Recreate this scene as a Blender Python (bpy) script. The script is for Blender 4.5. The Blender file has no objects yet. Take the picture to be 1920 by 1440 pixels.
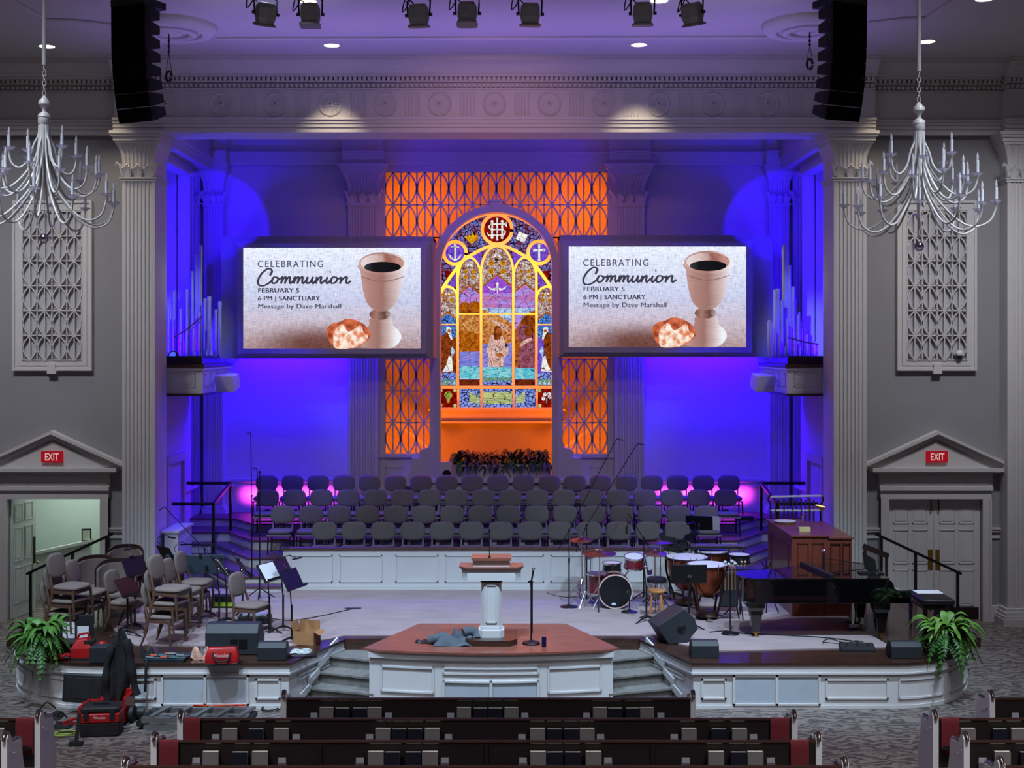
import bpy, math, random
from mathutils import Vector, Matrix
random.seed(7)
PI = math.pi
C = bpy.context.scene.collection
scene = bpy.context.scene

# ------------------------------------------------------------------ camera
FPX, HX, HY, CAMX, CAMZ = 2400.0, 949.0, 650.0, 0.23, 5.473
cam_d = bpy.data.cameras.new('camera')
cam = bpy.data.objects.new('camera', cam_d); C.objects.link(cam)
cam.location = (CAMX, 0, CAMZ); cam.rotation_euler = (PI/2, 0, 0)
cam_d.sensor_width = 36.0; cam_d.lens = 36.0*FPX/1920.0
cam_d.shift_x = (960-HX)/1920.0; cam_d.shift_y = -(720-HY)/1920.0
cam_d.clip_end = 200
scene.camera = cam

def WX(x, d): return (x-HX)*d/FPX + CAMX
def WZ(y, d): return CAMZ - (y-HY)*d/FPX
def on(x, y, z=0.0):
    d = FPX*(CAMZ-z)/(y-HY); return (WX(x, d), d, z)

# ------------------------------------------------------------------ colour management, world
vs = scene.view_settings
vs.view_transform = 'Standard'; vs.look = 'None'; vs.exposure = 0.0; vs.gamma = 1.0
vs.use_curve_mapping = False
scene.cycles.max_bounces = 7
scene.cycles.diffuse_bounces = 4
scene.cycles.sample_clamp_indirect = 4.0
scene.cycles.caustics_reflective = False
scene.cycles.caustics_refractive = False
world = bpy.data.worlds.new('world'); scene.world = world; world.use_nodes = True
world.node_tree.nodes['Background'].inputs[0].default_value = (.5, .5, .6, 1)
world.node_tree.nodes['Background'].inputs[1].default_value = 0.02

def L(r, g, b):
    f = lambda c: (c/255/12.92) if c/255 <= .04045 else ((c/255+.055)/1.055)**2.4
    return (f(r), f(g), f(b))

# ------------------------------------------------------------------ lamps
def aim(o, tgt):
    v = Vector(tgt)-Vector(o.location)
    o.rotation_euler = v.to_track_quat('-Z', 'Y').to_euler()
def spot(name, loc, tgt, power, col, angle=60, blend=.6, rad=.08):
    d = bpy.data.lights.new(name, 'SPOT'); d.energy = power; d.color = col
    d.spot_size = math.radians(angle); d.spot_blend = blend; d.shadow_soft_size = rad
    o = bpy.data.objects.new(name, d); C.objects.link(o); o.location = loc; aim(o, tgt); return o
def area(name, loc, tgt, power, col, sx, sy=None, spread=180):
    d = bpy.data.lights.new(name, 'AREA'); d.energy = power; d.color = col
    d.shape = 'RECTANGLE' if sy else 'SQUARE'; d.size = sx
    if sy: d.size_y = sy
    d.spread = math.radians(spread)
    o = bpy.data.objects.new(name, d); C.objects.link(o); o.location = loc; aim(o, tgt); return o
BLUE = (.020, 0.0, 1.0); COOL = (.58, .78, 1.0); WARM = (1.0, .83, .60); NEUT = (.92, .93, 1.0)
ORANGE = (1.0, .16, 0.0); MAGENTA = (1.0, .05, .85); PURPLE = (.35, .22, 1.0)
# nave house lights: large soft panels high over the seats, behind and above the picture
for i, (x, y) in enumerate(((-6, 3), (6, 3), (-6, 10), (6, 10))):
    area('house_light', (x, y, 10.9), (x, y+1, 0), 520, NEUT, 2.5, None, 95)
for s in (-1, 1):
    area('wall_light', (s*9.3, 20.8, 10.95), (s*9.3, 25.4, 3.2), 118, NEUT, 2.2, .8, 92)
    area('front_light', (s*3.6, 20.5, 10.98), (s*3.6, 23.0, 9.6), 5, NEUT, 2.5, .6, 150)
# front wash from the lighting bar in the ceiling, onto the stage
for x in (-7.6, -5.0, -2.6, 0, 2.6, 5.0, 7.6):
    spot('stage_wash', (x, 15.5, 10.7), (x*.75, 21.4, .6), 3000, COOL, 44, .8, .15)
for x in (-5.6, 5.6):
    spot('riser_wash', (x*.6, 16.5, 10.7), (x, 27.0, 1.3), 1500, COOL, 14, .9, .15)
spot('rear_wall_fill', (0, 16.8, 10.6), (0, 30.3, 7.2), 800, (1.0, .50, .72), 46, .9, .3)  # added pinkish fill, standing for house light bounced to the upper rear wall
for x in (-3, 0, 3):
    spot('choir_wash', (x, 16.5, 10.7), (x*.9, 27.0, 2.0), 1500, COOL, 20, .9, .15)
# two downlights grazing the frieze, two beside the chancel pilasters
for px in (622, 1198):
    spot('frieze_downlight', (WX(px, 23.9), 23.9, 10.98), (WX(px, 24.95), 24.95, 9.1), 190, WARM, 56, 1.0, .05)
for X in (-7.6, 7.6):
    spot('wall_downlight', (X, 24.0, 10.95), (X*.99, 25.3, 7.6), 140, WARM, 50, .9, .06)
# blue wash: fixtures tucked behind the screens and high behind the beam
for s in (-1, 1):
    area('blue_wall_wash', (s*4.97, 29.95, 6.0), (s*4.97, 30.3, 1.6), 520, BLUE, 2.7, .25)
    spot('pipe_light', (s*1.5, 16.5, 10.8), (s*6.4, 27.2, 6.2), 2600, COOL, 11, .9, .1)
    area('blue_chamber_wash', (s*7.7, 26.6, 5.4), (s*7.7, 29.3, 7.5), 240, BLUE, .8, .6)
    spot('blue_side_fixture', (s*5.6, 26.0, 9.2), (-s*4.0, 30.4, 9.8), 450, BLUE, 60, .5, .1)
    spot('blue_side_fixture', (s*4.8, 26.0, 9.3), (s*6.8, 30.2, 8.2), 900, BLUE, 36, .15, .04)
    spot('blue_floor_wash', (s*3.5, 26.0, 9.4), (s*6.2, 28.2, 1.2), 1500, BLUE, 50, .5, .1)
    area('magenta_floor_light', (s*4.9, 30.12, 1.95), (s*4.9, 30.5, 1.97), 19, MAGENTA, 2.1, .1, 100)
    area('baptistry_light', (s*2.4, 30.75, 9.6), (s*1.0, 32.4, 6.0), 240, ORANGE, .5, .5)
    area('baptistry_light', (s*2.4, 30.8, 2.2), (s*.9, 32.4, 5.5), 170, ORANGE, .5, .3)
    spot('window_light', (s*1.85, 30.72, 7.0), (s*-.1, 32.4, 6.6), 420, (1.0, .30, 0.0), 95, .8, .1)
    # unseen violet lamp added in place of stage light bounced onto the ceiling
area('ceiling_bounce_fill', (0, 22.4, 6.8), (0, 22.5, 11.0), 100, PURPLE, 12.0, 1.4, 85)
# vestibule behind the open door
area('vestibule_light', (-9.2, 27.2, 3.2), (-9.2, 27.2, 0), 40, (.86, 1.0, .93), 1.2)
# ------------------------------------------------------------------ materials
MATS = {}
def mat(name, col, rough=.5, metal=0.0, var=.12, scale=6.0, bump=0.0, bscale=60.0, coat=0.0, stretch=None, trans=0.0, alpha=1.0, spec=.5):
    if name in MATS: return MATS[name]
    m = bpy.data.materials.new(name); m.use_nodes = True; MATS[name] = m
    nt = m.node_tree; b = nt.nodes['Principled BSDF']; N = nt.nodes.new; K = nt.links.new
    c = L(*col)
    tc = N('ShaderNodeTexCoord'); mp = N('ShaderNodeMapping'); K(tc.outputs['Object'], mp.inputs['Vector'])
    if stretch: mp.inputs['Scale'].default_value = stretch
    nz = N('ShaderNodeTexNoise'); nz.inputs['Scale'].default_value = scale; nz.inputs['Detail'].default_value = 5
    K(mp.outputs[0], nz.inputs['Vector'])
    r = N('ShaderNodeValToRGB'); K(nz.outputs[0], r.inputs[0])
    r.color_ramp.elements[0].position = .3; r.color_ramp.elements[1].position = .7
    r.color_ramp.elements[0].color = tuple(x*(1-var) for x in c)+(1,)
    r.color_ramp.elements[1].color = tuple(min(1, x*(1+var)) for x in c)+(1,)
    K(r.outputs[0], b.inputs['Base Color'])
    b.inputs['Roughness'].default_value = rough; b.inputs['Metallic'].default_value = metal
    b.inputs['Coat Weight'].default_value = coat; b.inputs['Transmission Weight'].default_value = trans
    b.inputs['Alpha'].default_value = alpha; b.inputs['Specular IOR Level'].default_value = spec
    if bump:
        n2 = N('ShaderNodeTexNoise'); n2.inputs['Scale'].default_value = bscale; n2.inputs['Detail'].default_value = 3
        K(mp.outputs[0], n2.inputs['Vector'])
        bp = N('ShaderNodeBump'); bp.inputs['Strength'].default_value = bump; bp.inputs['Distance'].default_value = .02
        K(n2.outputs[0], bp.inputs['Height']); K(bp.outputs[0], b.inputs['Normal'])
    return m
def emit(name, col, strength=1.0, var=0.0, scale=8.0, col2=None, lead=0.0, vor=None):
    """light-giving surface; optional two-tone noise and dark lead lines between glass pieces"""
    if name in MATS: return MATS[name]
    m = bpy.data.materials.new(name); m.use_nodes = True; MATS[name] = m
    nt = m.node_tree; nt.nodes.remove(nt.nodes['Principled BSDF']); N = nt.nodes.new; K = nt.links.new
    e = N('ShaderNodeEmission'); K(e.outputs[0], nt.nodes['Material Output'].inputs[0])
    e.inputs[1].default_value = strength; c = L(*col); out = None
    tc = N('ShaderNodeTexCoord')
    if var or col2:
        c2 = L(*col2) if col2 else tuple(x*(1-var) for x in c)
        nz = N('ShaderNodeTexNoise'); nz.inputs['Scale'].default_value = scale; nz.inputs['Detail'].default_value = 4
        K(tc.outputs['Object'], nz.inputs['Vector'])
        r = N('ShaderNodeValToRGB'); K(nz.outputs[0], r.inputs[0])
        r.color_ramp.elements[0].position = .38; r.color_ramp.elements[1].position = .62
        r.color_ramp.elements[0].color = c+(1,); r.color_ramp.elements[1].color = c2+(1,)
        out = r.outputs[0]
    else: e.inputs[0].default_value = c+(1,)
    if vor:
        v = N('ShaderNodeTexVoronoi'); v.feature = 'DISTANCE_TO_EDGE'
        mp = N('ShaderNodeMapping'); K(tc.outputs['Object'], mp.inputs['Vector']); mp.inputs['Scale'].default_value = vor
        v.inputs['Scale'].default_value = 1.0; K(mp.outputs[0], v.inputs['Vector'])
        r2 = N('ShaderNodeValToRGB'); K(v.outputs[0], r2.inputs[0])
        r2.color_ramp.elements[0].position = lead*.6; r2.color_ramp.elements[1].position = lead
        r2.color_ramp.elements[0].color = (.06, .02, .02, 1); r2.color_ramp.elements[1].color = (1, 1, 1, 1)
        mx = N('ShaderNodeMix'); mx.data_type = 'RGBA'; mx.blend_type = 'MULTIPLY'; mx.inputs[0].default_value = 1
        if out: K(out, mx.inputs[6])
        else: mx.inputs[6].default_value = c+(1,)
        K(r2.outputs[0], mx.inputs[7]); out = mx.outputs[2]
    if out: K(out, e.inputs[0])
    return m

# ------------------------------------------------------------------ mesh builder
class MB:
    def __init__(s): s.v = []; s.f = []; s.sm = []; s.mi = []; s.cur = 0; s.M = None
    def add(s, vs, fs, smooth=False, M=None):
        b = len(s.v); M = M if M is not None else s.M
        s.v += [tuple(M @ Vector(p)) for p in vs] if M is not None else [tuple(p) for p in vs]
        s.f += [tuple(i+b for i in f) for f in fs]; s.sm += [smooth]*len(fs); s.mi += [s.cur]*len(fs); return s
    def box(s, x0, x1, y0, y1, z0, z1, M=None):
        if x0 > x1: x0, x1 = x1, x0
        if y0 > y1: y0, y1 = y1, y0
        if z0 > z1: z0, z1 = z1, z0
        return s.add([(x0,y0,z0),(x1,y0,z0),(x1,y1,z0),(x0,y1,z0),(x0,y0,z1),(x1,y0,z1),(x1,y1,z1),(x0,y1,z1)],
            [(3,2,1,0),(4,5,6,7),(0,1,5,4),(1,2,6,5),(2,3,7,6),(3,0,4,7)], False, M)
    def cbox(s, c, sz, M=None):
        return s.box(c[0]-sz[0]/2, c[0]+sz[0]/2, c[1]-sz[1]/2, c[1]+sz[1]/2, c[2]-sz[2]/2, c[2]+sz[2]/2, M)
    def rbox(s, x0, x1, y0, y1, z0, z1, r=.03, n=3, M=None):
        """box rounded in plan (vertical edges) with a small eased top and bottom"""
        pts = []
        for cx, cy, a0 in ((x1-r, y1-r, 0), (x0+r, y1-r, 90), (x0+r, y0+r, 180), (x1-r, y0+r, 270)):
            for k in range(n+1):
                a = math.radians(a0+90*k/n); pts.append((cx+r*math.cos(a), cy+r*math.sin(a)))
        e = min(r, (z1-z0)/2)*.6; cx, cy = (x0+x1)/2, (y0+y1)/2
        def ins(q): return [(cx+(px-cx)*(1-2*q/(x1-x0)), cy+(py-cy)*(1-2*q/(y1-y0))) for px, py in pts]
        return s.loft([[(a,b,z0) for a,b in ins(e)], [(a,b,z0+e) for a,b in pts], [(a,b,z1-e) for a,b in pts], [(a,b,z1) for a,b in ins(e)]], True, True, True, M)
    def loft(s, rings, closed=True, caps=True, smooth=True, M=None):
        n = len(rings[0]); vs = [p for r in rings for p in r]; fs = []
        for i in range(len(rings)-1):
            for j in range(n if closed else n-1):
                k = (j+1) % n; fs.append((i*n+j, i*n+k, (i+1)*n+k, (i+1)*n+j))
        b = len(s.v); s.add(vs, fs, smooth, M)
        if caps and closed:
            s.f += [tuple(b+j for j in reversed(range(n))), tuple(b+(len(rings)-1)*n+j for j in range(n))]
            s.sm += [False]*2; s.mi += [s.cur]*2
        return s
    def prism(s, poly, z0, z1, M=None, smooth=False):
        """2-D outline pulled up along z"""
        n = len(poly)
        A = sum(poly[i][0]*poly[(i+1)%n][1]-poly[(i+1)%n][0]*poly[i][1] for i in range(n))
        if A < 0: poly = poly[::-1]
        if z0 > z1: z0, z1 = z1, z0
        return s.loft([[(x,y,z0) for x,y in poly], [(x,y,z1) for x,y in poly]], True, True, smooth, M)
    def slab(s, poly, y0, y1, M=None):
        """outline in x-z given thickness along y"""
        R = Matrix(((1,0,0,0),(0,0,1,0),(0,1,0,0),(0,0,0,1)))
        n = len(poly); A = sum(poly[i][0]*poly[(i+1)%n][1]-poly[(i+1)%n][0]*poly[i][1] for i in range(n))
        if A < 0: poly = poly[::-1]
        if y0 > y1: y0, y1 = y1, y0
        return s.loft([[(x,y1,z) for x,z in poly], [(x,y0,z) for x,z in poly]], True, True, False, M)
    def tube(s, pts, r, n=8, closed=False, M=None, caps=True):
        pts = [Vector(p) for p in pts]; m = len(pts); rs = r if isinstance(r, (list, tuple)) else [r]*m
        up = None; rings = []
        for i, p in enumerate(pts):
            a = pts[(i-1) % m] if (i or closed) else p; b = pts[(i+1) % m] if (i < m-1 or closed) else p
            t = (b-a).normalized() if (b-a).length > 1e-9 else Vector((0,0,1))
            if up is None:
                up = Vector((0,0,1)) if abs(t.z) < .9 else Vector((1,0,0))
            u = (up - t*up.dot(t)); u = u.normalized() if u.length > 1e-6 else t.orthogonal().normalized(); up = u
            w = t.cross(u)
            rings.append([tuple(p + (u*math.cos(2*PI*k/n)+w*math.sin(2*PI*k/n))*rs[i]) for k in range(n)])
        if closed: rings.append(rings[0])
        return s.loft(rings, True, caps and not closed, True, M)
    def cyl(s, p0, p1, r0, r1=None, n=12, M=None):
        return s.tube([p0, p1], [r0, r0 if r1 is None else r1], n, False, M)
    def bar(s, p0, p1, w, h, M=None, up=(0,0,1)):
        p0, p1 = Vector(p0), Vector(p1); t = (p1-p0).normalized(); up = Vector(up)
        if abs(t.dot(up)) > .98: up = Vector((0,1,0))
        sd = t.cross(up).normalized(); u = sd.cross(t)
        return s.loft([[tuple(p+sd*a*w/2+u*b*h/2) for a, b in ((-1,-1),(1,-1),(1,1),(-1,1))] for p in (p0, p1)], True, True, False, M)
    def lathe(s, prof, c=(0,0,0), n=24, M=None, smooth=True, arc=None):
        """profile (r, z) about a vertical axis"""
        rings = [[(c[0]+max(r,1e-4)*math.cos(2*PI*k/n), c[1]+max(r,1e-4)*math.sin(2*PI*k/n), c[2]+z) for k in range(n)] for r, z in prof]
        return s.loft(rings, True, False, smooth, M)
    def ball(s, c, r, n=12, m=8, sc=(1,1,1), M=None):
        rings = [[(c[0]+sc[0]*r*math.sin(PI*i/m)*math.cos(2*PI*k/n), c[1]+sc[1]*r*math.sin(PI*i/m)*math.sin(2*PI*k/n), c[2]-sc[2]*r*math.cos(PI*i/m)) for k in range(n)]
                 for i in [.04]+list(range(1, m))+[m-.04]]
        return s.loft(rings, True, True, True, M)
    def grid(s, fn, nu, nv, M=None, smooth=True, thick=0.0):
        """surface fn(u, v) over the unit square, optionally given a thickness"""
        P = [[Vector(fn(i/nu, j/nv)) for j in range(nv+1)] for i in range(nu+1)]
        W = nv+1; vs = [tuple(p) for r in P for p in r]
        fs = [(i*W+j, (i+1)*W+j, (i+1)*W+j+1, i*W+j+1) for i in range(nu) for j in range(nv)]
        if thick:
            o = len(vs); q = []
            for i in range(nu+1):
                for j in range(nv+1):
                    du = P[min(i+1,nu)][j]-P[max(i-1,0)][j]; dv = P[i][min(j+1,nv)]-P[i][max(j-1,0)]
                    nn = du.cross(dv); nn = nn.normalized() if nn.length > 1e-9 else Vector((0,0,1))
                    q.append(tuple(P[i][j]-nn*thick))
            vs += q; fs += [tuple(o+k for k in reversed(f)) for f in fs[:]]
            ed = [i*W for i in range(nu+1)]+[nu*W+j for j in range(1,W)]+[i*W+nv for i in range(nu-1,-1,-1)]+[j for j in range(nv-1,0,-1)]
            for a, b in zip(ed, ed[1:]+ed[:1]): fs.append((b, a, o+a, o+b))
        return s.add(vs, fs, smooth, M)
    def build(s, name, m, parent=None, bev=0.0):
        me = bpy.data.meshes.new(name); me.from_pydata(s.v, [], s.f)
        ms = m if isinstance(m, (list, tuple)) else [m]
        for q in ms: me.materials.append(q)
        me.polygons.foreach_set('use_smooth', s.sm); me.polygons.foreach_set('material_index', s.mi); me.update()
        if any(s.sm): me.set_sharp_from_angle(angle=math.radians(42))
        o = bpy.data.objects.new(name, me); C.objects.link(o)
        if parent: o.parent = parent
        if bev:
            b = o.modifiers.new('edge', 'BEVEL'); b.width = bev; b.segments = 2; b.limit_method = 'ANGLE'; b.angle_limit = math.radians(40)
        return o

# ------------------------------------------------------------------ things
def tag(o, label=None, cat=None, group=None, kind=None):
    if label: o['label'] = label
    if cat: o['category'] = cat
    if group: o['group'] = group
    if kind: o['kind'] = kind
    return o
def thing(name, label, cat, loc=(0,0,0), rz=0.0, group=None):
    o = bpy.data.objects.new(name, None); C.objects.link(o); o.empty_display_size = .1
    o.location = loc; o.rotation_euler = (0, 0, rz); return tag(o, label, cat, group)
def struct(o, label=None, cat=None): return tag(o, label, cat, None, 'structure')
def kids(o): return [c for c in bpy.data.objects if c.parent == o]
def dup(root, loc, rz=0.0, label=None, group=None, cat=None):
    r = root.copy(); C.objects.link(r); r.location = loc; r.rotation_euler = (0, 0, rz)
    tag(r, label, cat, group)
    for ch in KIDS(root):
        c = ch.copy(); C.objects.link(c); c.parent = r
        for g in KIDS(ch):
            d = g.copy(); C.objects.link(d); d.parent = c
    return r
_K = {}
def KIDS(o):
    if o.name not in _K: _K[o.name] = kids(o)
    return _K[o.name]
ORD = ['', 'first', 'second', 'third', 'fourth', 'fifth', 'sixth', 'seventh', 'eighth', 'ninth', 'tenth', 'eleventh', 'twelfth', 'thirteenth',
       'fourteenth', 'fifteenth', 'sixteenth', 'seventeenth', 'eighteenth', 'nineteenth', 'twentieth']

def text(body, size, m, parent, loc, rot=(PI/2,0,0), name='lettering', align='LEFT', shear=0.0, space=1.0, ext=.001, width=None, offset=0.0, bold=0.0):
    c = bpy.data.curves.new(name, 'FONT'); c.body = body; c.size = size; c.align_x = align; c.align_y = 'BOTTOM_BASELINE'
    c.shear = shear; c.space_character = space; c.extrude = ext; c.offset = offset
    t = bpy.data.objects.new(name+'_src', c); C.objects.link(t)
    dg = bpy.context.evaluated_depsgraph_get(); me = bpy.data.meshes.new_from_object(t.evaluated_get(dg))
    bpy.data.objects.remove(t); bpy.data.curves.remove(c)
    if width:
        xs = [v.co.x for v in me.vertices]; k = width/(max(xs)-min(xs))
        for v in me.vertices: v.co.x *= k
    if bold:
        vs = [tuple(v.co) for v in me.vertices]; fs = [tuple(p.vertices) for p in me.polygons]; n = len(vs); m2 = bpy.data.meshes.new(name)
        m2.from_pydata(vs+[(x+bold, y+bold*.3, z+.0004) for x, y, z in vs], [], fs+[tuple(i+n for i in f) for f in fs]); me = m2
    me.materials.clear(); me.materials.append(m); me.name = name
    o = bpy.data.objects.new(name, me); C.objects.link(o); o.parent = parent; o.location = loc; o.rotation_euler = rot
    return o

# ------------------------------------------------------------------ palette
white = mat('white_paint', (205, 204, 204), .45, var=.02, scale=2)
trimw = mat('trim_paint', (196, 194, 192), .5, var=.02, scale=2)
grey = mat('wall_paint', (140, 139, 142), .8, var=.03, scale=1.5, bump=.05, bscale=150)
ceilm = mat('ceiling_paint', (190, 188, 186), .8, var=.02, scale=1)
carpet = mat('stage_carpet', (154, 137, 138), .95, var=.10, scale=1.6, bump=.3, bscale=120, stretch=(1, 2.5, 1))
wood = mat('stained_wood', (58, 37, 29), .28, var=.35, scale=3, stretch=(1, 9, 9), coat=.3)
redwood = mat('red_oak', (136, 82, 68), .3, var=.25, scale=3, stretch=(1, 8, 8), coat=.2)
walnut = mat('dark_walnut', (40, 25, 20), .35, var=.3, scale=4, stretch=(.6, 6, 6), coat=.1)
black = mat('black_metal', (14, 14, 16), .4, var=.1)
blackp = mat('black_plastic', (22, 23, 26), .5, var=.1, bump=.05, bscale=200)
chrome = mat('chrome', (210, 210, 214), .15, 1.0, var=.03)
brass = mat('brass', (190, 150, 80), .3, 1.0, var=.08)
# ================================================================== THE SETTING
ZC = 11.08          # ceiling
ST = 0.70           # stage floor
# nave carpet with a loose wavy pattern
def nave_carpet():
    m = mat('nave_carpet', (98, 90, 88), .95, var=.25, scale=3, bump=.3, bscale=90)
    nt = m.node_tree; N = nt.nodes.new; K = nt.links.new
    w = N('ShaderNodeTexWave'); w.wave_type = 'BANDS'; w.bands_direction = 'Y'
    w.inputs['Scale'].default_value = 1.5; w.inputs['Distortion'].default_value = 18; w.inputs['Detail'].default_value = 3; w.inputs['Detail Scale'].default_value = 1.6
    tc = N('ShaderNodeTexCoord'); mp = N('ShaderNodeMapping'); mp.inputs['Scale'].default_value = (1.0, 1.2, 1)
    K(tc.outputs['Object'], mp.inputs[0]); K(mp.outputs[0], w.inputs['Vector'])
    r = N('ShaderNodeValToRGB'); K(w.outputs[0], r.inputs[0])
    r.color_ramp.elements[0].color = L(72, 65, 64)+(1,); r.color_ramp.elements[1].color = L(128, 119, 114)+(1,)
    K(r.outputs[0], nt.nodes['Principled BSDF'].inputs['Base Color']); return m
struct(MB().box(-11.6, 11.6, -3, 33, -.1, 0).build('floor', nave_carpet()))
struct(MB().box(-11.6, 11.6, -3, 25.9, ZC, ZC+.1).build('ceiling', ceilm))
for s, n in ((-1, 'wall_left'), (1, 'wall_right')):
    struct(MB().box(s*11.5, s*11.7, -3, 25.9, 0, ZC).build(n, grey))
struct(MB().box(-11.6, 11.6, -3.2, -3, 0, ZC).build('wall_back', grey))

# --- front wall of the nave either side of the chancel, with door openings
DX0, DX1, DZ = 7.84, 9.70, 2.445
for s, n in ((-1, 'wall_front_left'), (1, 'wall_front_right')):
    b = MB()
    b.box(s*7.0, s*DX0, 25.5, 25.8, 0, 9.7); b.box(s*DX1, s*11.6, 25.5, 25.8, 0, 9.7); b.box(s*DX0, s*DX1, 25.5, 25.8, DZ, 9.7)
    struct(b.build(n, grey))
    b = MB()      # chair rail and dado
    for a, c in ((7.3, 7.68), (9.86, 10.1)):
        b.box(s*a, s*c, 25.46, 25.5, 1.78, 1.86); b.box(s*a, s*c, 25.44, 25.5, 1.84, 1.87); b.box(s*a, s*c, 25.475, 25.5, 1.66, 1.72)
        b.box(s*a, s*c, 25.46, 25.5, 0, .32)
    b.box(s*10.8, s*11.5, 25.46, 25.5, 1.78, 1.86)
    struct(b.build('baseboard_'+n.split('_')[2], trimw))
    # casing, head panel and pediment
    b = MB(); cx = s*(DX0+DX1)/2
    for X in (DX0-.17, DX1): b.box(s*X, s*(X+.17), 25.42, 25.5, 0, DZ)
    for X in (DX0-.17, DX1+.13): b.box(s*X, s*(X+.04), 25.4, 25.5, 0, DZ+.02)
    b.box(s*(DX0-.17), s*(DX1+.17), 25.42, 25.5, DZ, DZ+.17); b.box(s*(DX0-.19), s*(DX1+.19), 25.38, 25.5, DZ+.17, DZ+.25)
    b.box(s*(DX0-.19), s*(DX1+.19), 25.42, 25.5, DZ+.25, 2.97)
    b.box(s*(DX0-.13), s*(DX1+.13), 25.41, 25.5, DZ+.29, DZ+.31); b.box(s*(DX0-.13), s*(DX1+.13), 25.41, 25.5, DZ+.44, DZ+.46)
    b.box(cx-1.24, cx+1.24, 25.3, 25.5, 2.96, 3.0); b.box(cx-1.30, cx+1.30, 25.26, 25.5, 3.0, 3.07)
    b.slab([(cx-1.22, 3.06), (cx+1.22, 3.06), (cx, 3.62)], 25.40, 25.5)
    for k, (t, dy, o) in enumerate(((.07, .10, .13), (.08, .16, .06), (.06, .22, .0))):
        for q in (-1, 1):
            e = 1.44-o*.8; zt = 3.81-o; ze = 3.15-o*.55
            b.slab([(cx, zt), (cx+q*e, ze), (cx+q*e, ze-t), (cx, zt-t*1.15)], 25.5-dy, 25.5)
    struct(b.build('trim_1' if s < 0 else 'trim_2', trimw))

# right: closed pair of panelled doors;  left: one leaf standing open into a lit vestibule
def leaf(s, x0, x1, parent, y=25.56):
    b = MB(); b.box(x0, x1, y, y+.05, .01, DZ-.01)
    w = x1-x0
    for z0, z1 in ((.30, 1.02), (1.14, 1.82), (1.94, 2.30)):
        for k in (0, 1):
            a = x0+.11+k*(w-.16)/2; c = a+(w-.30)/2
            for q0, q1, r0, r1 in ((a, c, z0, z0+.02), (a, c, z1-.02, z1), (a, a+.02, z0, z1), (c-.02, c, z0, z1)): b.box(q0, q1, y-.012, y, r0, r1)
            b.box(a+.05, c-.05, y-.008, y, z0+.05, z1-.05)
    return b.build('door_leaf', white, parent)
kick = mat('bronze_kick_plate', (52, 46, 38), .4, .6)
d1 = struct(thing('door_1', 'closed white double doors with brass push plates under the EXIT sign', 'door', (8.77, 25.56, 0)))
for x0, x1, px in ((-.925, -.003, -.12), (.003, .925, .03)):
    lf = leaf(1, x0, x1, d1, 0)
    MB().box(px, px+.10, -.008, 0, 1.02, 1.42).build('push_plate', brass, lf)
    MB().box(x0+.03, x1-.03, -.006, 0, .03, .27).build('kick_plate', kick, lf)
    hx = px+.05
    MB().tube([(hx, 0, 2.42), (hx, -.05, 2.42), (hx, -.05, 2.24), (hx+.02, -.03, 2.20)], .012, 6).build('door_closer', black, lf)
d2 = struct(thing('door_2', 'white panelled door standing open into the lit side vestibule', 'door', (-9.68, 25.6, 0), math.radians(80)))
leaf(-1, .02, .93, d2, 0)
MB().cyl((.86, -.01, 1.02), (.86, -.07, 1.02), .012).ball((.86, -.09, 1.02), .028).build('door_handle', brass, kids(d2)[0])
MB().box(.84, .90, -.02, .07, 1.55, 1.0).build('push_plate', kick, kids(d2)[0])

vest = mat('vestibule_paint', (205, 218, 210), .7, var=.02)
b = MB(); b.box(-11.6, -7.5, 28.6, 28.7, 0, 3.4); b.box(-7.6, -7.5, 25.8, 28.6, 0, 3.4); b.box(-11.6, -11.5, 25.8, 28.6, 0, 3.4); b.box(-11.6, -7.5, 25.8, 28.7, 3.4, 3.5)
b.box(-11.6, -11.0, 25.8, 26.0, 0, 3.4)
struct(b.build('wall_vestibule', vest))
b = MB()          # low half wall of the vestibule stairs, with its cap and panels
b.slab([(-9.95, 0), (-8.75, 0), (-8.75, 1.25), (-9.95, .98)], 27.6, 27.75); b.slab([(-9.95, .98), (-8.72, 1.25), (-8.72, 1.31), (-9.95, 1.04)], 27.55, 27.8)
b.slab([(-9.85, .35), (-8.9, .55), (-8.9, .58), (-9.85, .38)], 27.58, 27.6)
struct(b.build('trim_3', white))
struct(MB().box(-8.7, -7.6, 28.56, 28.6, 0, .25).build('baseboard_vestibule', mat('dark_rubber', (50, 56, 60), .7)))

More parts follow.
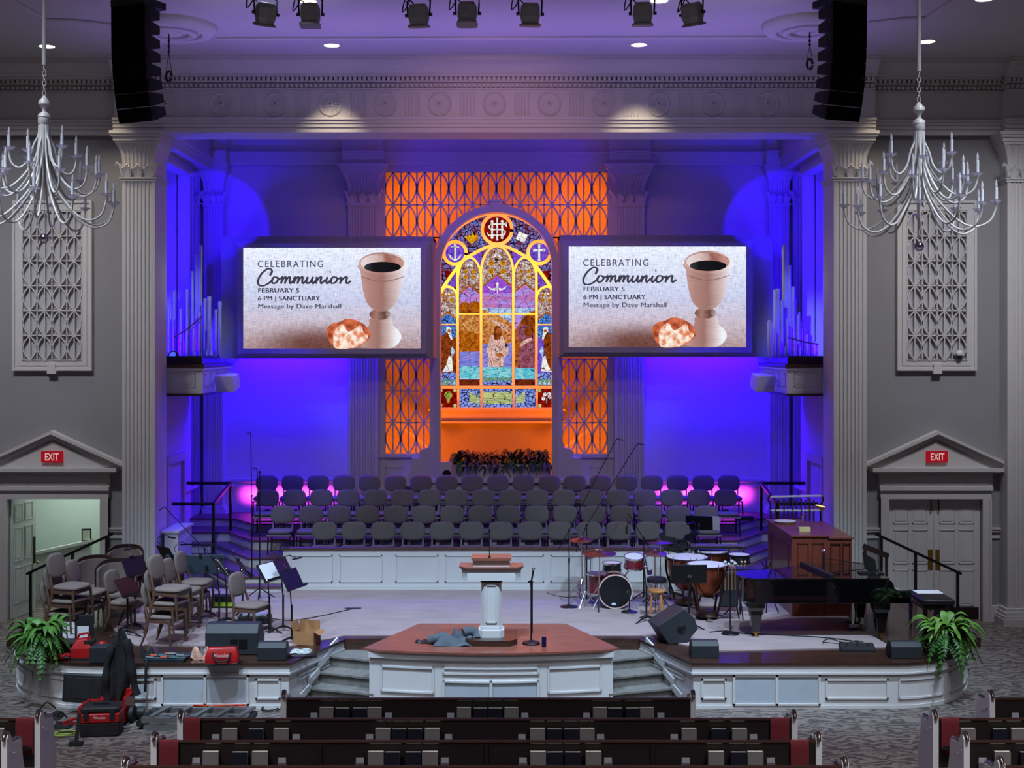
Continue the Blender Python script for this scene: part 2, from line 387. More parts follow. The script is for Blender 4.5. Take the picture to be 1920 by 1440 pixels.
# --- fluted pilaster with a palm-like bell capital and a leaf row
def flute_outline(x0, x1, yf, yb, n):
    w = x1-x0; m = w*.09; p = (w-2*m)/n; pts = [(x0, yb), (x0, yf), (x0+m*.8, yf)]
    for k in range(n):
        c = x0+m+p*(k+.5); r = p*.36
        for a in range(0, 181, 30): pts.append((c-r*math.cos(math.radians(a)), yf+r*.85*math.sin(math.radians(a))))
    return pts+[(x1-m*.8, yf), (x1, yf), (x1, yb)]
def pilaster(name, x0, x1, yf, yb, z0, zcap, ztop, n=7, base=True, label=None):
    if x0 > x1: x0, x1 = x1, x0
    cx, w = (x0+x1)/2, x1-x0; b = MB()
    zs = zcap-.08
    b.prism(flute_outline(x0, x1, yf, yb, n), z0+(.34 if base else 0), zs)
    b.box(x0-.02, x1+.02, yf-.02, yb, zs, zs+.05); b.box(x0-.05, x1+.05, yf-.05, yb, zs+.05, zs+.08)
    if base:
        b.box(x0-.12, x1+.12, yf-.12, yb, z0, z0+.14); b.box(x0-.10, x1+.10, yf-.10, yb, z0+.14, z0+.20)
        b.box(x0-.07, x1+.07, yf-.07, yb, z0+.20, z0+.27); b.box(x0-.04, x1+.04, yf-.04, yb, z0+.27, z0+.34)
    H = ztop-zcap                                   # capital
    rings = []
    for k in range(9):
        t = k/8; f = w*.16*(max(0, t-.45)/.55)**2.2
        q = flute_outline(x0-f, x1+f, yf-f, yb, n)
        rings.append([(x, y, zcap+t*H*.74) for x, y in q])
    b.loft(rings, True, True, False)
    for k in range(n):                              # tongue-ended reeds
        c = x0+w*.09+(w*.82/n)*(k+.5)
        b.ball((c, yf-.0, zcap+H*.60), w*.045, 8, 6, (1, .8, 1.5))
    z = zcap+H*.74
    for k, (e, h) in enumerate(((.17, .05), (.22, .09), (.27, .06), (.31, .07))):
        hh = H*h*1.0; b.box(x0-w*e, x1+w*e, yf-w*e, yb, z, z+hh); z += hh
    nl = 3                                          # acanthus leaf row
    for k in range(nl):
        c = x0+w*(k+.5)/nl
        for j in range(-2, 3):
            hh = H*(.30-.05*abs(j)); xx = c+j*w*.055
            b.tube([(xx*.6+c*.4, yf-.01, zcap), (xx, yf-.03, zcap+hh*.6), (xx+j*.006, yf-.07, zcap+hh*.95), (xx+j*.008, yf-.09, zcap+hh*.85)], [w*.045, w*.05, w*.035, w*.015], 6)
    for q in (-1, 1):
        e = x1 if q > 0 else x0
        b.tube([(e-q*.02, yf-.01, zcap+.02), (e+q*.03, yf-.04, zcap+H*.26), (e+q*.09, yf-.05, zcap+H*.30), (e+q*.11, yf-.05, zcap+H*.25)], [.04, .045, .04, .02], 6)
    o = b.build(name, trimw); struct(o, label, 'pilaster' if label else None); return o
for s, w_ in ((-1, 'left'), (1, 'right')):
    pilaster('pilaster_chancel_'+w_, s*6.63, s*7.27, 25.0, 25.85, ST, 8.78, 9.66, 7)
    pilaster('pilaster_nave_'+w_, s*10.06, s*10.75, 25.1, 25.5, 0, 8.78, 9.66, 7)
    pilaster('pilaster_rear_inner_'+w_, s*2.78, s*3.49, 30.12, 30.42, 1.5, 8.85, 9.75, 9, False)
    pilaster('pilaster_rear_outer_'+w_, s*6.44, s*6.90, 30.16, 30.42, 1.36, 8.85, 9.75, 6)
    pilaster('pilaster_rear_corner_'+w_, s*7.0, s*7.26, 30.16, 30.42, 1.36, 8.85, 9.75, 3)
    # fluted inner return and knee wall beside the chancel pilaster
    struct(MB().box(s*6.55, s*6.28, 25.4, 26.5, ST, 1.78).box(s*6.6, s*6.25, 25.36, 26.55, 1.78, 1.82).box(s*6.27, s*6.28, 25.6, 26.3, ST+.2, 1.6).build('trim_knee_wall_'+w_, white))

# --- entablature over the chancel opening and the nave flanks
def entablature(name, x0, x1, y, deep, dent=True, bands=True):
    b = MB()
    for z0, z1, o in ((9.66, 9.75, .0), (9.755, 9.83, -.02), (9.835, 9.90, -.04), (9.90, 9.94, -.075)): b.box(x0, x1, y+o, y+deep, z0, z1)
    b.box(x0, x1, y+.04, y+deep, 9.94, ZC)
    b.box(x0, x1, y-.0, y+deep, 10.50, 10.53); b.box(x0, x1, y-.06, y+.2, 10.635, 10.66); b.box(x0, x1, y-.10, y+.2, 10.73, 10.79)
    k = x0+.02
    while k < x1-.05:
        b.box(k, k+.052, y-.05, y+.05, 10.54, 10.60); b.box(k+.01, k+.07, y-.085, y+.05, 10.66, 10.725); k += .0935
    prof = [(-.12, 10.79), (-.15, 10.82), (-.16, 10.86), (-.22, 10.93), (-.32, 10.99), (-.36, 11.0), (-.36, 11.04), (-.40, 11.05), (-.40, ZC)]
    b.loft([[(x, y+.04, 10.79)]+[(x, y+o, z) for o, z in prof]+[(x, y+.04, ZC)] for x in (x0, x1)], True, True, False)
    return b
b = entablature('x', -7.45, 7.45, 25.0, .85)
for k in range(15):                                 # rosettes and groups of five flutes along the frieze
    X = (k-7)*1.069
    prof = [(.235, .0), (.235, .018), (.215, .03), (.20, .018), (.17, .010), (.06, .016), (.05, .03), (.02, .04)]
    if abs(X) < 7.2:
        R = Matrix.Translation((X, 25.04, 10.215)) @ Matrix.Rotation(PI/2, 4, 'X')
        b.lathe(prof, (0,0,0), 28, R)
        for j in range(16):
            a = 2*PI*j/16; b.bar((X+.07*math.cos(a), 25.022, 10.215+.07*math.sin(a)), (X+.185*math.cos(a), 25.022, 10.215+.185*math.sin(a)), .018, .018)
    X2 = X+.5345
    if abs(X2) < 7.2:
        for j in range(5):
            x = X2-.13+j*.065; b.tube([(x, 25.035, 9.98), (x, 25.035, 10.44)], .014, 6)
struct(b.build('trim_entablature', trimw))
for s, n in ((-1, 'left'), (1, 'right')):
    x0, x1 = sorted((s*7.45, s*11.6))
    struct(entablature('x', x0, x1, 25.28, .55).build('trim_cornice_'+n, trimw))
    x0, x1 = sorted((s*10.0, s*10.85))
    struct(entablature('x', x0, x1, 25.08, .55).build('trim_cornice_break_'+n, trimw))
# ceiling panel moulding: straight run with shoulders, both sides
b = MB()
def mould(p): b.tube([(x, y, ZC-.005) for x, y in p], .05, 6)
def PC(x, y):
    d = FPX*(CAMZ-ZC)/(y-HY); return (WX(x, d), d)
xl = [PC(405, 70), PC(1436, 68)]; mould(xl)
mould([PC(210, 44), PC(150, 37), PC(86, 34)]); mould([PC(86, 34), PC(22, -3), PC(-60, -60)])
mould([PC(1630, 40), PC(1690, 33), PC(1738, 31)]); mould([PC(1738, 31), PC(1790, -3), PC(1880, -70)])
struct(b.build('trim_ceiling_moulding', ceilm))

# --- chancel recess
rw = mat('recess_paint', (205, 203, 203), .75, var=.02)
struct(MB().box(-8.8, 8.8, 25.8, 33.2, 10.6, 10.7).build('ceiling_chancel', rw))
for s, n in ((-1, 'left'), (1, 'right')):
    b = MB()
    b.box(s*7.3, s*7.0, 25.8, 29.4, 0, 5.0); b.box(s*7.6, s*7.28, 29.3, 30.5, 0, 5.0)                       # below the organ chamber
    b.box(s*7.3, s*7.0, 25.8, 25.95, 5.0, 10.6); b.box(s*7.6, s*7.28, 29.25, 30.5, 5.0, 10.6); b.box(s*7.3, s*7.0, 29.25, 29.4, 5.0, 10.6); b.box(s*7.3, s*7.0, 25.95, 29.25, 9.40, 10.6)
    b.box(s*8.7, s*8.6, 25.8, 29.5, 4.9, 10.6); b.box(s*8.6, s*7.0, 29.35, 29.5, 4.9, 10.6); b.box(s*8.6, s*7.28, 25.8, 25.9, 4.9, 10.6)
    b.box(s*8.6, s*7.0, 25.9, 29.4, 4.9, 5.0)
    struct(b.build('wall_chancel_'+n, rw))
    b = MB()                                                     # entablature running back along the side wall, door casing below
    for z0, z1, o in ((9.62, 9.72, .30), (9.72, 9.82, .34), (9.82, 9.90, .38), (9.90, 10.30, .32), (10.30, 10.6, .42)): b.box(s*7.0, s*(7.0-o), 25.85, 30.1, z0, z1)
    b.box(s*7.0, s*6.9, 25.85, 29.3, 9.36, 9.46)
    for y in (27.12, 28.5): b.box(s*7.0, s*6.93, y, y+.14, ST, 2.95)
    b.box(s*7.0, s*6.92, 27.12, 28.64, 2.95, 3.12)
    b.box(s*7.0, s*6.95, 25.9, 27.1, 2.2, 2.26); b.box(s*7.0, s*6.95, 28.64, 29.9, 2.2, 2.26)
    struct(b.build('trim_chancel_'+n, trimw))
    # rear wall beside the lattice
    struct(MB().box(s*7.3, s*2.72, 30.4, 30.5, 0, 10.6).build('wall_chancel_rear_'+n, rw))
    b = MB()
    for z0, z1 in ((2.14, 2.19), (2.27, 2.33)): b.box(s*6.42, s*3.5, 30.36, 30.4, z0, z1)
    struct(b.build('trim_chair_rail_'+n, trimw))
b = MB()
for x0, x1, y in ((-7.0, 7.0, 30.14), (-3.62, -2.65, 30.02), (2.65, 3.62, 30.02), (-7.3, -6.32, 29.95), (6.32, 7.3, 29.95)):
    for z0, z1, o in ((9.75, 9.85, .0), (9.85, 9.95, -.03), (9.95, 10.02, -.06), (10.02, 10.06, -.10), (10.06, 10.6, .02)): b.box(x0, x1, y+o, 30.4, z0, z1)
struct(b.build('trim_rear_entablature', trimw))

# --- baptistry: chamber behind the lattice
bp = mat('baptistry_paint', (128, 118, 110), .7, var=.02)
b = MB(); b.box(-3.2, 3.2, 32.62, 32.75, 0, 10.6); b.box(-3.3, -3.2, 30.5, 32.75, 0, 10.6); b.box(3.2, 3.3, 30.5, 32.75, 0, 10.6)
struct(b.build('wall_baptistry', bp))
b = MB()
for s in (-1, 1):                                                # sloping stair rails seen through the lattice
    b.bar((s*2.75, 31.9, 3.75), (s*1.55, 31.9, 2.85), .05, .07); b.bar((s*2.75, 31.9, 3.70), (s*2.75, 31.9, 2.0), .05, .05)
struct(b.build('trim_baptistry_rail', bp))
b = MB()
for s in (-1, 1):                                                # posts, frames and low panelled walls
    b.box(s*1.31, s*1.56, 30.0, 30.42, 1.5, 7.32); b.box(s*1.42, s*1.45, 29.985, 30.0, 1.5, 7.32)
    b.box(s*2.63, s*2.80, 30.18, 30.42, 1.5, 9.75); b.box(s*1.56, s*2.80, 30.2, 30.42, 1.5, 2.93)
    b.box(s*1.56, s*2.80, 30.14, 30.42, 2.86, 2.94)
    for x0, x1, z0, z1 in ((2.2, 2.62, 2.62, 2.64), (2.2, 2.62, 1.8, 1.82), (2.2, 2.22, 1.8, 2.64), (2.6, 2.62, 1.8, 2.64)): b.box(s*x0, s*x1, 30.185, 30.2, z0, z1)
    # scroll bracket stepping the post down to the low wall
    pts = [(s*1.56, 3.05)]+[(s*(1.56+.26*math.cos(a)), 2.98+.12*math.sin(a)) for a in (1.5, 1.0, .5, 0, -.5, -1.0)]
    pts += [(s*(1.98-.35*math.cos(t)+.35), 2.25+(.62)*(1-math.sin(t))) for t in (0, .3, .6, .9, 1.2, 1.5)]+[(s*2.05, 2.2), (s*1.56, 2.2)]
    b.slab(pts, 30.02, 30.2)
b.box(-2.63, 2.63, 30.2, 30.42, 9.60, 9.75)
N_ = 40; R0, R1, zs = 1.31, 1.475, 7.32
ring = [(R1*math.cos(PI*k/N_), zs+R1*math.sin(PI*k/N_)) for k in range(N_+1)]; inn = [(R0*math.cos(PI*k/N_), zs+R0*math.sin(PI*k/N_)) for k in range(N_+1)]
for k in range(N_): b.slab([ring[k], ring[k+1], inn[k+1], inn[k]], 30.0, 30.36)
b.slab([(-.09, zs+R0+.02), (.09, zs+R0+.02), (.13, zs+R1+.10), (-.13, zs+R1+.10)], 29.96, 30.2); b.box(-.17, .17, 29.94, 30.2, zs+R1+.08, zs+R1+.12)
b.box(-1.32, 1.32, 30.05, 30.42, 0, 2.42); b.box(-1.75, 1.75, 29.96, 30.2, 2.28, 2.36); b.box(-2.1, 2.1, 30.0, 30.2, 1.9, 1.94)
struct(b.build('trim_baptistry_surround', trimw))

# lattice of pointed ovals: bars follow a clip test so they stop at the arch
def lattice(name, cols, rows, px, pz, x0, z0, y0, y1, w, clip=None, label=None):
    b = MB(); ym = (y0+y1)/2; th = y1-y0
    def run(pts):
        for p, q in zip(pts, pts[1:]):
            if clip and (clip(*p) or clip(*q)): continue
            b.bar((p[0], ym, p[1]), (q[0], ym, q[1]), th, w, up=(0, 1, 0)) if False else b.add(*seg(p, q, w, y0, y1))
    def seg(p, q, w, ya, yb):
        dx, dz = q[0]-p[0], q[1]-p[1]; l = math.hypot(dx, dz); nx, nz = -dz/l*w/2, dx/l*w/2
        P = [(p[0]+nx, p[1]+nz), (p[0]-nx, p[1]-nz), (q[0]-nx, q[1]-nz), (q[0]+nx, q[1]+nz)]
        return ([(x, ya, z) for x, z in P]+[(x, yb, z) for x, z in P], [(0,1,2,3), (7,6,5,4), (0,4,5,1), (1,5,6,2), (2,6,7,3), (3,7,4,0)])
    S = 10
    for i in range(2*cols+1):
        x = x0+i*px/2; run([(x, z0+rows*pz*k/(rows*S)) for k in range(rows*S+1)])
    for r in range(rows+1): run([(x0+cols*px*k/(cols*4), z0+r*pz) for k in range(cols*4+1)])
    for r in range(rows):
        for c in range(cols+0):
            cx = x0+(c+.5)*px
            for q in (-1, 1):
                run([(cx+q*px*.47*math.sin(PI*k/S), z0+(r+k/S)*pz) for k in range(S+1)])
            if not clip or not clip(cx, z0+r*pz): b.add(*seg((cx-w*.8, z0+r*pz), (cx+w*.8, z0+r*pz), w*1.6, y0-.005, y1+.005))
    return b
clip = lambda x, z: math.hypot(x, z-7.32) < 1.42 and z > 7.32 or (abs(x) < 1.5 and z <= 7.32)
struct(lattice('', 14, 2, 5.26/14, .775, -2.63, 8.05, 30.25, 30.275, .034, clip).build('trim_lattice_upper', trimw))
b = lattice('', 14, 1, 5.26/14, .775, -2.63, 7.275, 30.25, 30.275, .034, clip); struct(b.build('trim_lattice_middle', trimw))
for s, n in ((-1, 'left'), (1, 'right')):
    x0 = -2.63 if s < 0 else 1.53
    struct(lattice('', 3, 3, 1.10/3, .75, x0, 2.93, 30.25, 30.275, .034).build('trim_lattice_'+n, trimw))

# --- organ ledges
for s, n in ((-1, 'left'), (1, 'right')):
    b = MB(); xi = 5.93
    b.prism([(s*7.0, 25.95), (s*xi, 25.95), (s*xi, 28.6), (s*6.3, 29.3), (s*7.0, 29.3)], 4.52, 5.06)
    b.prism([(s*7.0, 25.9), (s*(xi-.04), 25.9), (s*(xi-.04), 28.62), (s*6.28, 29.34), (s*7.0, 29.34)], 5.0, 5.04)
    for x0, x1 in ((6.07, 6.50),):
        for a, c, e, f in ((x0, x1, 4.66, 4.68), (x0, x1, 4.92, 4.94), (x0, x0+.02, 4.66, 4.94), (x1-.02, x1, 4.66, 4.94)): b.box(s*a, s*c, 25.935, 25.95, e, f)
        b.box(s*(x0+.06), s*(x1-.06), 25.94, 25.95, 4.72, 4.88)
    for k in range(4):
        y0 = 26.1+k*.62
        for a, c, e, f in ((y0, y0+.5, 4.66, 4.68), (y0, y0+.5, 4.92, 4.94), (y0, y0+.02, 4.66, 4.94), (y0+.48, y0+.5, 4.66, 4.94)): b.box(s*xi, s*(xi-.015), a, c, e, f)
    struct(b.build('trim_organ_ledge_'+n, white))
    c = MB(); c.prism([(s*7.0, 25.86), (s*(xi-.06), 25.86), (s*(xi-.06), 28.63), (s*6.27, 29.36), (s*7.0, 29.36)], 5.06, 5.12)
    c.prism([(s*7.0, 25.9), (s*(xi-.03), 25.9), (s*(xi-.03), 28.6), (s*6.3, 29.32), (s*7.0, 29.32)], 4.47, 4.52)
    struct(c.build('trim_organ_ledge_rail_'+n, mat('dark_mahogany', (58, 28, 24), .4, var=.2)))

# --- choir: panelled front wall, risers, bowl-shaped platforms
b = MB(); yw = 25.07
b.box(-4.14, 4.14, yw, yw+.10, ST, 1.49)
for k in range(4):
    xa = -4.14+k*2.07
    if k: b.box(xa-.004, xa+.004, yw-.004, yw, ST, 1.49)
    for x0 in (xa+.13, xa+1.10):
        x1 = x0+.84
        for a, c, e, f in ((x0, x1, .86, .885), (x0, x1, 1.37, 1.395), (x0, x0+.025, .86, 1.395), (x1-.025, x1, .86, 1.395)): b.box(a, c, yw-.018, yw, e, f)
b.box(-4.14, 4.14, yw-.02, yw, ST, ST+.09)
cw = struct(b.build('wall_choir', white))
MB().box(-4.17, 4.17, yw-.03, yw+.14, 1.49, 1.535).build('cap_rail', mat('cap_wood', (86, 62, 52), .4, var=.2, stretch=(1, 8, 8)), cw)
def wing(xc, d0, xo, d1, z0, z1, n):
    poly = [(-7.0, 30.4), (-7.0, d1), (-xo, d1), (-xc, d0), (xc, d0), (xo, d1), (7.0, d1), (7.0, 30.4)]
    o = struct(MB().prism(poly, z0, z1-.03).build('trim_choir_riser_'+n, white))
    pol2 = [(-7.0, 30.4), (-7.0, d1-.03), (-xo-.02, d1-.03), (-xc-.02, d0-.03), (xc+.02, d0-.03), (xo+.02, d1-.03), (7.0, d1-.03), (7.0, 30.4)]
    MB().prism(pol2, z1-.03, z1).build('tread', mat('riser_wood', (92, 66, 58), .45, var=.2, stretch=(1, 7, 7)), o)
wing(4.9, 25.19, 6.15, 27.4, ST, .95, 'low'); wing(5.03, 26.25, 6.18, 28.06, .95, 1.15, 'second')
wing(5.15, 27.25, 5.9, 28.4, 1.15, 1.36, 'third'); wing(5.35, 28.40, 6.0, 29.3, 1.36, 1.55, 'top')
# short flight beside the choir wall, up from the stage
for s, n in ((-1, 'left'), (1, 'right')):
    o = struct(MB().prism([(s*4.14, 24.85), (s*4.95, 24.85), (s*6.15, 27.1), (s*6.15, 27.5), (s*4.14, 25.3)], ST, .79).build('trim_choir_step_'+n, white))
    MB().prism([(s*4.14, 24.82), (s*4.97, 24.82), (s*6.18, 27.1), (s*6.18, 27.5), (s*4.14, 25.3)], .79, .82).build('tread', MATS['riser_wood'], o)

# --- the stage
def arc(cx, cy, r, a0, a1, n): return [(cx+r*math.cos(math.radians(a0+(a1-a0)*k/n)), cy+r*math.sin(math.radians(a0+(a1-a0)*k/n))) for k in range(n+1)]
def offset(path, d):
    """shift an open path sideways by d (to the right of travel)"""
    out = []
    for i, p in enumerate(path):
        a = path[max(i-1, 0)]; b_ = path[min(i+1, len(path)-1)]
        t1 = Vector((p[0]-a[0], p[1]-a[1])); t2 = Vector((b_[0]-p[0], b_[1]-p[1]))
        if t1.length < 1e-9: t1 = t2
        if t2.length < 1e-9: t2 = t1
        t1.normalize(); t2.normalize(); n1 = Vector((t1.y, -t1.x)); n2 = Vector((t2.y, -t2.x))
        n = (n1+n2).normalized(); k = 1/max(.4, n.dot(n1)); out.append((p[0]+n.x*d*k, p[1]+n.y*d*k))
    return out
def plen(path):
    s = [0]
    for a, b_ in zip(path, path[1:]): s.append(s[-1]+math.hypot(b_[0]-a[0], b_[1]-a[1]))
    return s
def cut(path, s0, s1):
    S = plen(path); out = []
    def at(s):
        for i in range(len(S)-1):
            if S[i+1] >= s-1e-9:
                t = (s-S[i])/max(S[i+1]-S[i], 1e-9); return (path[i][0]+(path[i+1][0]-path[i][0])*t, path[i][1]+(path[i+1][1]-path[i][1])*t)
        return path[-1]
    return [at(s0)]+[path[i] for i in range(len(S)) if s0+1e-6 < S[i] < s1-1e-6]+[at(s1)]
def ribbon(b, path, z0, z1, o0, o1):
    A, B = offset(path, o0), offset(path, o1)
    b.loft([[(p[0], p[1], z0), (q[0], q[1], z0), (q[0], q[1], z1), (p[0], p[1], z1)] for p, q in zip(A, B)], True, True, False)
def panel(b, path, s0, s1, z0, z1, w=.028, t=.02):
    p = cut(path, s0, s1); n = len(p)
    ribbon(b, p, z0, z0+w, 0, t); ribbon(b, p, z1-w, z1, 0, t)
    ribbon(b, cut(path, s0, s0+w), z0, z1, 0, t); ribbon(b, cut(path, s1-w, s1), z0, z1, 0, t)
grille = mat('grille_cloth', (168, 178, 186), .85, var=.04, bump=.1, bscale=250)
RX, FY = 7.82, 19.36
def end(a0, a1, q):      # rounded stage end
    return [(q*(6.1+(RX-6.1)*math.sin(math.radians(a0+(a1-a0)*k/14))), 21.6-(21.6-FY)*math.cos(math.radians(a0+(a1-a0)*k/14))) for k in range(15)]
for s, n in ((-1, 'left'), (1, 'right')):
    # path runs so that its outside is on the right of travel: from the back wall round the end to the front, in to the steps
    if s < 0: path = [(-RX, 24.9)]+end(90, 0, -1)+[(-3.06, FY), (-2.43, 20.95)]
    else: path = [(2.43, 20.95), (3.06, FY)]+end(0, 90, 1)+[(RX, 24.9)]
    S = plen(path); b = MB()
    ribbon(b, path, 0, ST-.03, -.06, 0); ribbon(b, path, ST-.15, ST-.04, 0, .03); ribbon(b, path, ST-.175, ST-.15, 0, .045); ribbon(b, path, 0, .05, 0, .015)
    tot = S[-1]
    def P(a, c, z0=.14, z1=.45): panel(b, path, *((tot-c, tot-a) if s < 0 else (a, c)), z0, z1)
    diag = math.hypot(.63, 20.95-FY)
    g = diag
    P(.15*0+.2, diag-.25, .36, .45)
    P(g+.12, g+.50)
    P(g+2.00, g+2.95); P(g+3.10, g+3.92); P(g+4.1, g+4.85); P(g+5.0, g+5.8); P(g+6.0, g+7.2); P(g+7.4, g+8.6)
    # stair-stringer moulding stepping down the return
    for a, c, za, zb in ((diag*.60, diag*.62, .45, .45),):
        pass
    q = cut(path, *((tot-diag, tot-.05) if s < 0 else (.05, diag)))
    o = struct(b.build('trim_stage_front_'+n, white))
    b2 = MB()
    def G(a, c):
        pp = cut(path, *((tot-c, tot-a) if s < 0 else (a, c))); ribbon(b2, pp, .07, .49, 0, .012)
    G(g+.62, g+1.25); G(g+1.27, g+1.90); b2.build('grille', grille, o)
    b3 = MB(); panel(b3, path, *((tot-(g+1.92), tot-(g+.60)) if s < 0 else (g+.60, g+1.92)), .05, .51, .03, .03)
    m_ = (g+1.26); ribbon(b3, cut(path, *((tot-m_-.02, tot-m_+.02) if s < 0 else (m_-.02, m_+.02))), .05, .51, 0, .03); b3.build('grille_frame', white, o)
    # nosing strip of stained wood
    b4 = MB(); ribbon(b4, path, ST-.035, ST, -.30, .055)
    b4.build('nosing', wood, o)
full = [(-RX, 24.9)]+end(90, 0, -1)+[(-3.06, FY), (-2.43, 20.95), (2.43, 20.95), (3.06, FY)]+end(0, 90, 1)+[(RX, 24.9)]
inner = offset(full, -.06)
struct(MB().prism(inner+[(RX-.06, 24.95), (7.0, 24.95), (7.0, 28.5), (-7.0, 28.5), (-7.0, 24.95), (-RX+.06, 24.95)], ST-.12, ST-.005).build('trim_stage_deck', wood))
cp = [(-6.5, 25.2), (-6.4, 21.6), (-5.7, 20.45), (-3.3, 20.3), (-2.75, 20.78), (-2.43, 21.12), (2.43, 21.12), (2.75, 20.85), (3.4, 20.05), (6.35, 20.3), (6.20, 21.6), (6.4, 25.2)]
struct(MB().prism(cp, ST-.02, ST+.012).build('floor_stage_carpet', carpet))
struct(MB().box(-2.45, 2.45, 20.9, 20.99, ST-.3, ST-.003).box(-2.5, 2.5, 20.91, 21.12, ST-.04, ST+.001).build('trim_stage_edge', wood))

# --- carpeted steps either side of the pulpit platform
stepm = mat('step_carpet', (112, 110, 106), .95, var=.18, scale=9, bump=.3, bscale=120)
b = MB()
for s in (-1, 1):
    for z, (xl, dl), (xr, dr) in ((.525, (2.62, 20.52), (1.62, 20.14)), (.35, (2.78, 20.22), (1.78, 19.80)), (.175, (2.92, 19.93), (1.80, 19.56))):
        pl = [(s*xl, dl), (s*xr, dr), (s*1.2, 21.0), (s*2.43, 21.0)]
        b.prism(pl, 0, z-.03); b.prism([(s*(xl+.02), dl-.03), (s*xr, dr-.03), (s*1.2, 21.0), (s*2.43, 21.0)], z-.03, z)
    b.box(s*1.0, s*2.43, 20.94, 21.0, 0, ST-.04)
struct(b.build('trim_stage_steps', stepm))
b = MB()                                                         # stepped white skirting up the returns
for s in (-1, 1):
    for k, (z0, d) in enumerate(((.0, 19.62), (.175, 19.85), (.35, 20.12), (.525, 20.40))):
        t = (d-FY)/(20.95-FY); x = 3.06-.63*t
        t2 = (d+.30-FY)/(20.95-FY); x2 = 3.06-.63*t2
        b.bar((s*(x-.035), d, z0+.10), (s*(x2-.035), d+.30, z0+.20), .03, .10)
struct(b.build('trim_stringer', white))

# --- pulpit platform, one step above the stage
PT = .87
bow = [(-1.86+3.72*k/16, 19.55-.24*math.cos(PI/2*((k-8)/8))) for k in range(17)]
b = MB(); b.prism(bow+[(1.19, 21.24), (-1.19, 21.24)], 0, PT-.03)
ribbon(b, bow, PT-.13, PT-.035, 0, .05)
S = plen(bow); T_ = S[-1]
panel(b, bow, .18, 1.02, .22, .62); panel(b, bow, T_-1.02, T_-.18, .22, .62)
panel(b, bow, 1.15, T_-1.15, .52, .63)
o = struct(b.build('trim_pulpit_platform', white))
b = MB(); panel(b, bow, 1.15, T_-1.15, .07, .43, .03, .03); ribbon(b, cut(bow, T_/2-.02, T_/2+.02), .07, .43, 0, .03); b.build('grille_frame', white, o)
b = MB(); ribbon(b, cut(bow, 1.17, T_-1.17), .08, .42, 0, .008); b.build('grille', grille, o)
ob = offset(bow, .09)
MB().prism([(-1.96, 19.53)]+ob[1:-1]+[(1.96, 19.53), (1.22, 21.28), (-1.22, 21.28)], PT-.03, PT).build('deck', redwood, o)

# --- steps from the stage down to the side doors
for s, n in ((-1, 'left'), (1, 'right')):
    b = MB()
    for k in range(3): b.box(s*RX, s*(RX+.35*(k+1)), 23.3, 24.5, 0, .525-.175*k)
    struct(b.build('trim_side_steps_'+n, wood))
# ================================================================== PROJECTION SCREENS
def grad_emit(name, stops, axis='X', lo=-1, hi=1, strength=1.0, noise=0.15, nscale=(8, 8, 60)):
    """picture colour on a lit display: ramp along one axis broken up by a streaky noise"""
    m = bpy.data.materials.new(name); m.use_nodes = True
    nt = m.node_tree; nt.nodes.remove(nt.nodes['Principled BSDF']); N = nt.nodes.new; K = nt.links.new
    e = N('ShaderNodeEmission'); K(e.outputs[0], nt.nodes['Material Output'].inputs[0]); e.inputs[1].default_value = strength
    tc = N('ShaderNodeTexCoord'); sp = N('ShaderNodeSeparateXYZ'); K(tc.outputs['Object'], sp.inputs[0])
    mr = N('ShaderNodeMapRange'); mr.inputs[1].default_value = lo; mr.inputs[2].default_value = hi; K(sp.outputs[axis], mr.inputs[0])
    mp = N('ShaderNodeMapping'); mp.inputs['Scale'].default_value = nscale; K(tc.outputs['Object'], mp.inputs[0])
    nz = N('ShaderNodeTexNoise'); nz.inputs['Scale'].default_value = 1; nz.inputs['Detail'].default_value = 4; K(mp.outputs[0], nz.inputs['Vector'])
    ad = N('ShaderNodeMath'); ad.operation = 'MULTIPLY_ADD'; K(nz.outputs[0], ad.inputs[0]); ad.inputs[1].default_value = noise*2; 
    sb = N('ShaderNodeMath'); sb.operation = 'SUBTRACT'; K(mr.outputs[0], sb.inputs[0]); sb.inputs[1].default_value = noise; K(sb.outputs[0], ad.inputs[2])
    r = N('ShaderNodeValToRGB'); K(ad.outputs[0], r.inputs[0])
    while len(r.color_ramp.elements) < len(stops): r.color_ramp.elements.new(.5)
    for el, (p, c) in zip(r.color_ramp.elements, stops): el.position = p; el.color = L(*c)+(1,)
    K(r.outputs[0], e.inputs[0]); return m
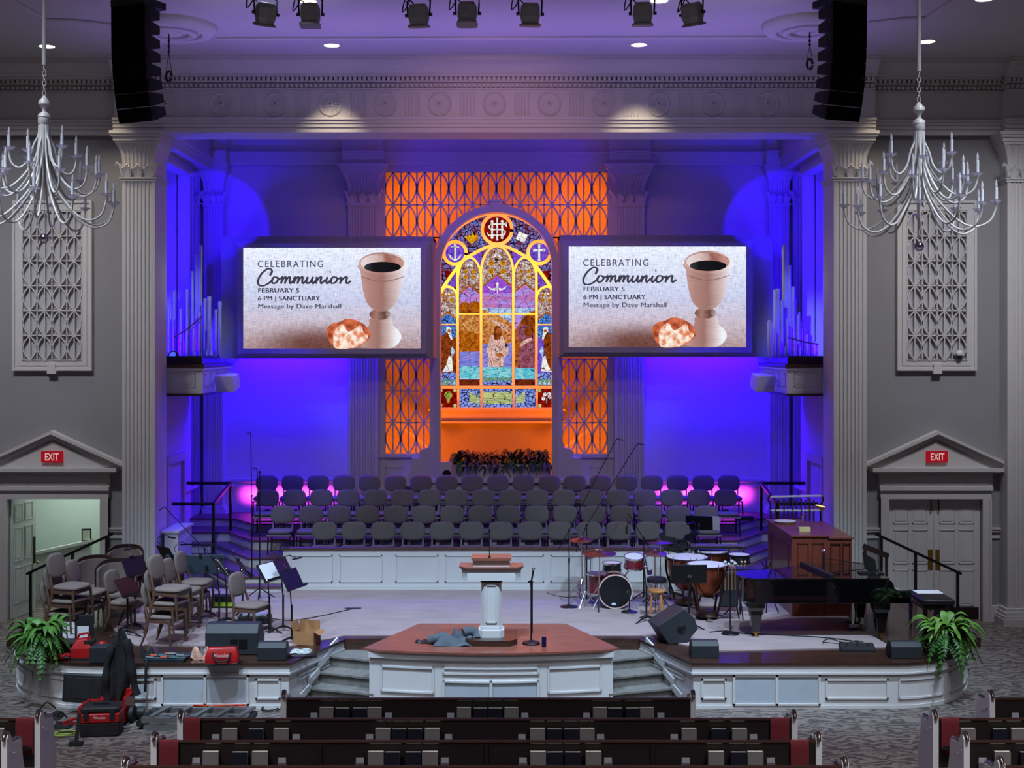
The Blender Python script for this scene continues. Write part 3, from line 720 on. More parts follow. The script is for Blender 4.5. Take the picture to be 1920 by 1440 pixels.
def burlap():
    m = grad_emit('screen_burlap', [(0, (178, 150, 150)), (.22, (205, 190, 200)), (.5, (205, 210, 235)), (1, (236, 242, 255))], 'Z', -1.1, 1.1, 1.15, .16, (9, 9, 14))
    nt = m.node_tree; N = nt.nodes.new; K = nt.links.new; e = [n for n in nt.nodes if n.type == 'EMISSION'][0]; src = e.inputs[0].links[0].from_socket
    tc = [n for n in nt.nodes if n.type == 'TEX_COORD'][0]
    def mul(fac_socket, col):
        nonlocal src
        mx = N('ShaderNodeMix'); mx.data_type = 'RGBA'; mx.blend_type = 'MULTIPLY'; K(fac_socket, mx.inputs[0]); K(src, mx.inputs[6]); mx.inputs[7].default_value = col; src = mx.outputs[2]
    for sc in ((70, 1, 6), (6, 1, 70)):                          # woven threads
        mp = N('ShaderNodeMapping'); mp.inputs['Scale'].default_value = sc; K(tc.outputs['Object'], mp.inputs[0])
        nz = N('ShaderNodeTexNoise'); nz.inputs['Scale'].default_value = 1; nz.inputs['Detail'].default_value = 3; K(mp.outputs[0], nz.inputs['Vector'])
        r = N('ShaderNodeMapRange'); r.inputs[1].default_value = .45; r.inputs[2].default_value = .75; K(nz.outputs[0], r.inputs[0]); mul(r.outputs[0], (.62, .62, .70, 1))
    # brown patch of the photograph shown, low in the middle
    mp = N('ShaderNodeMapping'); mp.inputs['Location'].default_value = (.45, 0, .98); mp.inputs['Scale'].default_value = (.75, 0, 2.3); K(tc.outputs['Object'], mp.inputs[0])
    ln = N('ShaderNodeVectorMath'); ln.operation = 'LENGTH'; K(mp.outputs[0], ln.inputs[0])
    mp.inputs['Location'].default_value = (.28, 0, 2.35)
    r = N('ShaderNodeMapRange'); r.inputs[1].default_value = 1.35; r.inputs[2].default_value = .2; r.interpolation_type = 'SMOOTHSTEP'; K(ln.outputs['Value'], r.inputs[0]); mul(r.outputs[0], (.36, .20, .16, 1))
    K(src, e.inputs[0]); return m
SD = 28.72; PXM = SD/FPX
sx0, sy0 = 622.5, 559.0
def SP(zx, zy): return ((440+zx/5.0526-sx0)*PXM, (sy0-(440+zy/5.0526))*PXM)
def ell(cx, cy, rx, ry, n=28, a0=0, a1=360): return [SP(cx+rx*math.cos(math.radians(a0+(a1-a0)*k/n)), cy+ry*math.sin(math.radians(a0+(a1-a0)*k/n))) for k in range(n+(a1-a0 != 360))]
def smooth(pts, closed=True, n=4):
    """rounded curve through the given points"""
    out = []; m = len(pts)
    for i in range(m if closed else m-1):
        p0, p1, p2, p3 = (pts[(i-1) % m] if closed or i else pts[i]), pts[i], pts[(i+1) % m], (pts[(i+2) % m] if closed or i+2 < m else pts[min(i+1, m-1)])
        for k in range(n):
            t = k/n; out.append(tuple(.5*((2*b)+(-a+c)*t+(2*a-5*b+4*c-d)*t*t+(-a+3*b-3*c+d)*t**3) for a, b, c, d in zip(p0, p1, p2, p3)))
    return out if closed else out+[pts[-1]]
scr = thing('projection_screen', 'large lit screen with chalice and bread picture, hung left of the stained glass window', 'screen', (WX(sx0, SD), SD, WZ(sy0, SD)), 0, 'large screens beside the window')
hw, hh = 332.5/2*PXM, 188.7/2*PXM
housing = mat('screen_housing_paint', (150, 148, 150), .7, var=.02)
x0, x1 = -6.2-scr.location.x, -1.42-scr.location.x; z0, z1 = 5.21-scr.location.z, 7.96-scr.location.z
b = MB()
b.box(x0, x1, .16, .24, z0, z1); b.box(x0, x0+.08, .24, 1.68, z0, z1); b.box(x1-.08, x1, .24, 1.28, z0, z1); b.box(x0, x1, .24, 1.28, z1-.08, z1)
b.build('housing', housing, scr)
b = MB(); bx, bt, bb = hw+.13, hh+.10, hh+.12
b.box(-bx, -hw, -.02, .16, -bb, bt); b.box(hw, bx, -.02, .16, -bb, bt); b.box(-hw, hw, -.02, .16, hh, bt); b.box(-hw, hw, -.02, .16, -bb, -hh)
b.box(-bx-.06, bx+.06, .1, .16, -bb-.06, bt+.06)
b.build('frame', mat('screen_frame_paint', (160, 157, 165), .5, var=.03), scr)
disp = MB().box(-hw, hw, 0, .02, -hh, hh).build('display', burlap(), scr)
def layer(name, pl, m, k): return MB().slab(pl, -.004*k-.002, -.004*k+.002).build(name, m, disp)
clay = lambda n, lo, hi, tone=1.0: grad_emit(n, [(0, (196*tone, 160*tone, 156*tone)), (.22, (176*tone, 132*tone, 124*tone)), (.5, (156*tone, 114*tone, 106*tone)), (.76, (206*tone, 180*tone, 178*tone)), (1, (240, 242, 250))], 'X', lo, hi, 1.0, .10, (2, 2, 34))
cxl, cxr = SP(1175, 0)[0], SP(1630, 0)[0]
layer('chalice_foot', smooth([SP(*p) for p in ((1290,790),(1275,850),(1245,905),(1225,980),(1195,1040),(1215,1066),(1300,1076),(1480,1074),(1555,1025),(1580,965),(1555,910),(1495,850),(1475,790))]), clay('screen_clay_foot', SP(1190, 0)[0], SP(1540, 0)[0]), 1)
layer('chalice_knot', ell(1378, 755, 103, 52), grad_emit('screen_knot', [(0, (120, 80, 72)), (.3, (165, 120, 110)), (.7, (95, 65, 60)), (1, (190, 165, 160))], 'X', SP(1280, 0)[0], SP(1480, 0)[0], 1, .15, (4, 4, 20)), 2)
layer('chalice_bowl', smooth([SP(*p) for p in ((1174,285),(1192,350),(1207,470),(1232,590),(1270,670),(1330,716),(1385,726),(1440,720),(1500,680),(1552,600),(1588,450),(1615,345),(1628,280),(1400,290))]), clay('screen_clay_bowl', cxl, cxr), 3)
layer('chalice_bowl', ell(1405, 275, 230, 108), clay('screen_clay_rim', cxl, cxr, 1.06), 4)
layer('chalice_bowl', ell(1402, 270, 206, 88), grad_emit('screen_inner', [(0, (232, 225, 228)), (.35, (215, 190, 185)), (.6, (150, 95, 82)), (1, (205, 160, 150))], 'X', cxl, cxr, 1, .16, (10, 10, 10)), 5)
layer('wine', ell(1402, 308, 174, 50), grad_emit('screen_wine', [(0, (70, 72, 80)), (.3, (24, 24, 28)), (1, (18, 16, 20))], 'X', cxl, cxr, 1, .1), 6)
layer('chalice_band', [SP(1205, 350)]+[SP(1205+395*k/12, 395+45*math.sin(PI*k/12)) for k in range(13)]+[SP(1600-395*k/12, 402+45*math.sin(PI*(12-k)/12)) for k in range(13)], emit('screen_band', (140, 95, 90)), 6)
bro = smooth([SP(*p) for p in ((870,930),(882,880),(930,842),(1000,825),(1050,800),(1110,800),(1180,822),(1240,862),(1275,910),(1290,950),(1250,1010),(1180,1058),(1100,1077),(960,1077),(905,1020))])
layer('bread_crust', bro, emit('screen_crust', (225, 120, 80), 1.0, col2=(150, 62, 40), scale=5), 7)
layer('bread_crumb', smooth([SP(*p) for p in ((950,905),(1025,850),(1080,920),(1190,860),(1225,930),(1268,950),(1250,1000),(1180,1052),(1100,1076),(960,1076),(935,1000))]), emit('screen_crumb', (255, 240, 225), 1.0, col2=(225, 130, 85), scale=9), 8)
ink = emit('screen_ink', (62, 62, 78)); ink2 = emit('screen_ink_soft', (88, 88, 112))
for body, zx0, zx1, zy, cap, mm, sh in (('CELEBRATING', 215, 832, 309, 64, ink2, 0), ('FEBRUARY 5', 218, 603, 549, 43, ink, 0), ('6 PM | SANCTUARY', 218, 803, 625, 43, ink, 0), ('Message by Dave Marshall', 218, 1000, 699, 43, ink2, 0)):
    x, z = SP(zx0, zy); text(body, cap/5.0526*PXM/.70, mm, disp, (x, -.006, z), width=(zx1-zx0)/5.0526*PXM, space=1.25 if body[0] == 'C' else 1.05, ext=.002, bold=.010 if cap < 50 else .006)
def stroke(b, pts, w, y):
    q = smooth(pts, False, 5); m = len(q)
    for i in range(m-1):
        a, c = Vector(SP(*q[i])), Vector(SP(*q[i+1])); t = (c-a)
        if t.length < 1e-6: continue
        t.normalize(); n = Vector((-t.y, t.x)); k = w*(.75+.35*abs(n.x)); a -= t*k*.3; c += t*k*.3
        b.slab([tuple(a+n*k), tuple(a-n*k), tuple(c-n*k), tuple(c+n*k)], y-.002, y)
b = MB()
def st(*pts): stroke(b, pts, .021, -.006-.0001*len(b.f)/40)
st((328,385),(346,350),(332,326),(300,328),(252,372),(222,432),(228,475),(262,486),(312,464),(352,425))
st((388,404),(362,404),(344,440),(358,462),(386,450),(402,418),(388,404),(405,420),(428,412))
for x in (432, 545):
    st((x-8,420),(x+8,400),(x,440),(x-6,462)); st((x-4,450),(x+18,412),(x+38,402),(x+34,440),(x+28,462)); st((x+30,450),(x+52,412),(x+74,402),(x+70,440),(x+78,462),(x+108,430))
st((664,402),(652,440),(662,462),(688,446),(710,402)); st((710,402),(700,445),(712,462),(738,430))
st((744,402),(740,440),(734,462)); st((738,450),(762,412),(784,402),(778,440),(786,462),(818,428))
st((838,402),(828,440),(838,462),(868,430)); st((862,355),(866,352))
st((915,404),(886,404),(868,440),(882,462),(912,450),(926,418),(915,404),(932,418),(958,408))
st((962,402),(956,440),(950,462)); st((954,450),(985,410),(1012,402),(1006,440),(1014,462),(1046,440))
for i, v in enumerate(b.v):                                       # stretched to the photographed length
    X = v[0]; xa = SP(215, 0)[0]; b.v[i] = (xa+(X-xa)*(1100-215)/(1046-215)*(1.0), v[1], v[2])
b.build('lettering', ink, disp)
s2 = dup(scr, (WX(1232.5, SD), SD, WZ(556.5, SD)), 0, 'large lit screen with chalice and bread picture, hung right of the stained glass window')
for c in kids(s2):
    if c.name.startswith('housing'):                              # the box behind this screen reaches outwards the other way
        a0, a1 = 1.44-s2.location.x, 6.25-s2.location.x
        n = MB().box(a0, a1, .16, .24, z0, z1).box(a0, a0+.08, .24, 1.28, z0, z1).box(a1-.08, a1, .24, 1.68, z0, z1).box(a0, a1, .24, 1.28, z1-.08, z1).build('housing', housing, s2); bpy.data.objects.remove(c); break

# ================================================================== STAINED GLASS WINDOW
GD = 32.5
def G7(zx, zy): return (WX(800+zx/5.335, GD), WZ(370+zy/5.335, GD))
def G8(zx, zy): return (WX(800+zx/5.1423, GD), WZ(620+zy/5.1423, GD))
win = struct(thing('window_1', 'arched stained glass window with baptism scene glowing behind the planter', 'window', (0, 0, 0)), None, None)
gm = {}
def E(key, c, c2=None, st_=1.0, sc=9, vor=(7, 1, 7), lead=.03):
    if key not in gm: gm[key] = emit('glass_'+key, c, st_, col2=c2, scale=sc, vor=vor, lead=lead)
    return gm[key]
RED = E('red', (150, 18, 8), (105, 10, 6)); VIO = E('violet', (96, 70, 190), (130, 80, 215)); SPAN = E('spandrel', (120, 130, 215), (120, 50, 70), sc=6, vor=(11, 1, 11), lead=.11)
PURP = E('purple', (170, 70, 205), (130, 95, 220), vor=(5, 1, 12)); SKY = E('sky', (160, 150, 235), (200, 120, 200), vor=(5, 1, 11)); PINK = E('pink', (205, 125, 160), (165, 110, 205), vor=(4, 1, 14))
LBL = E('light_blue', (190, 220, 240), (150, 170, 235), vor=(6, 1, 10)); BROWN = E('brown', (150, 72, 10), (195, 110, 22), vor=(9, 1, 9)); DBR = E('dark_brown', (105, 42, 14), (150, 70, 20), vor=(8, 1, 8))
HILL = E('hill', (170, 85, 20), (225, 165, 95), sc=14, vor=(7, 1, 16)); ROBE = E('robe', (235, 200, 190), (205, 150, 140), sc=14, vor=(14, 1, 4)); SKIN = E('skin', (200, 115, 60), (170, 85, 40), vor=(12, 1, 12))
WATER = E('water', (110, 125, 215), (150, 140, 225), vor=(3, 1, 20), sc=7); TURQ = E('turquoise', (70, 190, 215), (150, 215, 220), vor=(3, 1, 22), sc=10); GREEN = E('green', (120, 160, 120), (90, 140, 150), vor=(9, 1, 14))
GRIS = E('grisaille', (215, 205, 205), (165, 105, 85), sc=13, vor=(15, 1, 15), lead=.07); GOLD = E('gold', (240, 180, 20), (190, 110, 10), vor=(22, 1, 22), lead=.03); WHITE = E('white', (245, 245, 235), (225, 220, 225), vor=(6, 1, 6), lead=.02)
MAROON = E('maroon', (95, 30, 14), (120, 45, 18)); BGRID = E('blue_grid', (70, 130, 230), (110, 160, 240), vor=(22, 1, 22), lead=.12); CREAM = E('cream', (200, 205, 140), (165, 180, 120), vor=(3, 1, 20), lead=.05)
MAUVE = E('mauve', (130, 60, 70), (160, 95, 120), vor=(14, 1, 5)); BLUEP = E('blue_pieces', (110, 135, 225), (140, 160, 235), vor=(11, 1, 11), lead=.10); OLIVE = E('olive', (170, 180, 70), (140, 150, 60))
ALL = [RED, VIO, SPAN, PURP, SKY, PINK, LBL, BROWN, DBR, HILL, ROBE, SKIN, WATER, TURQ, GREEN, GRIS, GOLD, WHITE, MAROON, BGRID, CREAM, MAUVE, BLUEP, OLIVE]
class Glass(MB):
    def put(s, pl, m, k, f=G7):
        s.cur = ALL.index(m); s.slab([f(*p) for p in pl], GD-.006*k-.004, GD-.006*k); return s
    def done(s, name): return s.build(name, ALL, win)
def circ(cx, cy, r, n=32): return [(cx+r*math.cos(2*PI*k/n), cy+r*math.sin(2*PI*k/n)) for k in range(n)]
def lancet(x0, x1, apex, spring, bot):
    cx = (x0+x1)/2; l = [(x0, bot), (x0, spring)]; r = []
    for k in range(1, 7):
        t = k/7; l.append((x0+(cx-x0)*(1-math.cos(t*PI/2))**.9, spring+(apex-spring)*math.sin(t*PI/2)))
    return l+[(cx, apex)]+[(2*cx-x, y) for x, y in reversed(l)]
BOT = (620-370)*5.335+525*5.335/5.1423      # foot of the lights, in the first scale
g = Glass()
arch = [(705+600*math.cos(math.radians(a)), 760-600*math.sin(math.radians(a))) for a in range(0, 181, 6)]
g.put(arch+[(105, BOT), (1305, BOT)], SPAN, 0)
for sgn in (-1, 1):
    g.put([(705+sgn*150, 545), (705+sgn*270, 600), (705+sgn*170, 690)], VIO, 1)
    g.put([(705+sgn*445, 740), (705+sgn*530, 730), (705+sgn*500, 860)], RED, 1); g.put([(705+sgn*400, 740), (705+sgn*420, 900), (705+sgn*490, 880)], VIO, 1)
g.put([(380,400),(395,375),(415,405),(420,365),(445,390),(450,340),(478,385),(510,360),(520,415),(450,468)], GOLD, 1)
g.put([(925,345),(1012,378),(975,455),(890,415)], WHITE, 1)
g.done('spandrel_glass')
g = Glass(); g.put(circ(705, 325, 132), RED, 2)                   # top medallion: a crossed monogram
for x in (655, 755): g.put([(x-9, 240), (x+9, 240), (x+9, 405), (x-9, 405)], WHITE, 3); g.put(circ(x, 243, 15, 8), WHITE, 3); g.put(circ(x, 403, 15, 8), WHITE, 3)
g.put([(697, 212), (713, 212), (713, 425), (697, 425)], WHITE, 3); g.put(circ(705, 215, 14, 4), WHITE, 3); g.put(circ(705, 423, 14, 4), WHITE, 3)
for y in (268, 322, 378): g.put([(640, y-7), (770, y-7), (770, y+7), (640, y+7)], WHITE, 4)
for pl in (((640,270),(615,290),(625,320),(640,318),(632,295)), ((770,322),(795,345),(780,380),(768,376),(780,350)), ((600,345),(625,375),(650,385),(615,390)), ((760,268),(800,245),(805,300),(785,285))): g.put(pl, WHITE, 4)
g.done('medallion')
g = Glass(); g.put(circ(285, 560, 100), VIO, 2)                  # anchor
g.put([(277,490),(293,490),(293,630),(277,630)], WHITE, 3); g.put([(245,493),(325,493),(325,506),(245,506)], WHITE, 4); g.put(circ(285, 480, 13, 10), WHITE, 3)
g.put([(215,570),(232,575),(262,612),(285,620),(308,612),(338,575),(352,570),(330,615),(285,638),(240,615)], WHITE, 4); g.done('medallion')
g = Glass(); g.put(circ(1125, 555, 100), VIO, 2)                 # budded cross
g.put([(1115,485),(1135,485),(1135,625),(1115,625)], WHITE, 3); g.put([(1080,520),(1170,520),(1170,540),(1080,540)], WHITE, 4)
for c in ((1125,482),(1078,530),(1172,530),(1125,626)): g.put(circ(*c, 15, 10), WHITE, 5)
g.done('medallion')
def light(x0, x1, apex, spring, chev, sides):
    g = Glass(); out = lancet(x0, x1, apex, spring, BOT); cx = (x0+x1)/2; w = x1-x0
    g.put(out, GRIS, 2)
    for dx, dy in ((-.2, 0), (.2, 0), (-.2, .28), (.2, .28)):
        r = w*.10; y = spring-(spring-apex)*.35+w*dy
        g.put(circ(cx+w*dx, y, r, 14), GOLD, 3); g.put(circ(cx+w*dx, y, r*.55, 10), DBR, 4); g.put(circ(cx+w*dx, y, r*.28, 8), GOLD, 5)
    for q in (-1, 1):
        g.put([(cx, apex+w*.18), (cx+q*w*.10, apex+w*.22), (cx+q*w*.16, apex+w*.34), (cx+q*w*.05, apex+w*.30)], WHITE, 3)
    yc = chev
    g.put([(x0, BOT), (x0, yc+w*.40), (cx, yc), (x1, yc+w*.40), (x1, BOT)], sides, 6)
    for q in (-1, 1): g.put([(cx, yc-14), (cx+q*w/2, yc+w*.40-14), (cx+q*w/2, yc+w*.40+6), (cx, yc+8)], BROWN, 7)
    return g
K8 = 5.335/5.1423
def y8(zy): return (620-370)*5.335+zy*K8
def x8(zx): return zx*K8
# centre light
g = light(560, 850, 510, 740, 775, PURP)
g.put([(560,960),(850,960),(850,1180),(560,1180)], SKY, 7); g.put([(560,1000),(700,985),(850,1000),(850,1035),(690,1030),(560,1045)], PINK, 8); g.put([(560,1075),(700,1060),(850,1080),(850,1105),(560,1100)], PINK, 8)
g.put([(560,1105),(850,1105),(850,1250),(560,1250)], LBL, 8)
g.put([(640,1170),(720,1180),(800,1230),(850,1260),(850,1700),(560,1700),(560,1120),(600,1130)], HILL, 9)
g.put([(705,850),(720,862),(716,890),(712,925),(707,968),(700,925),(696,890),(690,865)], WHITE, 9)
for q in (-1, 1): g.put([(705+q*12,905),(705+q*50,915),(705+q*100,885),(705+q*70,925),(705+q*20,935)], WHITE, 9)
for k in range(4): g.put([(600+k*45, 1200+k*26), (830, 1290+k*22), (835, 1300+k*22), (600+k*40, 1212+k*28)], ROBE, 10)
g.put([(560,y8(130)),(850,y8(120)),(850,y8(352)),(560,y8(352))], WATER, 10)
head = (718, 1330)
g.put([(680,1300),(700,1285),(735,1288),(748,1320),(745,1372),(735,1420),(680,1425),(668,1375)], DBR, 12); g.put(circ(head[0]+6, head[1]+8, 30, 16), SKIN, 13); g.put([(705,1355),(742,1355),(732,1392),(712,1392)], DBR, 14)
g.put([(x8(a), y8(c)) for a, c in ((625,35),(600,110),(578,200),(600,260),(590,350),(745,350),(740,270),(790,215),(785,160),(745,80),(735,45),(690,60))], ROBE, 11)
for a, c in (((640,150),(700,225)), ((730,160),(690,225))): g.put([(x8(a[0]-12), y8(a[1])), (x8(a[0]+14), y8(a[1])), (x8(c[0]+8), y8(c[1]+18)), (x8(c[0]-12), y8(c[1]+20))], GRIS, 12)
g.put([(x8(x), y8(y)) for x, y in ((670,215),(725,215),(740,240),(700,255),(665,240))], SKIN, 13)
g.put([(560,y8(352)),(850,y8(352)),(850,y8(452)),(560,y8(452))], TURQ, 13); g.put([(560,y8(452)),(850,y8(452)),(850,y8(490)),(560,y8(490))], GREEN, 13); g.put([(560,y8(488)),(850,y8(488)),(850,BOT),(560,BOT)], BLUEP, 13)
g.done('lancet_glass')
for x0, x1, sgn in ((330, 530, -1), (885, 1082, 1)):              # lights either side of the centre
    g = light(x0, x1, 630, 800, 885 if sgn < 0 else 865, SKY); w = x1-x0
    if sgn > 0: g.put([(x0,990),(x1,975),(x1,1045),(x0,1030)], PINK, 8)
    g.put([(x0,1110),(x1,1110),(x1,1180),(x0,1180)], LBL, 8)
    if sgn < 0:
        g.put(circ(x0+50, 1100, 55, 12), BROWN, 9); g.put(circ(x0+150, 1095, 60, 12), BROWN, 9); g.put([(x0,1130),(x1,1130),(x1,1180),(x0,1180)], DBR, 9)
        g.put([(x0,1180),(x1,1180),(x1,y8(220)),(x0,y8(220))], HILL, 9); g.put([(x0,1330),(x1,1370),(x1,y8(210)),(x0,y8(200))], BROWN, 10)
    else:
        g.put([(x0+60,1240),(x0+100,1180),(x0+160,1140),(x1,1130),(x1,1700),(x0,1700),(x0,1330)], BROWN, 9); g.put(circ(x0+130, 1260, 75, 14), DBR, 10)
        g.put([(x8(x), y8(y)) for x, y in ((880,-30),(920,-60),(1000,-40),(1040,40),(1035,250),(1030,360),(880,360),(885,200),(905,120),(870,60))], MAUVE, 11)
        g.put(circ(x8(985), y8(10), 48, 14), DBR, 12); g.put([(x8(x), y8(y)) for x, y in ((895,140),(940,90),(1010,65),(1018,90),(950,125),(905,160))], ROBE, 12)
    if sgn < 0: g.put([(x0,y8(205)),(x1,y8(200)),(x1,y8(350)),(x0,y8(350))], WATER, 10)
    g.put([(x0,y8(345 if sgn < 0 else 362)),(x1,y8(345 if sgn < 0 else 362)),(x1,y8(467)),(x0,y8(467))], TURQ, 12); g.put([(x0,y8(470)),(x1,y8(470)),(x1,BOT),(x0,BOT)], MAROON, 12)
    g.done('lancet_glass')
for x0, x1, sgn in ((118, 300, -1), (1110, 1292, 1)):             # outer lights with a standing figure each
    g = light(x0, x1, 918, 1010, 1150, BGRID); X = lambda x: 705+sgn*(x-705) if False else (x if sgn < 0 else 1410-x)
    g.put([(x0,1270),(x1,1270),(x1,1282),(x0,1282)], PINK, 8)
    def R(*pts): return [(X(a), c) for a, c in pts]
    g.put(R((118,1400),(300,1400),(300,BOT),(118,BOT)), DBR if sgn < 0 else VIO, 7)
    g.put(R((200,1300),(225,1290),(245,1310),(245,1360),(260,1420),(230,1440),(190,1400)), WHITE, 9); g.put([(X(a), c) for a, c in circ(224, 1335, 17, 12)], SKIN, 10)
    g.put([(X(x8(x)), y8(y)) for x, y in ((150,45),(200,10),(235,90),(225,200),(205,300),(170,395),(140,400),(135,80))], DBR, 10)
    g.put([(X(x8(x)), y8(y)) for x, y in ((215,240),(245,260),(255,390),(150,400),(190,330))], WHITE, 11)
    g.put([(X(x8(x)), y8(y)) for x, y in ((245,150),(275,200),(240,260),(232,190))], LBL, 11)
    g.put([(x0,y8(405)),(x1,y8(405)),(x1,y8(470)),(x0,y8(470))], BLUEP, 12); g.put([(x0,y8(470)),(x1,y8(470)),(x1,BOT),(x0,BOT)], GREEN, 12)
    for k in range(4):
        xx = x0+(x1-x0)*(k+.5)/4; g.put([(xx-18,y8(518)),(xx+18,y8(518)),(xx,y8(480))], LBL, 13)
    g.done('lancet_glass')
LO = [(118, 292, RED), (318, 520, BLUEP), (540, 828, CREAM), (848, 1048, BLUEP), (1072, 1250, RED)]
for i, (x0, x1, m) in enumerate(LO):
    g = Glass(); g.put([(x0,560),(x1,560),(x1,740),(x0,740)], m if i != 2 else BLUEP, 2, G8); cx = (x0+x1)/2
    if m is RED:
        for qx, qy in ((x0+18,578),(x1-18,578),(x0+18,722),(x1-18,722)): g.put(circ(qx, qy, 18, 10), CREAM, 3, G8)
    if i == 0: g.put(circ(208, 622, 38, 16), OLIVE, 4, G8); g.put([(190,650),(226,650),(216,695),(200,695)], OLIVE, 4, G8)
    if i == 1: g.put([(412,592),(440,592),(440,700),(412,700)], CREAM, 4, G8); g.put([(455,610),(480,640),(508,600),(512,720),(470,690),(440,700),(440,610)], CREAM, 3, G8)
    if i == 2: g.put([(545,590),(823,590),(823,705),(545,705)], CREAM, 3, G8)
    if i == 3: g.put([(922,592),(948,592),(948,695),(922,695)], CREAM, 4, G8); g.put([(860,600),(885,640),(920,610),(920,695),(890,690),(862,720)], CREAM, 3, G8)
    if i == 4:
        for qx, qy in ((1140,615),(1180,610),(1125,655),(1185,640)):
            for k in range(5): g.put(circ(qx+12*math.cos(k*1.257), qy+12*math.sin(k*1.257), 8, 8), WHITE, 4, G8)
            g.put(circ(qx, qy, 5, 8), GOLD, 5, G8)
        g.put([(1150,650),(1165,650),(1160,700),(1152,700)], GREEN, 3, G8)
    g.done('lower_glass')
# painted tracery in front of the glass, then the casing and sill
tr = mat('tracery_paint', (244, 236, 215), .5, var=.02); tb = MB()
def bar7(pts, w, k=0, f=G7, dep=.07):
    P = [Vector(f(*p)) for p in pts]; W = w/5.335*GD/FPX; n = len(P); A = []; B = []
    for i in range(n):
        t = (P[min(i+1, n-1)]-P[max(i-1, 0)]).normalized(); nn = Vector((-t.y, t.x)); A.append(P[i]+nn*W/2); B.append(P[i]-nn*W/2)
    tb.loft([[(a.x, GD-.09-dep-k*.004, a.y), (c.x, GD-.09-dep-k*.004, c.y), (c.x, GD-.0, c.y), (a.x, GD-.0, a.y)] for a, c in zip(A, B)], True, True, False)
bar7([(705+600*math.cos(math.radians(a)), 760-600*math.sin(math.radians(a))) for a in range(0, 181, 5)], 42)
for c, r in (((705,325),148), ((285,560),112), ((1125,555),112)): bar7(circ(*c, r)+[circ(*c, r)[0], circ(*c, r)[1]], 32, 1)
for q in (-1, 1):
    bar7([(705+q*x, y) for x, y in smooth([(10,478),(110,505),(220,560),(330,630),(430,750),(520,880),(565,960)], False, 4)], 30, 2)
for x0, x1, ap, sp_ in ((545, 865, 490, 740), (315, 545, 605, 800), (868, 1096, 605, 800), (105, 312, 895, 1010), (1098, 1305, 895, 1010)): bar7(lancet(x0, x1, ap, sp_, sp_+10), 22, 3)
for x in (312, 545, 866, 1096): bar7([(x, 720), (x, BOT+20)], 24, 4)
bar7([(312, 1168), (1096, 1168)], 13, 3); bar7([(105, 1272), (312, 1272)], 8, 3); bar7([(1096, 1272), (1305, 1272)], 8, 3)
bar7([(90, 543), (1300, 543)], 26, 5, G8); bar7([(90, 748), (1300, 748)], 20, 5, G8)
for x in (306, 530, 838, 1060): bar7([(x, 540), (x, 750)], 22, 4, G8)
bar7([(112, 720), (112, BOT+230)], 26, 5); bar7([(1298, 720), (1298, BOT+230)], 26, 5)
tb.build('tracery', tr, win)
zs_ = WZ(766, GD); zb = WZ(792, GD); zt = WZ(500, GD)
b = MB(); b.box(-1.70, 1.70, GD-.30, GD+.12, zb, zb+.05); b.box(-1.66, 1.66, GD-.22, GD+.12, zb+.05, zs_-.05); b.box(-1.72, 1.72, GD-.36, GD+.12, zs_-.05, zs_); b.build('sill', mat('window_paint', (180, 165, 150), .5, var=.02), win)
b = MB()
for s in (-1, 1): b.box(s*1.55, s*1.68, GD-.12, GD+.12, zs_, zt)
b.build('casing', MATS['window_paint'], win)
# ================================================================== CHOIR CHAIRS
fab = mat('choir_fabric', (112, 106, 103), .9, var=.10, scale=60, bump=.15, bscale=300)
bronze = mat('bronze_leg', (58, 48, 44), .35, .6, var=.1)
silver = mat('silver_frame', (205, 205, 210), .3, .7, var=.03)
def supere(w, h, n=24, p=2.6, top=.0):
    out = []
    for k in range(n):
        a = 2*PI*k/n; c, s = math.cos(a), math.sin(a)
        x = w/2*math.copysign(abs(c)**(2/p), c); z = h/2*math.copysign(abs(s)**(2/p), s); out.append((x, z))
    return out
def cushion(b, w, h, t, c, tilt=0.0, p=2.6, rz=0.0, bulge=.0):
    """upholstered pad: outline w x h, thickness t, centre c, leaning by tilt about x"""
    M = Matrix.Translation(c) @ Matrix.Rotation(rz, 4, 'Z') @ Matrix.Rotation(tilt, 4, 'X'); R = []
    for y, k in ((-t/2, .80), (-t/2*.75, .93), (-t*.1, 1), (t*.1, 1), (t/2*.75, .95), (t/2, .84)):
        R.append([(x*k, y-bulge*(1-(2*x/w)**2)*(1 if y < 0 else .0), z*(1-(1-k)*w/h*.9)) for x, z in supere(w, h, 28, p)])
    R = [r[::-1] for r in R]
    return b.loft(R, True, True, True, M)
def choir_chair(label, group):
    t = thing('choir_chair', label, 'chair', (0,0,0), 0, group)
    b = MB(); cushion(b, .50, .47, .085, (0, -.01, .455), PI/2, 4.0); b.build('seat', fab, t)
    b = MB(); cushion(b, .505, .375, .06, (0, .225, .775), -.12, 3.1, 0, .012); b.build('backrest', fab, t)
    for s in (-1, 1): b = MB(); b.tube([(s*.20, .20, .42), (s*.205, .235, .50), (s*.205, .245, .66)], .017, 8); b.build('back_post', silver, t)
    b = MB(); b.box(-.25, .25, -.245, -.225, .385, .412); b.build('front_rail', silver, t)
    b = MB(); b.box(-.23, .23, .18, .205, .37, .41); b.box(-.235, -.215, -.23, .2, .37, .41); b.box(.215, .235, -.23, .2, .37, .41); b.box(-.18, .18, -.22, -.2, .30, .33); b.box(-.06, .06, .21, .23, .40, .52); b.build('seat_frame', bronze, t)
    for sx in (-1, 1):
        for sy in (-1, 1):
            b = MB(); b.tube([(sx*.225, sy*.215, .40), (sx*.235, sy*.24, .0)], [.018, .014], 8); b.build('leg', bronze, t)
    return t
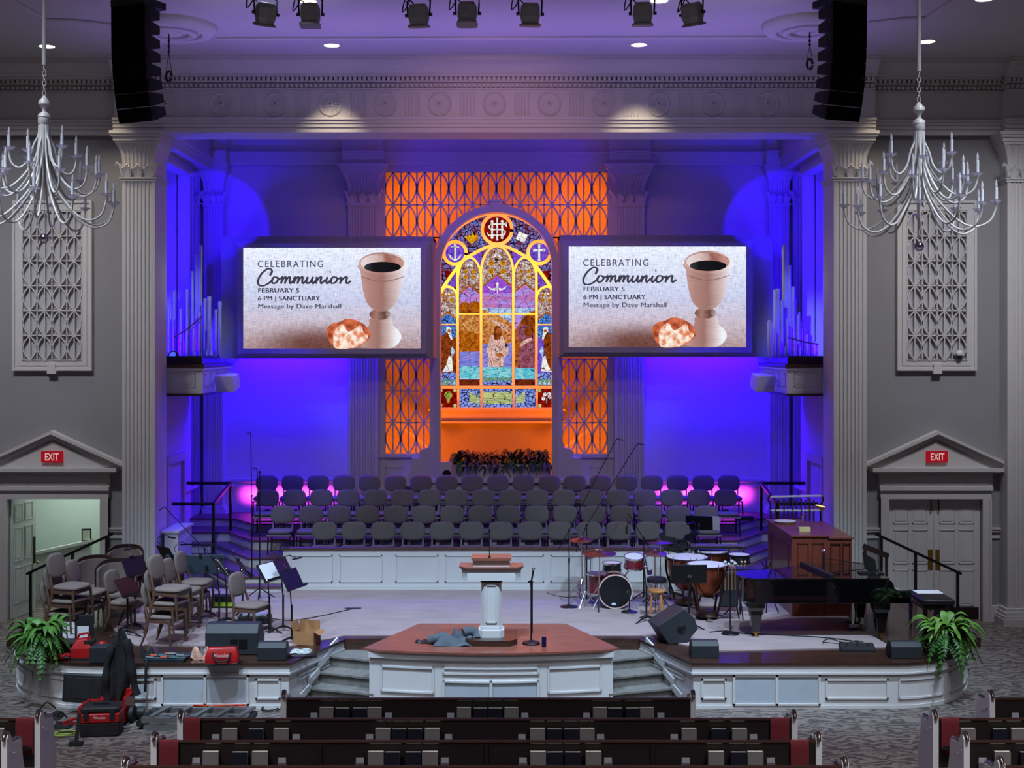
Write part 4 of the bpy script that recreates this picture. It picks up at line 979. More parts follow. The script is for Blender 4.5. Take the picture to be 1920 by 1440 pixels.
rows = [('front', 13, 608.7, 1269.7, 25.72, .965), ('second', 16, 530.0, 1324.0, 26.82, 1.15), ('third', 18, 501.7, 1360.6, 28.02, 1.36), ('back', 19, 500.3, 1366.8, 29.32, 1.55)]
proto = None
for rn, n, xa, xb, y, z in rows:
    for i in range(n):
        px = xa+(xb-xa)*i/(n-1); d = y+.22; j = min(i, n-1-i); side = 'left' if i <= n-1-i else 'right'
        lab = f'grey padded choir chair, {rn} row, {ORD[j+1]} from its {side} end' if j else f'grey padded choir chair at the {side} end of the {rn} choir row'
        grp = f'chairs in the {rn} choir row'
        loc = (WX(px, d), y, z)
        if proto is None:
            proto = choir_chair(lab, grp); proto.location = loc
        else: dup(proto, loc, 0, lab, grp)

# ================================================================== WOODEN STACKING CHAIRS
taupe = mat('taupe_fabric', (118, 104, 98), .9, var=.08, scale=50, bump=.12, bscale=300)
oak = mat('walnut_frame', (92, 66, 54), .4, var=.2, scale=4, stretch=(5, 5, 1))
def stack_chair():
    """faces +x; the rear legs run on upwards to carry the back pad"""
    t = thing('stacking_chair', '', 'chair')
    b = MB(); cushion(b, .50, .50, .075, (.02, 0, .475), PI/2, 4.0); b.build('seat', taupe, t)
    b = MB(); cushion(b, .46, .40, .06, (-.275, 0, .80), -.16, 2.9, PI/2, .015); b.build('backrest', taupe, t)
    for s in (-1, 1):
        b = MB(); b.tube([(.24, s*.235, 0), (.225, s*.235, .25), (.21, s*.232, .425)], [.017, .021, .024], 8); b.build('leg', oak, t)
        b = MB(); b.tube([(-.30, s*.235, 0), (-.19, s*.232, .26), (-.17, s*.225, .44), (-.23, s*.20, .62), (-.315, s*.17, .88)], [.016, .022, .025, .021, .015], 8); b.build('leg', oak, t)
        b = MB(); b.bar((.23, s*.232, .415), (-.20, s*.230, .415), .026, .05); b.build('side_rail', oak, t)
    MB().bar((.215, -.23, .415), (.215, .23, .415), .026, .05).build('cross_rail', oak, t); MB().bar((-.21, -.22, .42), (-.21, .22, .42), .026, .05).build('cross_rail', oak, t)
    return t
sc0 = None
def put_sc(loc, rz, label, group=None):
    global sc0
    if sc0 is None:
        sc0 = stack_chair(); sc0.location = loc; sc0.rotation_euler.z = rz; tag(sc0, label, None, group); return sc0
    return dup(sc0, loc, rz, label, group)
for nm, px, py, rz, n, dx in (('chair stack nearest the left fern', 122, 1207, -.30, 3, .03), ('chair stack behind that by the left fern', 160, 1190, -.18, 2, .03),
                              ('front chair stack beside black music stands', 312, 1212, -.28, 3, .03), ('middle chair stack beside black music stands', 340, 1186, -.2, 2, .03), ('rear chair stack beside black music stands', 364, 1168, -.15, 2, .03)):
    x, y, z = on(px, py, ST)
    for k in range(n):
        lv = ['bottom', 'middle', 'top'][k] if n == 3 else ['lower', 'upper'][k]
        put_sc((x+.055*(k-1), y+.12-.012*k, ST+.215*k), rz, f'taupe wooden chair, {lv} of the {nm}', 'stacked wood and taupe chairs')
for px, py, rz, lab in ((234, 1183, -.25, 'single taupe chair with wood frame between the two groups of stacks'), (468, 1190, -.38, 'single taupe chair with wood frame behind the large floor monitor')):
    x, y, z = on(px, py, ST); put_sc((x, y+.1, ST), rz, lab)
# tub armchairs with dark curved backs
darkw = mat('dark_chair_wood', (48, 30, 26), .35, var=.25, stretch=(1, 1, 6))
def tub(loc, rz, label):
    t = thing('tub_armchair', label, 'armchair', loc, rz, 'dark wood tub armchairs')
    def shell(r, z0, z1, th):
        return lambda u, v: (r*math.sin((u-.5)*2.6), r*math.cos((u-.5)*2.6)*.9-.05, z0+(z1-z0)*v*(1-.22*abs(2*u-1)**3))
    MB().grid(shell(.36, .30, 1.0, 0), 18, 6, None, True, .03).build('shell', darkw, t)
    MB().grid(shell(.315, .45, .93, 0), 18, 6, None, True, .045).build('back_pad', taupe, t)
    b = MB(); cushion(b, .52, .52, .12, (0, -.02, .42), PI/2, 3.6); b.build('seat', taupe, t)
    for sx in (-1, 1):
        for sy in (-1, 1): MB().tube([(sx*.24, sy*.2, .38), (sx*.26, sy*.23, 0)], [.022, .016], 8).build('leg', darkw, t)
x, y, z = on(214, 1160, ST); tub((x, y+.1, ST), .1, 'tub armchair facing the camera with taupe back pad, behind the single chair')
tub((-7.0, 24.2, ST), .0, 'tub armchair farthest back, its dark back against the left chancel pilaster')
x, y, z = on(163, 1166, ST); tub((x-.1, y+.75, ST), .2, 'low tub armchair with dark curved back behind the left chair stacks')

# ================================================================== PEWS, BOOKS
pewface = mat('pew_back', (26, 19, 18), .5, var=.2, scale=5, stretch=(.4, 5, 5))
pewcap = mat('pew_cap', (52, 32, 26), .18, var=.25, scale=4, stretch=(.5, 6, 6), coat=.6)
seatc = mat('pew_cushion', (110, 40, 44), .9, var=.1)
def pew(label, x0, x1, d, ends=(1, 1)):
    """back of the pew nearest the camera at depth d"""
    t = thing('church_pew', label, 'pew', ((x0+x1)/2, d, 0), 0, 'church pews'); w = (x1-x0)/2
    b = MB(); b.loft([[(x, .0, .30), (x, .03, .30), (x, .035, .87), (x, .005, .87)] for x in (-w+.04, w-.04)], True, True, False)
    n = max(1, round(2*w/2.2))
    for k in range(1, n): xx = -w+2*w*k/n; b.box(xx-.02, xx+.02, -.012, .0, .34, .86)
    b.build('back_panel', pewface, t)
    MB().tube([(-w+.03, .02, .885), (w-.03, .02, .885)], .026, 8).build('top_rail', pewcap, t)
    b = MB(); b.box(-w+.06, w-.06, -.10, -.0, .55, .57); b.box(-w+.06, w-.06, -.105, -.09, .55, .60); b.build('book_rack', pewface, t)
    b = MB(); b.box(-w+.04, w-.04, .03, .50, .38, .42); b.build('seat', walnut, t)
    b = MB(); b.rbox(-w+.05, w-.05, .05, .50, .42, .47, .04); b.build('seat_cushion', seatc, t)
    for s, on_ in zip((-1, 1), ends):
        if not on_: continue
        x = s*w
        prof = [(-.02, 0), (-.02, .93), (.02, .97), (.08, .955), (.13, .88), (.20, .83), (.30, .82), (.40, .81), (.44, .76), (.46, .60), (.50, .45), (.55, .40), (.55, 0)]
        R = Matrix.Translation((x, 0, 0)) @ Matrix.Rotation(PI/2, 4, 'Z')
        e = MB(); e.slab([(a, z) for a, z in prof], -.035, .035, R); eo = e.build('end_panel', white, t)
        c = MB(); c.tube([(x, -.05, .915), (x, -.02, .955), (x, .03, .985), (x, .08, .97), (x, .13, .90), (x, .20, .85), (x, .30, .835), (x, .39, .83), (x, .44, .79), (x, .455, .74)], [.018, .026, .031, .031, .030, .031, .032, .032, .030, .014], 10)
        c.build('end_cap', pewcap, eo)
        c = MB(); c.tube([(x+s*.036, .06, .78), (x+s*.036, .12, .72), (x+s*.036, .22, .70), (x+s*.036, .26, .66)], .008, 6); c.build('moulding', white, eo)
    return t
D1, D2, D3, D4 = 16.63, 15.72, 14.83, 13.93
pews = {
 'c1': pew('short front pew in the centre block, closest to the pulpit', -2.66, 2.66, D1), 'c2': pew('second pew of the centre block with red cloths at both ends', -3.77, 3.77, D2),
 'c3': pew('third pew of the centre block with red cloths at both ends', -3.85, 3.85, D3), 'c4': pew('pew of the centre block nearest the camera, cut by the bottom edge', -3.92, 3.92, D4),
 'l2': pew('left aisle pew with a red cloth, farther from the camera', -9.2, -5.52, D2), 'l3': pew('left aisle pew nearest the camera', -9.2, -5.58, D3),
 'r1': pew('right aisle pew farthest from the camera, near the stage end', 6.54, 9.4, D1), 'r2': pew('right aisle pew with a red cloth', 5.50, 9.4, D2), 'r3': pew('right aisle pew without cloth, second from the camera', 5.56, 9.4, D3),
 'r4': pew('right aisle pew at the very bottom of the picture', 5.62, 9.4, D4)}
redc = mat('reserved_cloth', (96, 14, 26), .85, var=.12, scale=30); silverthread = mat('pale_thread', (150, 110, 112), .8)
def cloth(px0, px1, d, label):
    a, c = WX(px0, d), WX(px1, d); w = (c-a)/2
    t = thing('pew_cloth', label, 'cloth', ((a+c)/2, d, .915), 0, 'red reserved cloths over pew ends')
    prof = [(-.024, -.44), (-.022, -.2), (-.018, -.05), (-.008, -.012), (.02, .002), (.05, -.012), (.058, -.06), (.062, -.35)]
    def f(u, v):
        k = v*(len(prof)-1); i = min(int(k), len(prof)-2); q = k-i
        y = prof[i][0]*(1-q)+prof[i+1][0]*q; z = prof[i][1]*(1-q)+prof[i+1][1]*q
        return (-w+2*w*u, y-.004*math.sin(u*9)*(abs(z)), z)
    MB().grid(f, 10, 21, None, True, .006).build('drape', redc, t)
    text('Reserved', .058, silverthread, t, (0, -.034, -.40), align='CENTER', shear=.25, width=2*w*.62)
cloth(345, 376, D2-.01, 'red cloth over the left end of the second centre pew'); cloth(1444, 1479, D2-.01, 'red cloth over the right end of the second centre pew')
cloth(299, 335, D3-.01, 'red cloth over the left end of the third centre pew'); cloth(1482, 1516, D3-.01, 'red cloth over the right end of the third centre pew')
cloth(30, 64, D2-.01, 'red cloth over the aisle end of the left pew'); cloth(1764, 1798, D2-.01, 'red cloth over the aisle end of the right pew')
cov = {'g': mat('grey_book_cover', (112, 108, 106), .6, var=.06), 'd': mat('navy_book_cover', (18, 20, 34), .5, var=.1), 's': mat('card_paper', (150, 150, 158), .7, var=.08)}
pages = mat('page_edges', (205, 208, 190), .8, var=.05, scale=60, stretch=(1, 30, 1)); cards = mat('card_holder', (92, 88, 90), .5)
B = {
 'c1': [('s',582,596),('g',599,626),('d',629,655),('d',662,688),('g',689,716),('s',721,736),('s',839,851),('g',857,883),('d',888,913),('d',916,942),('g',946,972),('s',977,991),('s',1093,1107),('g',1112,1138),('d',1140,1166),('d',1174,1199),('g',1200,1226),('s',1231,1247)],
 'c2': [('s',398,412),('g',416,446),('d',466,494),('g',513,542),('s',548,563),('s',686,700),('g',704,732),('d',735,762),('d',764,792),('g',797,824),('s',834,848),('s',971,986),('g',994,1022),('d',1026,1053),('d',1058,1085),('g',1087,1115),('s',1118,1134),('s',1256,1272),('g',1278,1306),('d',1334,1361),('g',1372,1401),('s',1405,1420)],
 'c3': [('s',361,376),('g',379,411),('d',435,465),('g',472,503),('s',521,537),('s',667,683),('g',690,720),('d',721,750),('d',760,789),('g',792,821),('s',826,842),('s',973,988),('g',994,1024),('d',1026,1055),('d',1059,1089),('g',1098,1128),('s',1132,1148),('s',1278,1293),('g',1328,1357),('d',1371,1399),('g',1401,1431),('s',1437,1453)],
 'l2': [('g',-20,8)], 'r1': [('s',1896,1911)], 'r2': [('g',1800,1829),('d',1861,1888),('g',1894,1924)], 'r3': [('s',1835,1849),('g',1863,1895),('d',1912,1942)]}
PN = {'c1': (D1, 'front centre pew'), 'c2': (D2, 'second centre pew'), 'c3': (D3, 'third centre pew'), 'l2': (D2, 'left aisle pew'), 'r1': (D1, 'farthest right aisle pew'), 'r2': (D2, 'right aisle pew with red cloth'), 'r3': (D3, 'right aisle pew without cloth')}
protos = {}
def make_book(k):
    t = thing('book' if k != 's' else 'card_holder', '', 'book' if k != 's' else 'card holder')
    if k == 's':
        MB().box(-.05, .05, -.02, .02, 0, .10).build('holder', cards, t); MB().box(-.044, .044, -.012, .006, .02, .155).build('card', cov['s'], t)
    else:
        h = .232 if k == 'g' else .225
        b = MB(); b.box(-.09, .09, -.026, -.022, 0, h); b.box(-.09, .09, .022, .026, 0, h); b.box(-.092, -.088, -.026, .026, 0, h); b.build('cover', cov[k], t)
        MB().box(-.087, .087, -.022, .022, .004, h-.006).build('page_block', pages, t)
    return t
for key, lst in B.items():
    d, nm = PN[key]; cnt = {}; tot = {k: sum(1 for q in lst if q[0] == k) for k in 'gds'}
    for k, p0, p1 in lst:
        y = d-.05; x = (WX(p0, y)+WX(p1, y))/2; cnt[k] = cnt.get(k, 0)+1; i = cnt[k]; j = tot[k]-i+1
        kind = {'g': 'grey-covered book', 'd': 'dark navy book', 's': 'small card holder'}[k]
        side, q = ('left', i) if i <= j else ('right', j)
        w1 = {'g': 'grey book', 'd': 'navy book', 's': 'holder'}[k]
        lab = f'{kind} in the rack of the {nm}' if tot[k] == 1 else f'{kind}, {nm}, {ORD[q]} {w1} from the {side}'
        grp = {'g': 'grey books in the pew racks', 'd': 'navy books in the pew racks', 's': 'card holders in the pew racks'}[k]
        loc = (x, y, .572)
        if k not in protos: protos[k] = make_book(k); protos[k].location = loc; tag(protos[k], lab, None, grp)
        else: dup(protos[k], loc, random.uniform(-.02, .02), lab, grp)
# ================================================================== PULPIT AND PLATFORM ITEMS
x, y, z = 0.0, 20.02, PT
t = thing('pulpit', 'white panelled pulpit with wood reading top on a dark wooden base', 'pulpit', (x, y, z))
def octa(w, d, c): return [(-w+c, -d), (w-c, -d), (w, -d+c), (w, d), (-w, d), (-w, -d+c)]
MB().prism(octa(.40, .38, .12), 0, .09).build('base', wood, t, .008)
b = MB(); b.prism(octa(.20, .18, .06), .09, .20); b.prism(octa(.17, .15, .05), .20, .25); b.prism(octa(.155, .14, .045), .25, .94)
for a, c, e, f in ((-.085, .085, .31, .325), (-.085, .085, .895, .91), (-.085, -.07, .31, .91), (.07, .085, .31, .91)): b.box(a, c, -.155, -.139, e, f)
b.build('column', white, t)
MB().prism(octa(.17, .155, .05), .94, .975).build('collar', walnut, t)
b = MB(); b.prism(octa(.46, .19, .09), .975, 1.16); b.prism(octa(.475, .205, .09), 1.14, 1.17); b.build('tray', white, t)
MB().prism(octa(.50, .225, .10), 1.17, 1.19).build('tray_top', redwood, t)
b = MB(); b.box(-.285, .285, -.15, .12, 1.19, 1.30); b.build('book_box', white, t)
b = MB(); b.loft([[(-.31, yy, zz), (.31, yy, zz), (.31, yy, zz+.025), (-.31, yy, zz+.025)] for yy, zz in ((-.18, 1.29), (.10, 1.325))], True, True, False); b.box(-.31, .31, -.19, -.175, 1.285, 1.33); b.build('book_rest', redwood, t)
def gooseneck(b, pts, r=.006): b.tube(smooth([tuple(p) for p in pts], False, 5), r, 6)
t = thing('gooseneck_microphone', 'thin black gooseneck microphone standing up from the pulpit top', 'microphone', (-.03, 19.87, 2.20))
b = MB(); b.cyl((0, 0, -.03), (0, 0, .02), .022); gooseneck(b, ((0,0,0), (0,0,.2), (0,.01,.34), (0,-.02,.40))); b.build('gooseneck', black, t)
MB().cyl((0, -.02, .39), (0, -.045, .45), .013).build('capsule', blackp, t)
def round_base(b, r=.14): b.lathe([(0, 0), (r, 0), (r, .012), (r*.92, .028), (r*.35, .045), (.03, .06), (0, .06)])
t = thing('microphone_stand', 'vocal microphone on straight black stand with round base, right of the pulpit', 'microphone stand', on(996, 1207, PT))
b = MB(); round_base(b, .14); b.build('base', black, t)
b = MB(); b.cyl((0,0,.04), (0,0,.95), .013).cyl((.018,0,.16), (.018,0,.95), .007); b.cyl((0,0,.9), (0,0,.98), .018); b.build('pole', black, t)
b = MB(); b.cyl((0,0,.96), (.02,-.02,1.06), .014); b.box(-.05, .03, -.012, .012, .95, .975); b.build('clip', black, t)
b = MB(); b.cyl((.012,-.01,1.0), (.03,-.05,1.14), .011, .016); b.build('microphone', blackp, t)
MB().ball((.033,-.058,1.17), .026, 10, 8).build('grille', chrome, t)
t = thing('soda_can', 'blue and silver soda can on the platform, right of the microphone stand', 'can', on(1020, 1213, PT))
MB().lathe([(.0, 0), (.028, 0), (.036, .012), (.036, .148), (.029, .165)], n=20).build('can_body', mat('can_blue', (22, 30, 92), .3, .5, var=.4, scale=22), t)
MB().lathe([(.029, .163), (.031, .168), (.027, .166), (.0, .163)], n=20).build('can_top', chrome, t)
# crumpled grey jacket
def crumple(fn, seed, amp):
    rr = random.Random(seed); ph = [(rr.uniform(4, 14), rr.uniform(4, 14), rr.uniform(0, 6)) for _ in range(6)]
    def g(u, v):
        x, y, z = fn(u, v); e = sum(math.sin(a*u+b_*v+c) for a, b_, c in ph)/6
        return (x+amp*.4*e, y+amp*.3*math.sin(9*u+5*v), z+amp*e)
    return g
t = thing('grey_jacket', 'grey jacket lying crumpled on the platform, left of the pulpit', 'jacket', on(848, 1212, PT))
denim = mat('grey_denim', (74, 86, 94), .85, var=.18, scale=14, bump=.3, bscale=120)
def dome(w, d, h, px=0, py=0):
    return lambda u, v: (px+w*(u-.5), py+d*v, max(.006, h*(math.sin(PI*u)**.55)*(math.sin(PI*min(1, v*1.0))**.6)*(0.65+.35*math.sin(6*u+3*v))))
MB().grid(crumple(dome(.62, .62, .27, .02, -.02), 3, .035), 36, 30).build('body', denim, t)
MB().grid(crumple(dome(.26, .24, .34, .10, .22), 13, .03), 18, 16).build('hood', denim, t)
b = MB(); b.tube(smooth([(.16, .26, .15), (.27, .30, .17), (.36, .30, .12), (.38, .22, .05)], False, 5), .075, 10); b.build('sleeve', denim, t)
b = MB(); b.tube(smooth([(-.14, .2, .08), (-.26, .14, .09), (-.36, .16, .05)], False, 5), .07, 10); b.build('sleeve', denim, t)
t = thing('tool_pouch', 'small black pouch with loose straps beside the grey jacket', 'pouch', on(790, 1206, PT))
MB().grid(crumple(dome(.20, .16, .07), 9, .012), 14, 12).build('pouch', blackp, t)
b = MB(); b.tube(smooth([(-.08,.02,.02), (0,-.05,.012), (.12,-.06,.012), (.16,.02,.02), (.10,.08,.05)], False, 5), .006, 6); b.build('strap', black, t)

# ================================================================== DRUM KIT
redshell = mat('red_drum_shell', (118, 18, 30), .22, .25, var=.15, scale=3, coat=.8)
headw = mat('drum_head', (205, 198, 208), .5, var=.03); headb = mat('black_drum_head', (14, 16, 22), .35, var=.1)
bronze_c = mat('cymbal_bronze', (130, 74, 66), .28, .85, var=.15, scale=2)
def drum(b_, r, h, M=None, shell=True):
    return b_
def rimmed(t, r, h, M, shellm, top, lugs=8, hoopm=chrome):
    b = MB(); b.M = M; b.lathe([(0, 0), (r, 0), (r, h), (0, h)], n=36); b.build('shell', shellm, t)
    b = MB(); b.M = M; b.lathe([(0, h), (r*.97, h), (r*.97, h+.006), (0, h+.006)], n=36); b.build('head', top, t)
    b = MB(); b.M = M
    for zz in (h-.02, -.005): b.lathe([(r-.004, zz), (r+.016, zz), (r+.016, zz+.03), (r-.004, zz+.03)], n=36)
    b.build('hoop', hoopm, t)
    for k in range(lugs):
        a = 2*PI*(k+.5)/lugs; b = MB(); b.M = M
        b.cyl((r*1.02*math.cos(a), r*1.02*math.sin(a), 0), (r*1.02*math.cos(a), r*1.02*math.sin(a), h), .005, n=6)
        for zz in (.05, h-.05): b.ball((r*1.015*math.cos(a), r*1.015*math.sin(a), zz), .016, 6, 4)
        b.build('lug', chrome, t)
x, y, z = on(1154, 1143, ST)
t = thing('bass_drum', 'red bass drum with black front head, standing on its side', 'drum', (x, y, z))
M = Matrix.Translation((0, .40, .325)) @ Matrix.Rotation(PI/2, 4, 'X')
hoopw = mat('drum_hoop', (205, 180, 170), .3, var=.05)
rimmed(t, .295, .40, M, redshell, headb, 8, hoopw)
b = MB(); b.add([(math.cos(2*PI*k/24)*.042-.03, -.008, math.sin(2*PI*k/24)*.022+.105) for k in range(24)], [tuple(reversed(range(24)))]); b.build('badge', mat('badge_silver', (190, 205, 225), .4), t)
for s in (-1, 1): MB().tube([(s*.25, .12, .26), (s*.36, .04, .10), (s*.40, .0, .012)], [.012, .010, .014], 6).build('spur', chrome, t)
t = thing('tom_drum', 'red tom drum with chrome hoops mounted above the bass drum', 'drum', (WX(1188, y+.28), y+.22, 1.43))
rimmed(t, .175, .21, Matrix.Rotation(math.radians(12), 4, 'X'), redshell, headw, 6)
MB().tube([(-.05, 0, -.01), (-.16, .02, -.15), (-.17, .05, -.36)], .014, 8).build('mount', chrome, t)
t = thing('floor_tom', 'red floor tom standing on chrome legs left of the bass drum', 'drum', (WX(1122, y+.4), y+.42, ST))
rimmed(t, .20, .36, Matrix.Translation((0, 0, .22)), redshell, headw, 6)
for k in range(3):
    a = 2.1*k+.4; MB().tube([(.225*math.cos(a), .225*math.sin(a), .5), (.225*math.cos(a), .225*math.sin(a), .06), (.26*math.cos(a), .26*math.sin(a), .0)], .008, 6).build('leg', chrome, t)
t = thing('snare_drum', 'dark snare drum on a stand behind the bass drum', 'drum', (WX(1148, y+.62), y+.70, ST))
rimmed(t, .17, .15, Matrix.Translation((0, 0, .58)), blackp, headw, 6)
b = MB(); b.cyl((0,0,.10), (0,0,.56), .013)
for k in range(3): b.tube([(0,0,.5), (.15*math.cos(2.1*k), .15*math.sin(2.1*k), .575)], .008, 6); b.tube([(0,0,.25), (.25*math.cos(2.1*k+.5), .25*math.sin(2.1*k+.5), .012)], .008, 6)
b.build('stand', chrome, t)
def cymbal(label, px, py, d, r, tilt, rz, base_r=.30, m=bronze_c):
    zz = WZ(py, d)-ST; t = thing('cymbal', label, 'cymbal', (WX(px, d), d, ST), 0, 'cymbals on stands')
    M = Matrix.Translation((0, 0, zz)) @ Matrix.Rotation(rz, 4, 'Z') @ Matrix.Rotation(tilt, 4, 'X')
    b = MB(); b.M = M; b.lathe([(0, .045), (.02, .044), (.05, .03), (.06, .022), (r*.6, .010), (r, -.008), (r, -.010), (.06, .018), (0, .040)], n=40); b.build('plate', m, t)
    b = MB(); b.cyl((0,0,.20), (0,0,zz), .010); b.cyl((0,0,.3), (0,0,zz*.6), .014); b.M = M; b.cyl((0,0,.03), (0,0,.085), .010); b.cyl((0,0,.06), (0,0,.075), .02); b.build('stand', chrome, t)
    for k in range(3):
        a = 2.094*k+rz+.5; MB().tube([(0, 0, .42), (base_r*.6*math.cos(a), base_r*.6*math.sin(a), .20), (base_r*math.cos(a), base_r*math.sin(a), .015)], [.009, .009, .016], 6).build('leg', chrome, t)
    return t
cymbal('large dark ride cymbal tilted above the left side of the bass drum', 1124, 1037, y+.02, .31, .06, -.10, .32)
cymbal('small pinkish crash cymbal highest on the left of the drum kit', 1091, 1012, y+.75, .21, .14, -.25, .34)
cymbal('crash cymbal highest on the right of the drum kit', 1238, 1017, y+.7, .25, -.05, .2)
cymbal('cymbal just right of the red tom, below the higher crash', 1228, 1037, y+.15, .22, .12, .15)
t = thing('hi_hat', 'pair of hi-hat cymbals on a chrome stand behind the floor tom', 'cymbal', (WX(1108, y+.9), y+1.05, ST))
for k, zz in enumerate((.86, .895)):
    b = MB(); f = 1 if k else -1; b.lathe([(0, f*.035), (.04, f*.025), (.05, f*.012), (.17, 0), (.17, -.002), (0, f*.03)], (0,0,zz), 32); b.build('plate', bronze_c, t)
b = MB(); b.cyl((0,0,.05), (0,0,1.0), .009); b.build('stand', chrome, t)
for k in range(3): MB().tube([(0,0,.3), (.26*math.cos(2.1*k), .26*math.sin(2.1*k), .012)], .008, 6).build('leg', chrome, t)
t = thing('bar_chimes', 'grey bar chimes on a stand under the left cymbals', 'chimes', (WX(1114, y+.1), y+.18, ST))
b = MB(); b.cyl((-.16,0,0.05), (-.16,0,1.08), .010); b.box(-.17, .17, -.012, .012, 1.05, 1.075); b.build('stand', chrome, t)
for k in range(20): MB().cyl((-.15+.016*k, 0, 1.04), (-.15+.016*k, 0, .86+.005*k), .0065, n=6).build('chime', mat('aluminium', (160, 165, 175), .35, .8, var=.05), t)
for k in range(3): MB().tube([(-.16,0,.3), (-.16+.24*math.cos(2.1*k), .24*math.sin(2.1*k), .012)], .008, 6).build('leg', chrome, t)
# mic beside the bass drum on a squat round base
t = thing('drum_microphone', 'short microphone stand with round base in front of the bass drum', 'microphone stand', on(1180, 1149, ST))
b = MB(); round_base(b, .15); b.build('base', black, t); b = MB(); b.cyl((0,0,.04), (0,0,.30), .011); b.cyl((0,0,.29), (-.02,.02,.36), .012); b.build('pole', black, t)
b = MB(); b.lathe([(0,-.05), (.04,-.05), (.045,.0), (.04,.05), (0,.06)], n=14, M=Matrix.Translation((-.03,.05,.36)) @ Matrix.Rotation(PI/2, 4, 'X')); b.build('microphone', blackp, t)
t = thing('drum_throne', 'round black padded drum throne behind the wooden stool', 'stool', (WX(1231, 23.25), 23.25, ST))
b = MB(); b.lathe([(0,.50), (.17,.50), (.185,.52), (.185,.565), (.16,.585), (0,.59)], n=28); b.build('seat', mat('black_vinyl', (30, 24, 34), .35, var=.1), t)
b = MB(); b.cyl((0,0,.18), (0,0,.5), .016); b.build('post', chrome, t)
for k in range(3): MB().tube([(0,0,.36), (.26*math.cos(2.1*k+.3), .26*math.sin(2.1*k+.3), .014)], .010, 6).build('leg', black, t)
pine = mat('pine', (176, 118, 66), .45, var=.2, scale=6, stretch=(5, 5, 1))
t = thing('wooden_stool', 'small round pine stool with turned legs near the drums', 'stool', on(1231, 1156, ST))
b = MB(); b.lathe([(0,.435), (.135,.435), (.15,.445), (.15,.465), (.14,.475), (0,.477)], n=28); b.build('seat', pine, t)
L4 = [(math.cos(a), math.sin(a)) for a in (.6, 2.2, 3.75, 5.3)]
for c, s in L4: MB().tube([(c*.10, s*.10, .44), (c*.118, s*.118, .33), (c*.132, s*.132, .22), (c*.148, s*.148, .10), (c*.165, s*.165, 0)], [.013, .021, .017, .020, .012], 8).build('leg', pine, t)
for i in range(4):
    a, c = L4[i], L4[(i+1) % 4]; MB().cyl((a[0]*.138, a[1]*.138, .15+.02*(i % 2)), (c[0]*.138, c[1]*.138, .15+.02*(i % 2)), .009, n=8).build('rung', pine, t)

# ================================================================== TIMPANI AND PERCUSSION
copper = mat('copper_bowl', (150, 82, 56), .28, .9, var=.22, scale=4); darkiron = mat('dark_copper_iron', (58, 36, 32), .35, .6, var=.2)
def timpano(label, px, py, r, zt, rz=0):
    d = FPX*(CAMZ-zt)/(py-HY); H = zt-ST
    t = thing('timpani', label, 'drum', (WX(px, d), d, ST), rz, 'copper timpani')
    b = MB(); b.lathe([(.0, H-r*1.66), (r*.30, H-r*1.61), (r*.60, H-r*1.38), (r*.84, H-r*.95), (r*.96, H-r*.45), (r, H-.03)], n=40); b.build('bowl', copper, t)
    b = MB(); b.lathe([(0, H-.002), (r*1.0, H-.002), (r*1.0, H+.006), (0, H+.008)], n=40); b.build('head', headw, t)
    b = MB(); b.lathe([(r*.995, H-.04), (r*1.06, H-.04), (r*1.06, H-.005), (r*.995, H)], n=40); b.build('hoop', darkiron, t)
    b = MB(); b.lathe([(0, .05), (r*.55, .05), (r*.62, .08), (r*.5, .13), (r*.2, .17), (0, .17)], n=24); b.build('base', darkiron, t)
    for k in range(4):
        a = PI/4+PI/2*k; c, s = math.cos(a), math.sin(a)
        b = MB(); b.tube(smooth([(c*r*1.05, s*r*1.05, H-.02), (c*r*1.06, s*r*1.06, H-r*.5), (c*r*.98, s*r*.98, H-r*1.0), (c*r*.72, s*r*.72, .24), (c*r*.62, s*r*.62, .10)], False, 4), .020, 8); b.build('strut', darkiron, t)
    for k in range(8):
        a = PI/8+PI/4*k; b = MB(); b.cyl((r*1.075*math.cos(a), r*1.075*math.sin(a), H-.09), (r*1.075*math.cos(a), r*1.075*math.sin(a), H+.01), .008, n=6); b.box(-.012, .012, -.004, .004, 0, .04, Matrix.Translation((r*1.075*math.cos(a), r*1.075*math.sin(a), H+.01)) @ Matrix.Rotation(a, 4, 'Z')); b.build('tuning_screw', chrome, t)
    for k in range(3):
        a = -PI/2+2.094*k; b = MB(); b.cyl((r*.6*math.cos(a)-.012, r*.6*math.sin(a), .035), (r*.6*math.cos(a)+.012, r*.6*math.sin(a), .035), .034, n=14); b.cyl((r*.6*math.cos(a), r*.6*math.sin(a), .03), (r*.6*math.cos(a), r*.6*math.sin(a), .10), .010, n=6); b.build('caster', chrome, t)
    b = MB(); b.box(-.05, .05, -r*.95, -r*.55, .03, .06); b.build('pedal', chrome, t)
timpano('copper timpani nearest the camera, behind the black music stand', 1326, 1058, .345, 1.66)
timpano('copper timpani on the left, closest to the wooden stool', 1288, 1044, .375, 1.60, .4)
timpano('copper timpani farthest back, in front of the bar percussion', 1334, 1033, .31, 1.58, .2)
t = thing('xylophone', 'long bar percussion instrument behind the rear timpani', 'xylophone', (WX(1344, 24.4), 24.4, ST), -.08)
for k in range(22):
    xx = -.50+k*.047; w = .15-.003*k
    MB().box(xx, xx+.04, -w, w, .98, .995).build('bar', mat('bar_lacquer', (120, 96, 110), .25, .2, var=.1), t)
b = MB(); b.loft([[(-.55, -.17, .93), (.56, -.10, .93), (.56, -.10, .97), (-.55, -.17, .97)], [(-.55, .17, .93), (.56, .10, .93), (.56, .10, .97), (-.55, .17, .97)]], True, True, False); b.build('frame', blackp, t)
